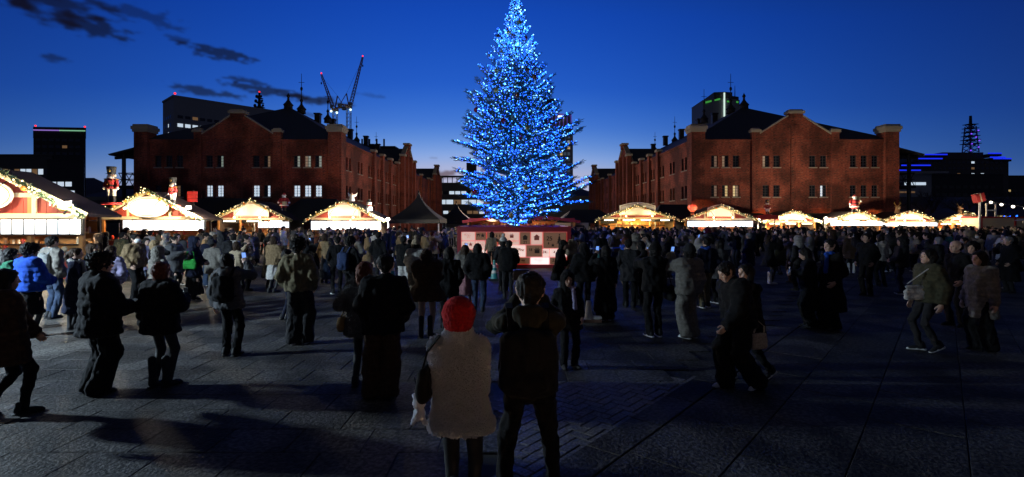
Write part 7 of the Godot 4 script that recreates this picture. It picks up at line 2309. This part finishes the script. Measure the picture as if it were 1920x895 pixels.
func build_crowd() -> void:
	var spots := []
	var i := 0
	var by := {}
	for q in placed_people():
		var s: Dictionary = q[11].duplicate()
		s.merge({pose = q[4], coat = q[5], legs = q[7], hair = q[9], seed = 100 + i, fine = q[1] < 15.0, cell = 0.017 if q[1] < 9.0 else 0.022})
		s.coat_mat = pal(q[6])
		s.legs_mat = mats["skin"] if q[8] == "bare" else mats["tights black"] if q[7] in ["tights", "boots"] else pal(q[8])
		var hc: String = q[10]
		s.hair_mat = mats[hc] if hc.begins_with("cloth") else pal(hc) if is_knit(q[9]) else mats["hair " + hc]
		s.shoe_mat = mats["sole white"] if s.get("white_shoe", false) else mats["canvas black"]
		var yaw := deg_to_rad(q[3])
		by[i] = build_person(s, q[12], Vector3(q[0], 0, -q[1]), yaw, q[2])
		spots.append(Vector2(q[0], q[1]))
		i += 1
	# what they carry
	backpack(by[1], lin(.012, .012, .014), "large black backpack on the man beside the woman in the red beanie", 1.12)
	camera_held(by[1])
	handbag(by[0], Vector3(.285, 1.13, -.05), Vector3(.1, .26, .3), lin(.012, .012, .013), "black shoulder bag hanging from the white fleece coat's left shoulder", Vector3(.17, 1.46, -.07))
	charm(by[0], Vector3(.33, .96, -.08))
	handbag(by[2], Vector3(.3, .86, .0), Vector3(.1, .2, .26), lin(.28, .18, .08), "tan handbag of the reddish-haired woman", Vector3(.2, 1.08, 0))
	backpack(by[7], lin(.012, .012, .014), "black backpack on the grey-jacketed person")
	phone(by[7], "phone held up by the grey-jacketed person")
	phone(by[4], "phone in the hands of the woman in the short black puffer", false)
	backpack(by[12], lin(.3, .31, .3), "pale drawstring backpack on the tall person at the left", 0.9)
	handbag(by[13], Vector3(.28, .92, .02), Vector3(.1, .24, .3), lin(.4, .3, .18), "beige bag beside the bright blue fleece", Vector3(.15, 1.44, 0))
	handbag(by[19], Vector3(-.3, 1.02, .02), Vector3(.1, .3, .3), lin(.03, .3, .05), "bright green tote bag on the hooded navy coat", Vector3(-.15, 1.44, 0))
	backpack(by[23], lin(.12, .13, .13), "grey backpack on the man in the black jacket")
	backpack(by[27], lin(.03, .05, .12), "blue backpack on the curly-haired man")
	phone(by[30], "lit phone held up above the white trousers")
	phone(by[34], "phone of the woman in the pink skirt")
	phone(by[42], "brightly lit phone of the ankle-length black coat", true, true)
	phone(by[45], "bright blue phone before the pale-jacketed woman")
	phone(by[46], "phone held by the person in the black beanie")
	handbag(by[46], Vector3(-.33, .82, .06), Vector3(.14, .3, .34), lin(.012, .012, .012), "dark bag at the hip of the black-beanie photographer", Vector3(-.15, 1.44, 0))
	phone(by[47], "phone raised by the person in the stone puffer", true, true)
	phone(by[52], "lit phone under the bent head at right")
	handbag(by[55], Vector3(.1, .98, .26), Vector3(.07, .3, .38), lin(.6, .58, .54), "flat white shoulder bag on the olive puffer", Vector3(.15, 1.44, 0))
	handbag(by[51], Vector3(.3, .62, .1), Vector3(.08, .26, .24), lin(.5, .47, .4), "white carrier bag of the person walking behind the stooping one", Vector3(.28, .9, .1))
	scarf(by[53], "blue", "blue scarf round the neck of the tall person at right")
	scarf(by[14], "pale", "pale scarf over the long navy coat")
	scarf(by[41], "lavender", "lavender scarf of the hooded child")
	scarf(by[48], "blue", "blue collar scarf of the man in navy")
	# the rest of the crowd: a set of figures, each used many times
	var base := []
	var r := RandomNumberGenerator.new()
	r.seed = 77
	var poses := ["pocket", "phone", "phone_up", "hold", "down", "right_phone", "pocket", "phone_up"]
	var coats := ["jacket", "puff", "mid", "long", "puffmid", "jacket", "cape", "puff"]
	var legs := ["trousers", "wide", "slim", "trousers", "boots", "longskirt", "skirt", "trousers"]
	for k in 22:
		var s := {pose = poses[k % 8], coat = coats[(k * 3 + k / 8) % 8], legs = legs[(k * 5 + k / 8) % 8], seed = 300 + k, cell = 0.032, hair = "short", yaw = r.randf_range(-.5, .5), pitch = r.randf_range(-.25, .15), bulk = r.randf_range(0, .03)}
		if k % 7 == 6: s.lowhood = 1
		s.meshes = person_meshes(s)
		base.append(s)
	var people := []
	var tries := 0
	while people.size() < 545 and tries < 30000:
		tries += 1
		var left := r.randf() < 0.37
		var ratio: float
		var d: float
		if left:
			ratio = r.randf_range(-1.06, -0.1)
			d = sqrt(r.randf_range(13.0 * 13.0, 41.0 * 41.0))
		elif r.randf() < 0.06:
			ratio = r.randf_range(-0.12, 0.12)
			d = r.randf_range(32.0, 45.0)
		else:
			ratio = r.randf_range(0.1, 1.06)
			d = sqrt(r.randf_range(14.5 * 14.5, 48.5 * 48.5))
		var x := ratio * d
		if left:
			if x < -15.2 and d > 17.2 and d < 22.5: continue
			if x < -18.4 and d > 29.6: continue
			if d > 36 and x < -9.5 and d > 40.5: continue
			if d < 16.5 and r.randf() < 0.55: continue
			if ratio > -0.27 and d < 22: continue
			if absf(x - (-16.0)) < 1.2 and d < 18: continue
		else:
			if d < 18.0 and r.randf() < 0.45: continue
			if ratio < 0.2 and d < 19.0: continue
		if absf(x) < 3.4 and d > 18 and d < 29: continue
		var gap := 0.62 if d < 24 else 0.5
		var near := false
		for p in spots:
			if absf(p.x - x) < gap and absf(p.y - d) < gap:
				near = true
				break
		if near: continue
		spots.append(Vector2(x, d))
		people.append([x, d])
	people.sort_custom(func(a, b): return a[1] < b[1])
	var tones := [["black", 26], ["charcoal", 14], ["navy", 10], ["brown", 7], ["grey", 7], ["olive", 5], ["stone", 5], ["beige", 4], ["tan", 4], ["pale", 4], ["white", 3], ["khaki", 3], ["lavender", 2], ["wine", 1], ["teal", 1], ["blue", 1], ["green", 1], ["pink", 1]]
	var lighter := [["black", 14], ["charcoal", 8], ["navy", 7], ["brown", 8], ["grey", 12], ["olive", 5], ["stone", 10], ["beige", 10], ["tan", 9], ["pale", 8], ["white", 5], ["khaki", 3]]
	var pick := func(left: bool) -> String:
		var z := r.randi() % 99
		for t in (lighter if left else tones):
			z -= t[1]
			if z < 0: return t[0]
		return "black"
	var hairs := ["short", "short", "bob", "bob", "long", "tail", "curly", "bun", "beanie", "cap", "hood", "short", "long", "pom", "fur", "bob"]
	var kinds := {"jacket": "jacket", "puff": "puffer", "mid": "coat", "long": "long coat", "puffmid": "padded coat", "cape": "cape"}
	var hair_words := {"short": "short hair", "bob": "bobbed hair", "long": "long hair", "tail": "a ponytail", "curly": "curly hair", "bun": "a bun", "beanie": "a beanie", "cap": "a cap", "hood": "hood up", "pom": "a bobble hat", "fur": "a fluffy hood"}
	var chosen := []
	var far := {}
	for k in people.size():
		var x: float = people[k][0]
		var d: float = people[k][1]
		var to := Vector2(-x, -(26.0 - d))                               # towards the fir, as (x, z)
		var yaw := atan2(to.x, to.y) + r.randf_range(-.6, .6)
		if r.randf() < (0.5 if x < 0 else 0.22): yaw = r.randf() * TAU
		var b := r.randi() % base.size()
		var hair: String = hairs[r.randi() % hairs.size()]
		var tone: String = pick.call(x < 1.0)
		var tall := r.randfn(1.64, 0.075)
		tall = clampf(tall, 1.45, 1.82)
		if k < 238:
			var where := "left crowd"
			if x < -15: where = "crowd by left-edge stall" if d < 30 else "crowd by soldier stall"
			elif x < -8: where = "crowd before Santa stall" if d > 24 else "nearer left crowd"
			elif x < -2: where = "crowd left of fir"
			elif x < 3: where = "crowd behind fir"
			elif x < 9: where = "crowd right of calendar" if d < 26 else "crowd before cream stall"
			elif x < 17: where = "middle of right crowd" if d < 28 else "crowd before balloon stall"
			else: where = "crowd at far right"
			var mask := r.randf() < 0.15
			var label := "person, %s %s, %s%s, %s" % [color_word(tone), kinds.get(base[b].coat, "coat"), hair_words[hair], ", masked" if mask else "", where]
			chosen.append([label, x / d, x, d, yaw, tall, b, hair, tone, mask, where])
		else:
			if not far.has(b): far[b] = []
			far[b].append([turned(yaw, Vector3(x, 0, -d)).scaled_local(Vector3.ONE * tall / 1.7), tone, hair])
	var same := {}
	for c in chosen:
		if not same.has(c[0]): same[c[0]] = []
		same[c[0]].append(c)
	var ordinal := ["leftmost", "second from left", "third from left", "fourth from left", "fifth from left", "sixth from left", "seventh from left", "eighth from left", "ninth from left"]
	for l in same:
		var list: Array = same[l]
		if list.size() > 1:
			list.sort_custom(func(a, b): return a[1] < b[1])
			for k in list.size(): list[k][0] = "%s, %s" % [l, ordinal[mini(k, 8)]]
	var leg_tones := ["black", "black", "charcoal", "navy", "denim", "black", "khaki", "brown"]
	for c in chosen:
		var s: Dictionary = base[c[6]].duplicate()
		s.coat_mat = pal(c[8])
		s.legs_mat = mats["tights black"] if s.legs in ["boots", "tights"] else pal(leg_tones[r.randi() % 8])
		s.hair = c[7]
		s.under = ["bob", "short", "long"][r.randi() % 3]
		s.hair_mat = pal(["black", "charcoal", "grey", "beige", "navy", "wine"][r.randi() % 6]) if is_knit(c[7]) and not c[7] in ["hood", "fur"] else pal(c[8]) if c[7] in ["hood", "fur"] else mats["hair " + ["black", "black", "black", "brown", "brown", "black", "black", "grey", "red"][r.randi() % 9]]
		s.shoe_mat = mats["sole white"] if r.randf() < 0.25 else mats["canvas black"]
		s.white_sole = r.randf() < 0.4
		s.mask = c[9]
		var p := build_person(s, c[0], Vector3(c[2], 0, -c[3]), c[4], c[5], "people in the " + (c[10] as String))
		if s.pose == "phone_up" and r.randf() < 0.5: phone(p, "phone held by the %s" % c[0].trim_prefix("person, "), r.randf() < 0.7)
	# the farthest, of whom little more than heads shows, are one mass
	var mass := Node3D.new()
	mass.name = "crowd"
	add_child(mass)
	tag(mass, "far part of the crowd packed before the market stalls", "crowd", "", "stuff")
	var shared := cloth("crowd cloth", Color.WHITE, 0.2, 3.0)
	shared.vertex_color_use_as_albedo = true
	for b in far:
		var m: Dictionary = base[b].meshes
		var rows: Array = far[b]
		var t := []
		for q in rows: t.append(q[0])
		var coat := many("coats", m.coat, shared, [], mass)
		tint(coat, t, rows.map(func(q): return (pal(q[1]).albedo_color).srgb_to_linear()))
		tint(many("trousers", m.legs, pal("black"), [], mass), t, [])
		tint(many("bodies", m.body, null, [], mass), t, [])
		var ft := []
		for q in t:
			for z in m.feet: ft.append((q as Transform3D) * (z as Transform3D))
		tint(many("shoes", m.shoe, mats["canvas black"], [], mass), ft, [])
		var hs := {}
		for q in rows:
			var h: String = q[2]
			if not hs.has(h): hs[h] = []
			hs[h].append((q[0] as Transform3D) * (m.head as Transform3D))
		for h in hs: tint(many("hair", kit["mesh_hair_" + h], mats["hair black"] if not is_knit(h) else pal("charcoal"), [], mass), hs[h], [])
	print("people ", chosen.size(), " far ", people.size() - chosen.size())

func tint(o: MultiMeshInstance3D, where: Array, colors: Array) -> void:
	var m := MultiMesh.new()
	m.transform_format = MultiMesh.TRANSFORM_3D
	m.use_colors = colors.size() > 0
	m.mesh = o.multimesh.mesh
	m.instance_count = where.size()
	for i in where.size():
		m.set_instance_transform(i, where[i])
		if colors: m.set_instance_color(i, colors[i])
	o.multimesh = m

func scarf(p: Node3D, tone: String, label: String) -> void:
	var o := thing("scarf", label, "scarf", p.position, p.rotation.y)
	o.scale = p.scale
	var b := []
	for k in 10:
		var a := TAU * k / 10
		var c := TAU * (k + 1) / 10
		b.append([Vector3(cos(a) * .085, 1.44 + .02 * sin(a * 2), sin(a) * .085 + .0), Vector3(cos(c) * .085, 1.44 + .02 * sin(c * 2), sin(c) * .085), .034, .034])
	b.append([Vector3(.04, 1.42, .12), Vector3(.06, 1.1, .17), .035, .04])
	part("wool", to_mesh([nets(b, 0.016, 0.02, -1e9, 0.008, 5, 30.0)]), pal(tone), o)

func camera_held(p: Node3D) -> void:
	var at: Vector3 = p.get_meta("hand")
	var o := thing("photo_camera", "small dark camera raised by the man in the olive jacket", "camera", at + Vector3(-.05, .05, -.06), p.rotation.y)
	part("body", MB.new().slab(Vector3.ZERO, Vector3(.13, .085, .045), .006).mesh(), mats["black iron"], o)
	part("lens", MB.new().tube(Vector3(0, 0, .02), Vector3(0, 0, .08), .032, .03, 14).mesh(), mats["black iron"], o)

func charm(p: Node3D, at: Vector3) -> void:
	var o := thing("bag_charm", "small white plush charm dangling from the black shoulder bag", "plush charm", p.transform * at)
	part("plush", to_mesh([nets([[Vector3(0, .02, 0), Vector3(0, .03, 0), .045, .042], [Vector3(0, -.05, 0), Vector3(0, -.06, 0), .04, .042], [Vector3(.03, .065, 0), Vector3(.035, .07, 0), .018, .016], [Vector3(-.03, .065, 0), Vector3(-.035, .07, 0), .018, .016], [Vector3(.03, -.09, .01), Vector3(.04, -.11, .015), .018, .018], [Vector3(-.03, -.09, .01), Vector3(-.04, -.11, .015), .018, .018]], 0.009, 0.015, -1e9, 0.006, 2, 60.0)]), pal("fleece"), o)
	part("cord", MB.new().tube(Vector3(0, .06, 0), Vector3(-.03, .2, .02), .004, .004, 5).mesh(), mats["black iron"], o)

func _ready() -> void:
	rng.seed = 11
	# camera: level, lens shifted down a little; the sky; the last of the daylight; the exposure
	var cam := Camera3D.new()
	cam.name = "camera"
	cam.projection = Camera3D.PROJECTION_FRUSTUM
	cam.near = 0.1
	cam.far = 6000
	cam.size = 0.1 * 895.0 / 960.0
	cam.frustum_offset = Vector2(-0.1 * 5.0 / 960.0, -0.1 * 32.5 / 960.0)
	cam.position = Vector3(0, EYE, 0)
	add_child(cam)
	cam.current = true
	var env := Environment.new()
	env.background_mode = Environment.BG_SKY
	env.sky = make_sky()
	env.sky_rotation = Vector3(0, PI, 0)
	env.background_energy_multiplier = 1.0
	env.tonemap_mode = Environment.TONE_MAPPER_LINEAR
	env.tonemap_exposure = 1.0
	env.sdfgi_enabled = true
	env.ssao_enabled = true
	env.ssil_enabled = true
	var we := WorldEnvironment.new()
	we.name = "world_environment"
	we.environment = env
	add_child(we)
	make_materials()
	build_ground()
	warehouse("brick_warehouse", "left dark red brick warehouse with lit lower windows behind the stalls", -1.0, 19.4, 56.8, 78.0, LIT_LEFT)
	warehouse("brick_warehouse", "right red brick warehouse with mostly dark windows behind the stalls", 1.0, 19.8, 56.8, 78.0, LIT_RIGHT)
	lane_uplights()
	added_lane_lamps()
	build_city()
	build_market()
	build_figures()
	build_calendar()
	build_fir()
	build_furniture()
	cloth_palette()
	build_kit()
	build_crowd()

const LIT_LEFT := {"020": "lit window dim", "030": "lit window cool", "031": "lit window cool", "040": "lit window cool", "041": "lit window cool", "050": "lit window cool", "051": "lit window cool", "061": "lit window cool",
	"070": "lit window cool", "071": "lit window cool", "080": "lit window cool", "081": "lit window cool", "090": "lit window cool", "091": "lit window cool", "141": "lit window pale", "171": "lit window pale", "180": "lit window dim", "181": "lit window pale", "191": "lit window pale", "161": "lit window dim"}
const LIT_RIGHT := {"001": "lit window dim", "011": "lit window warm", "020": "lit window warm", "021": "lit window dim", "101": "lit window dim", "110": "lit window dim", "130": "lit window dim", "060": "lit window cool"}
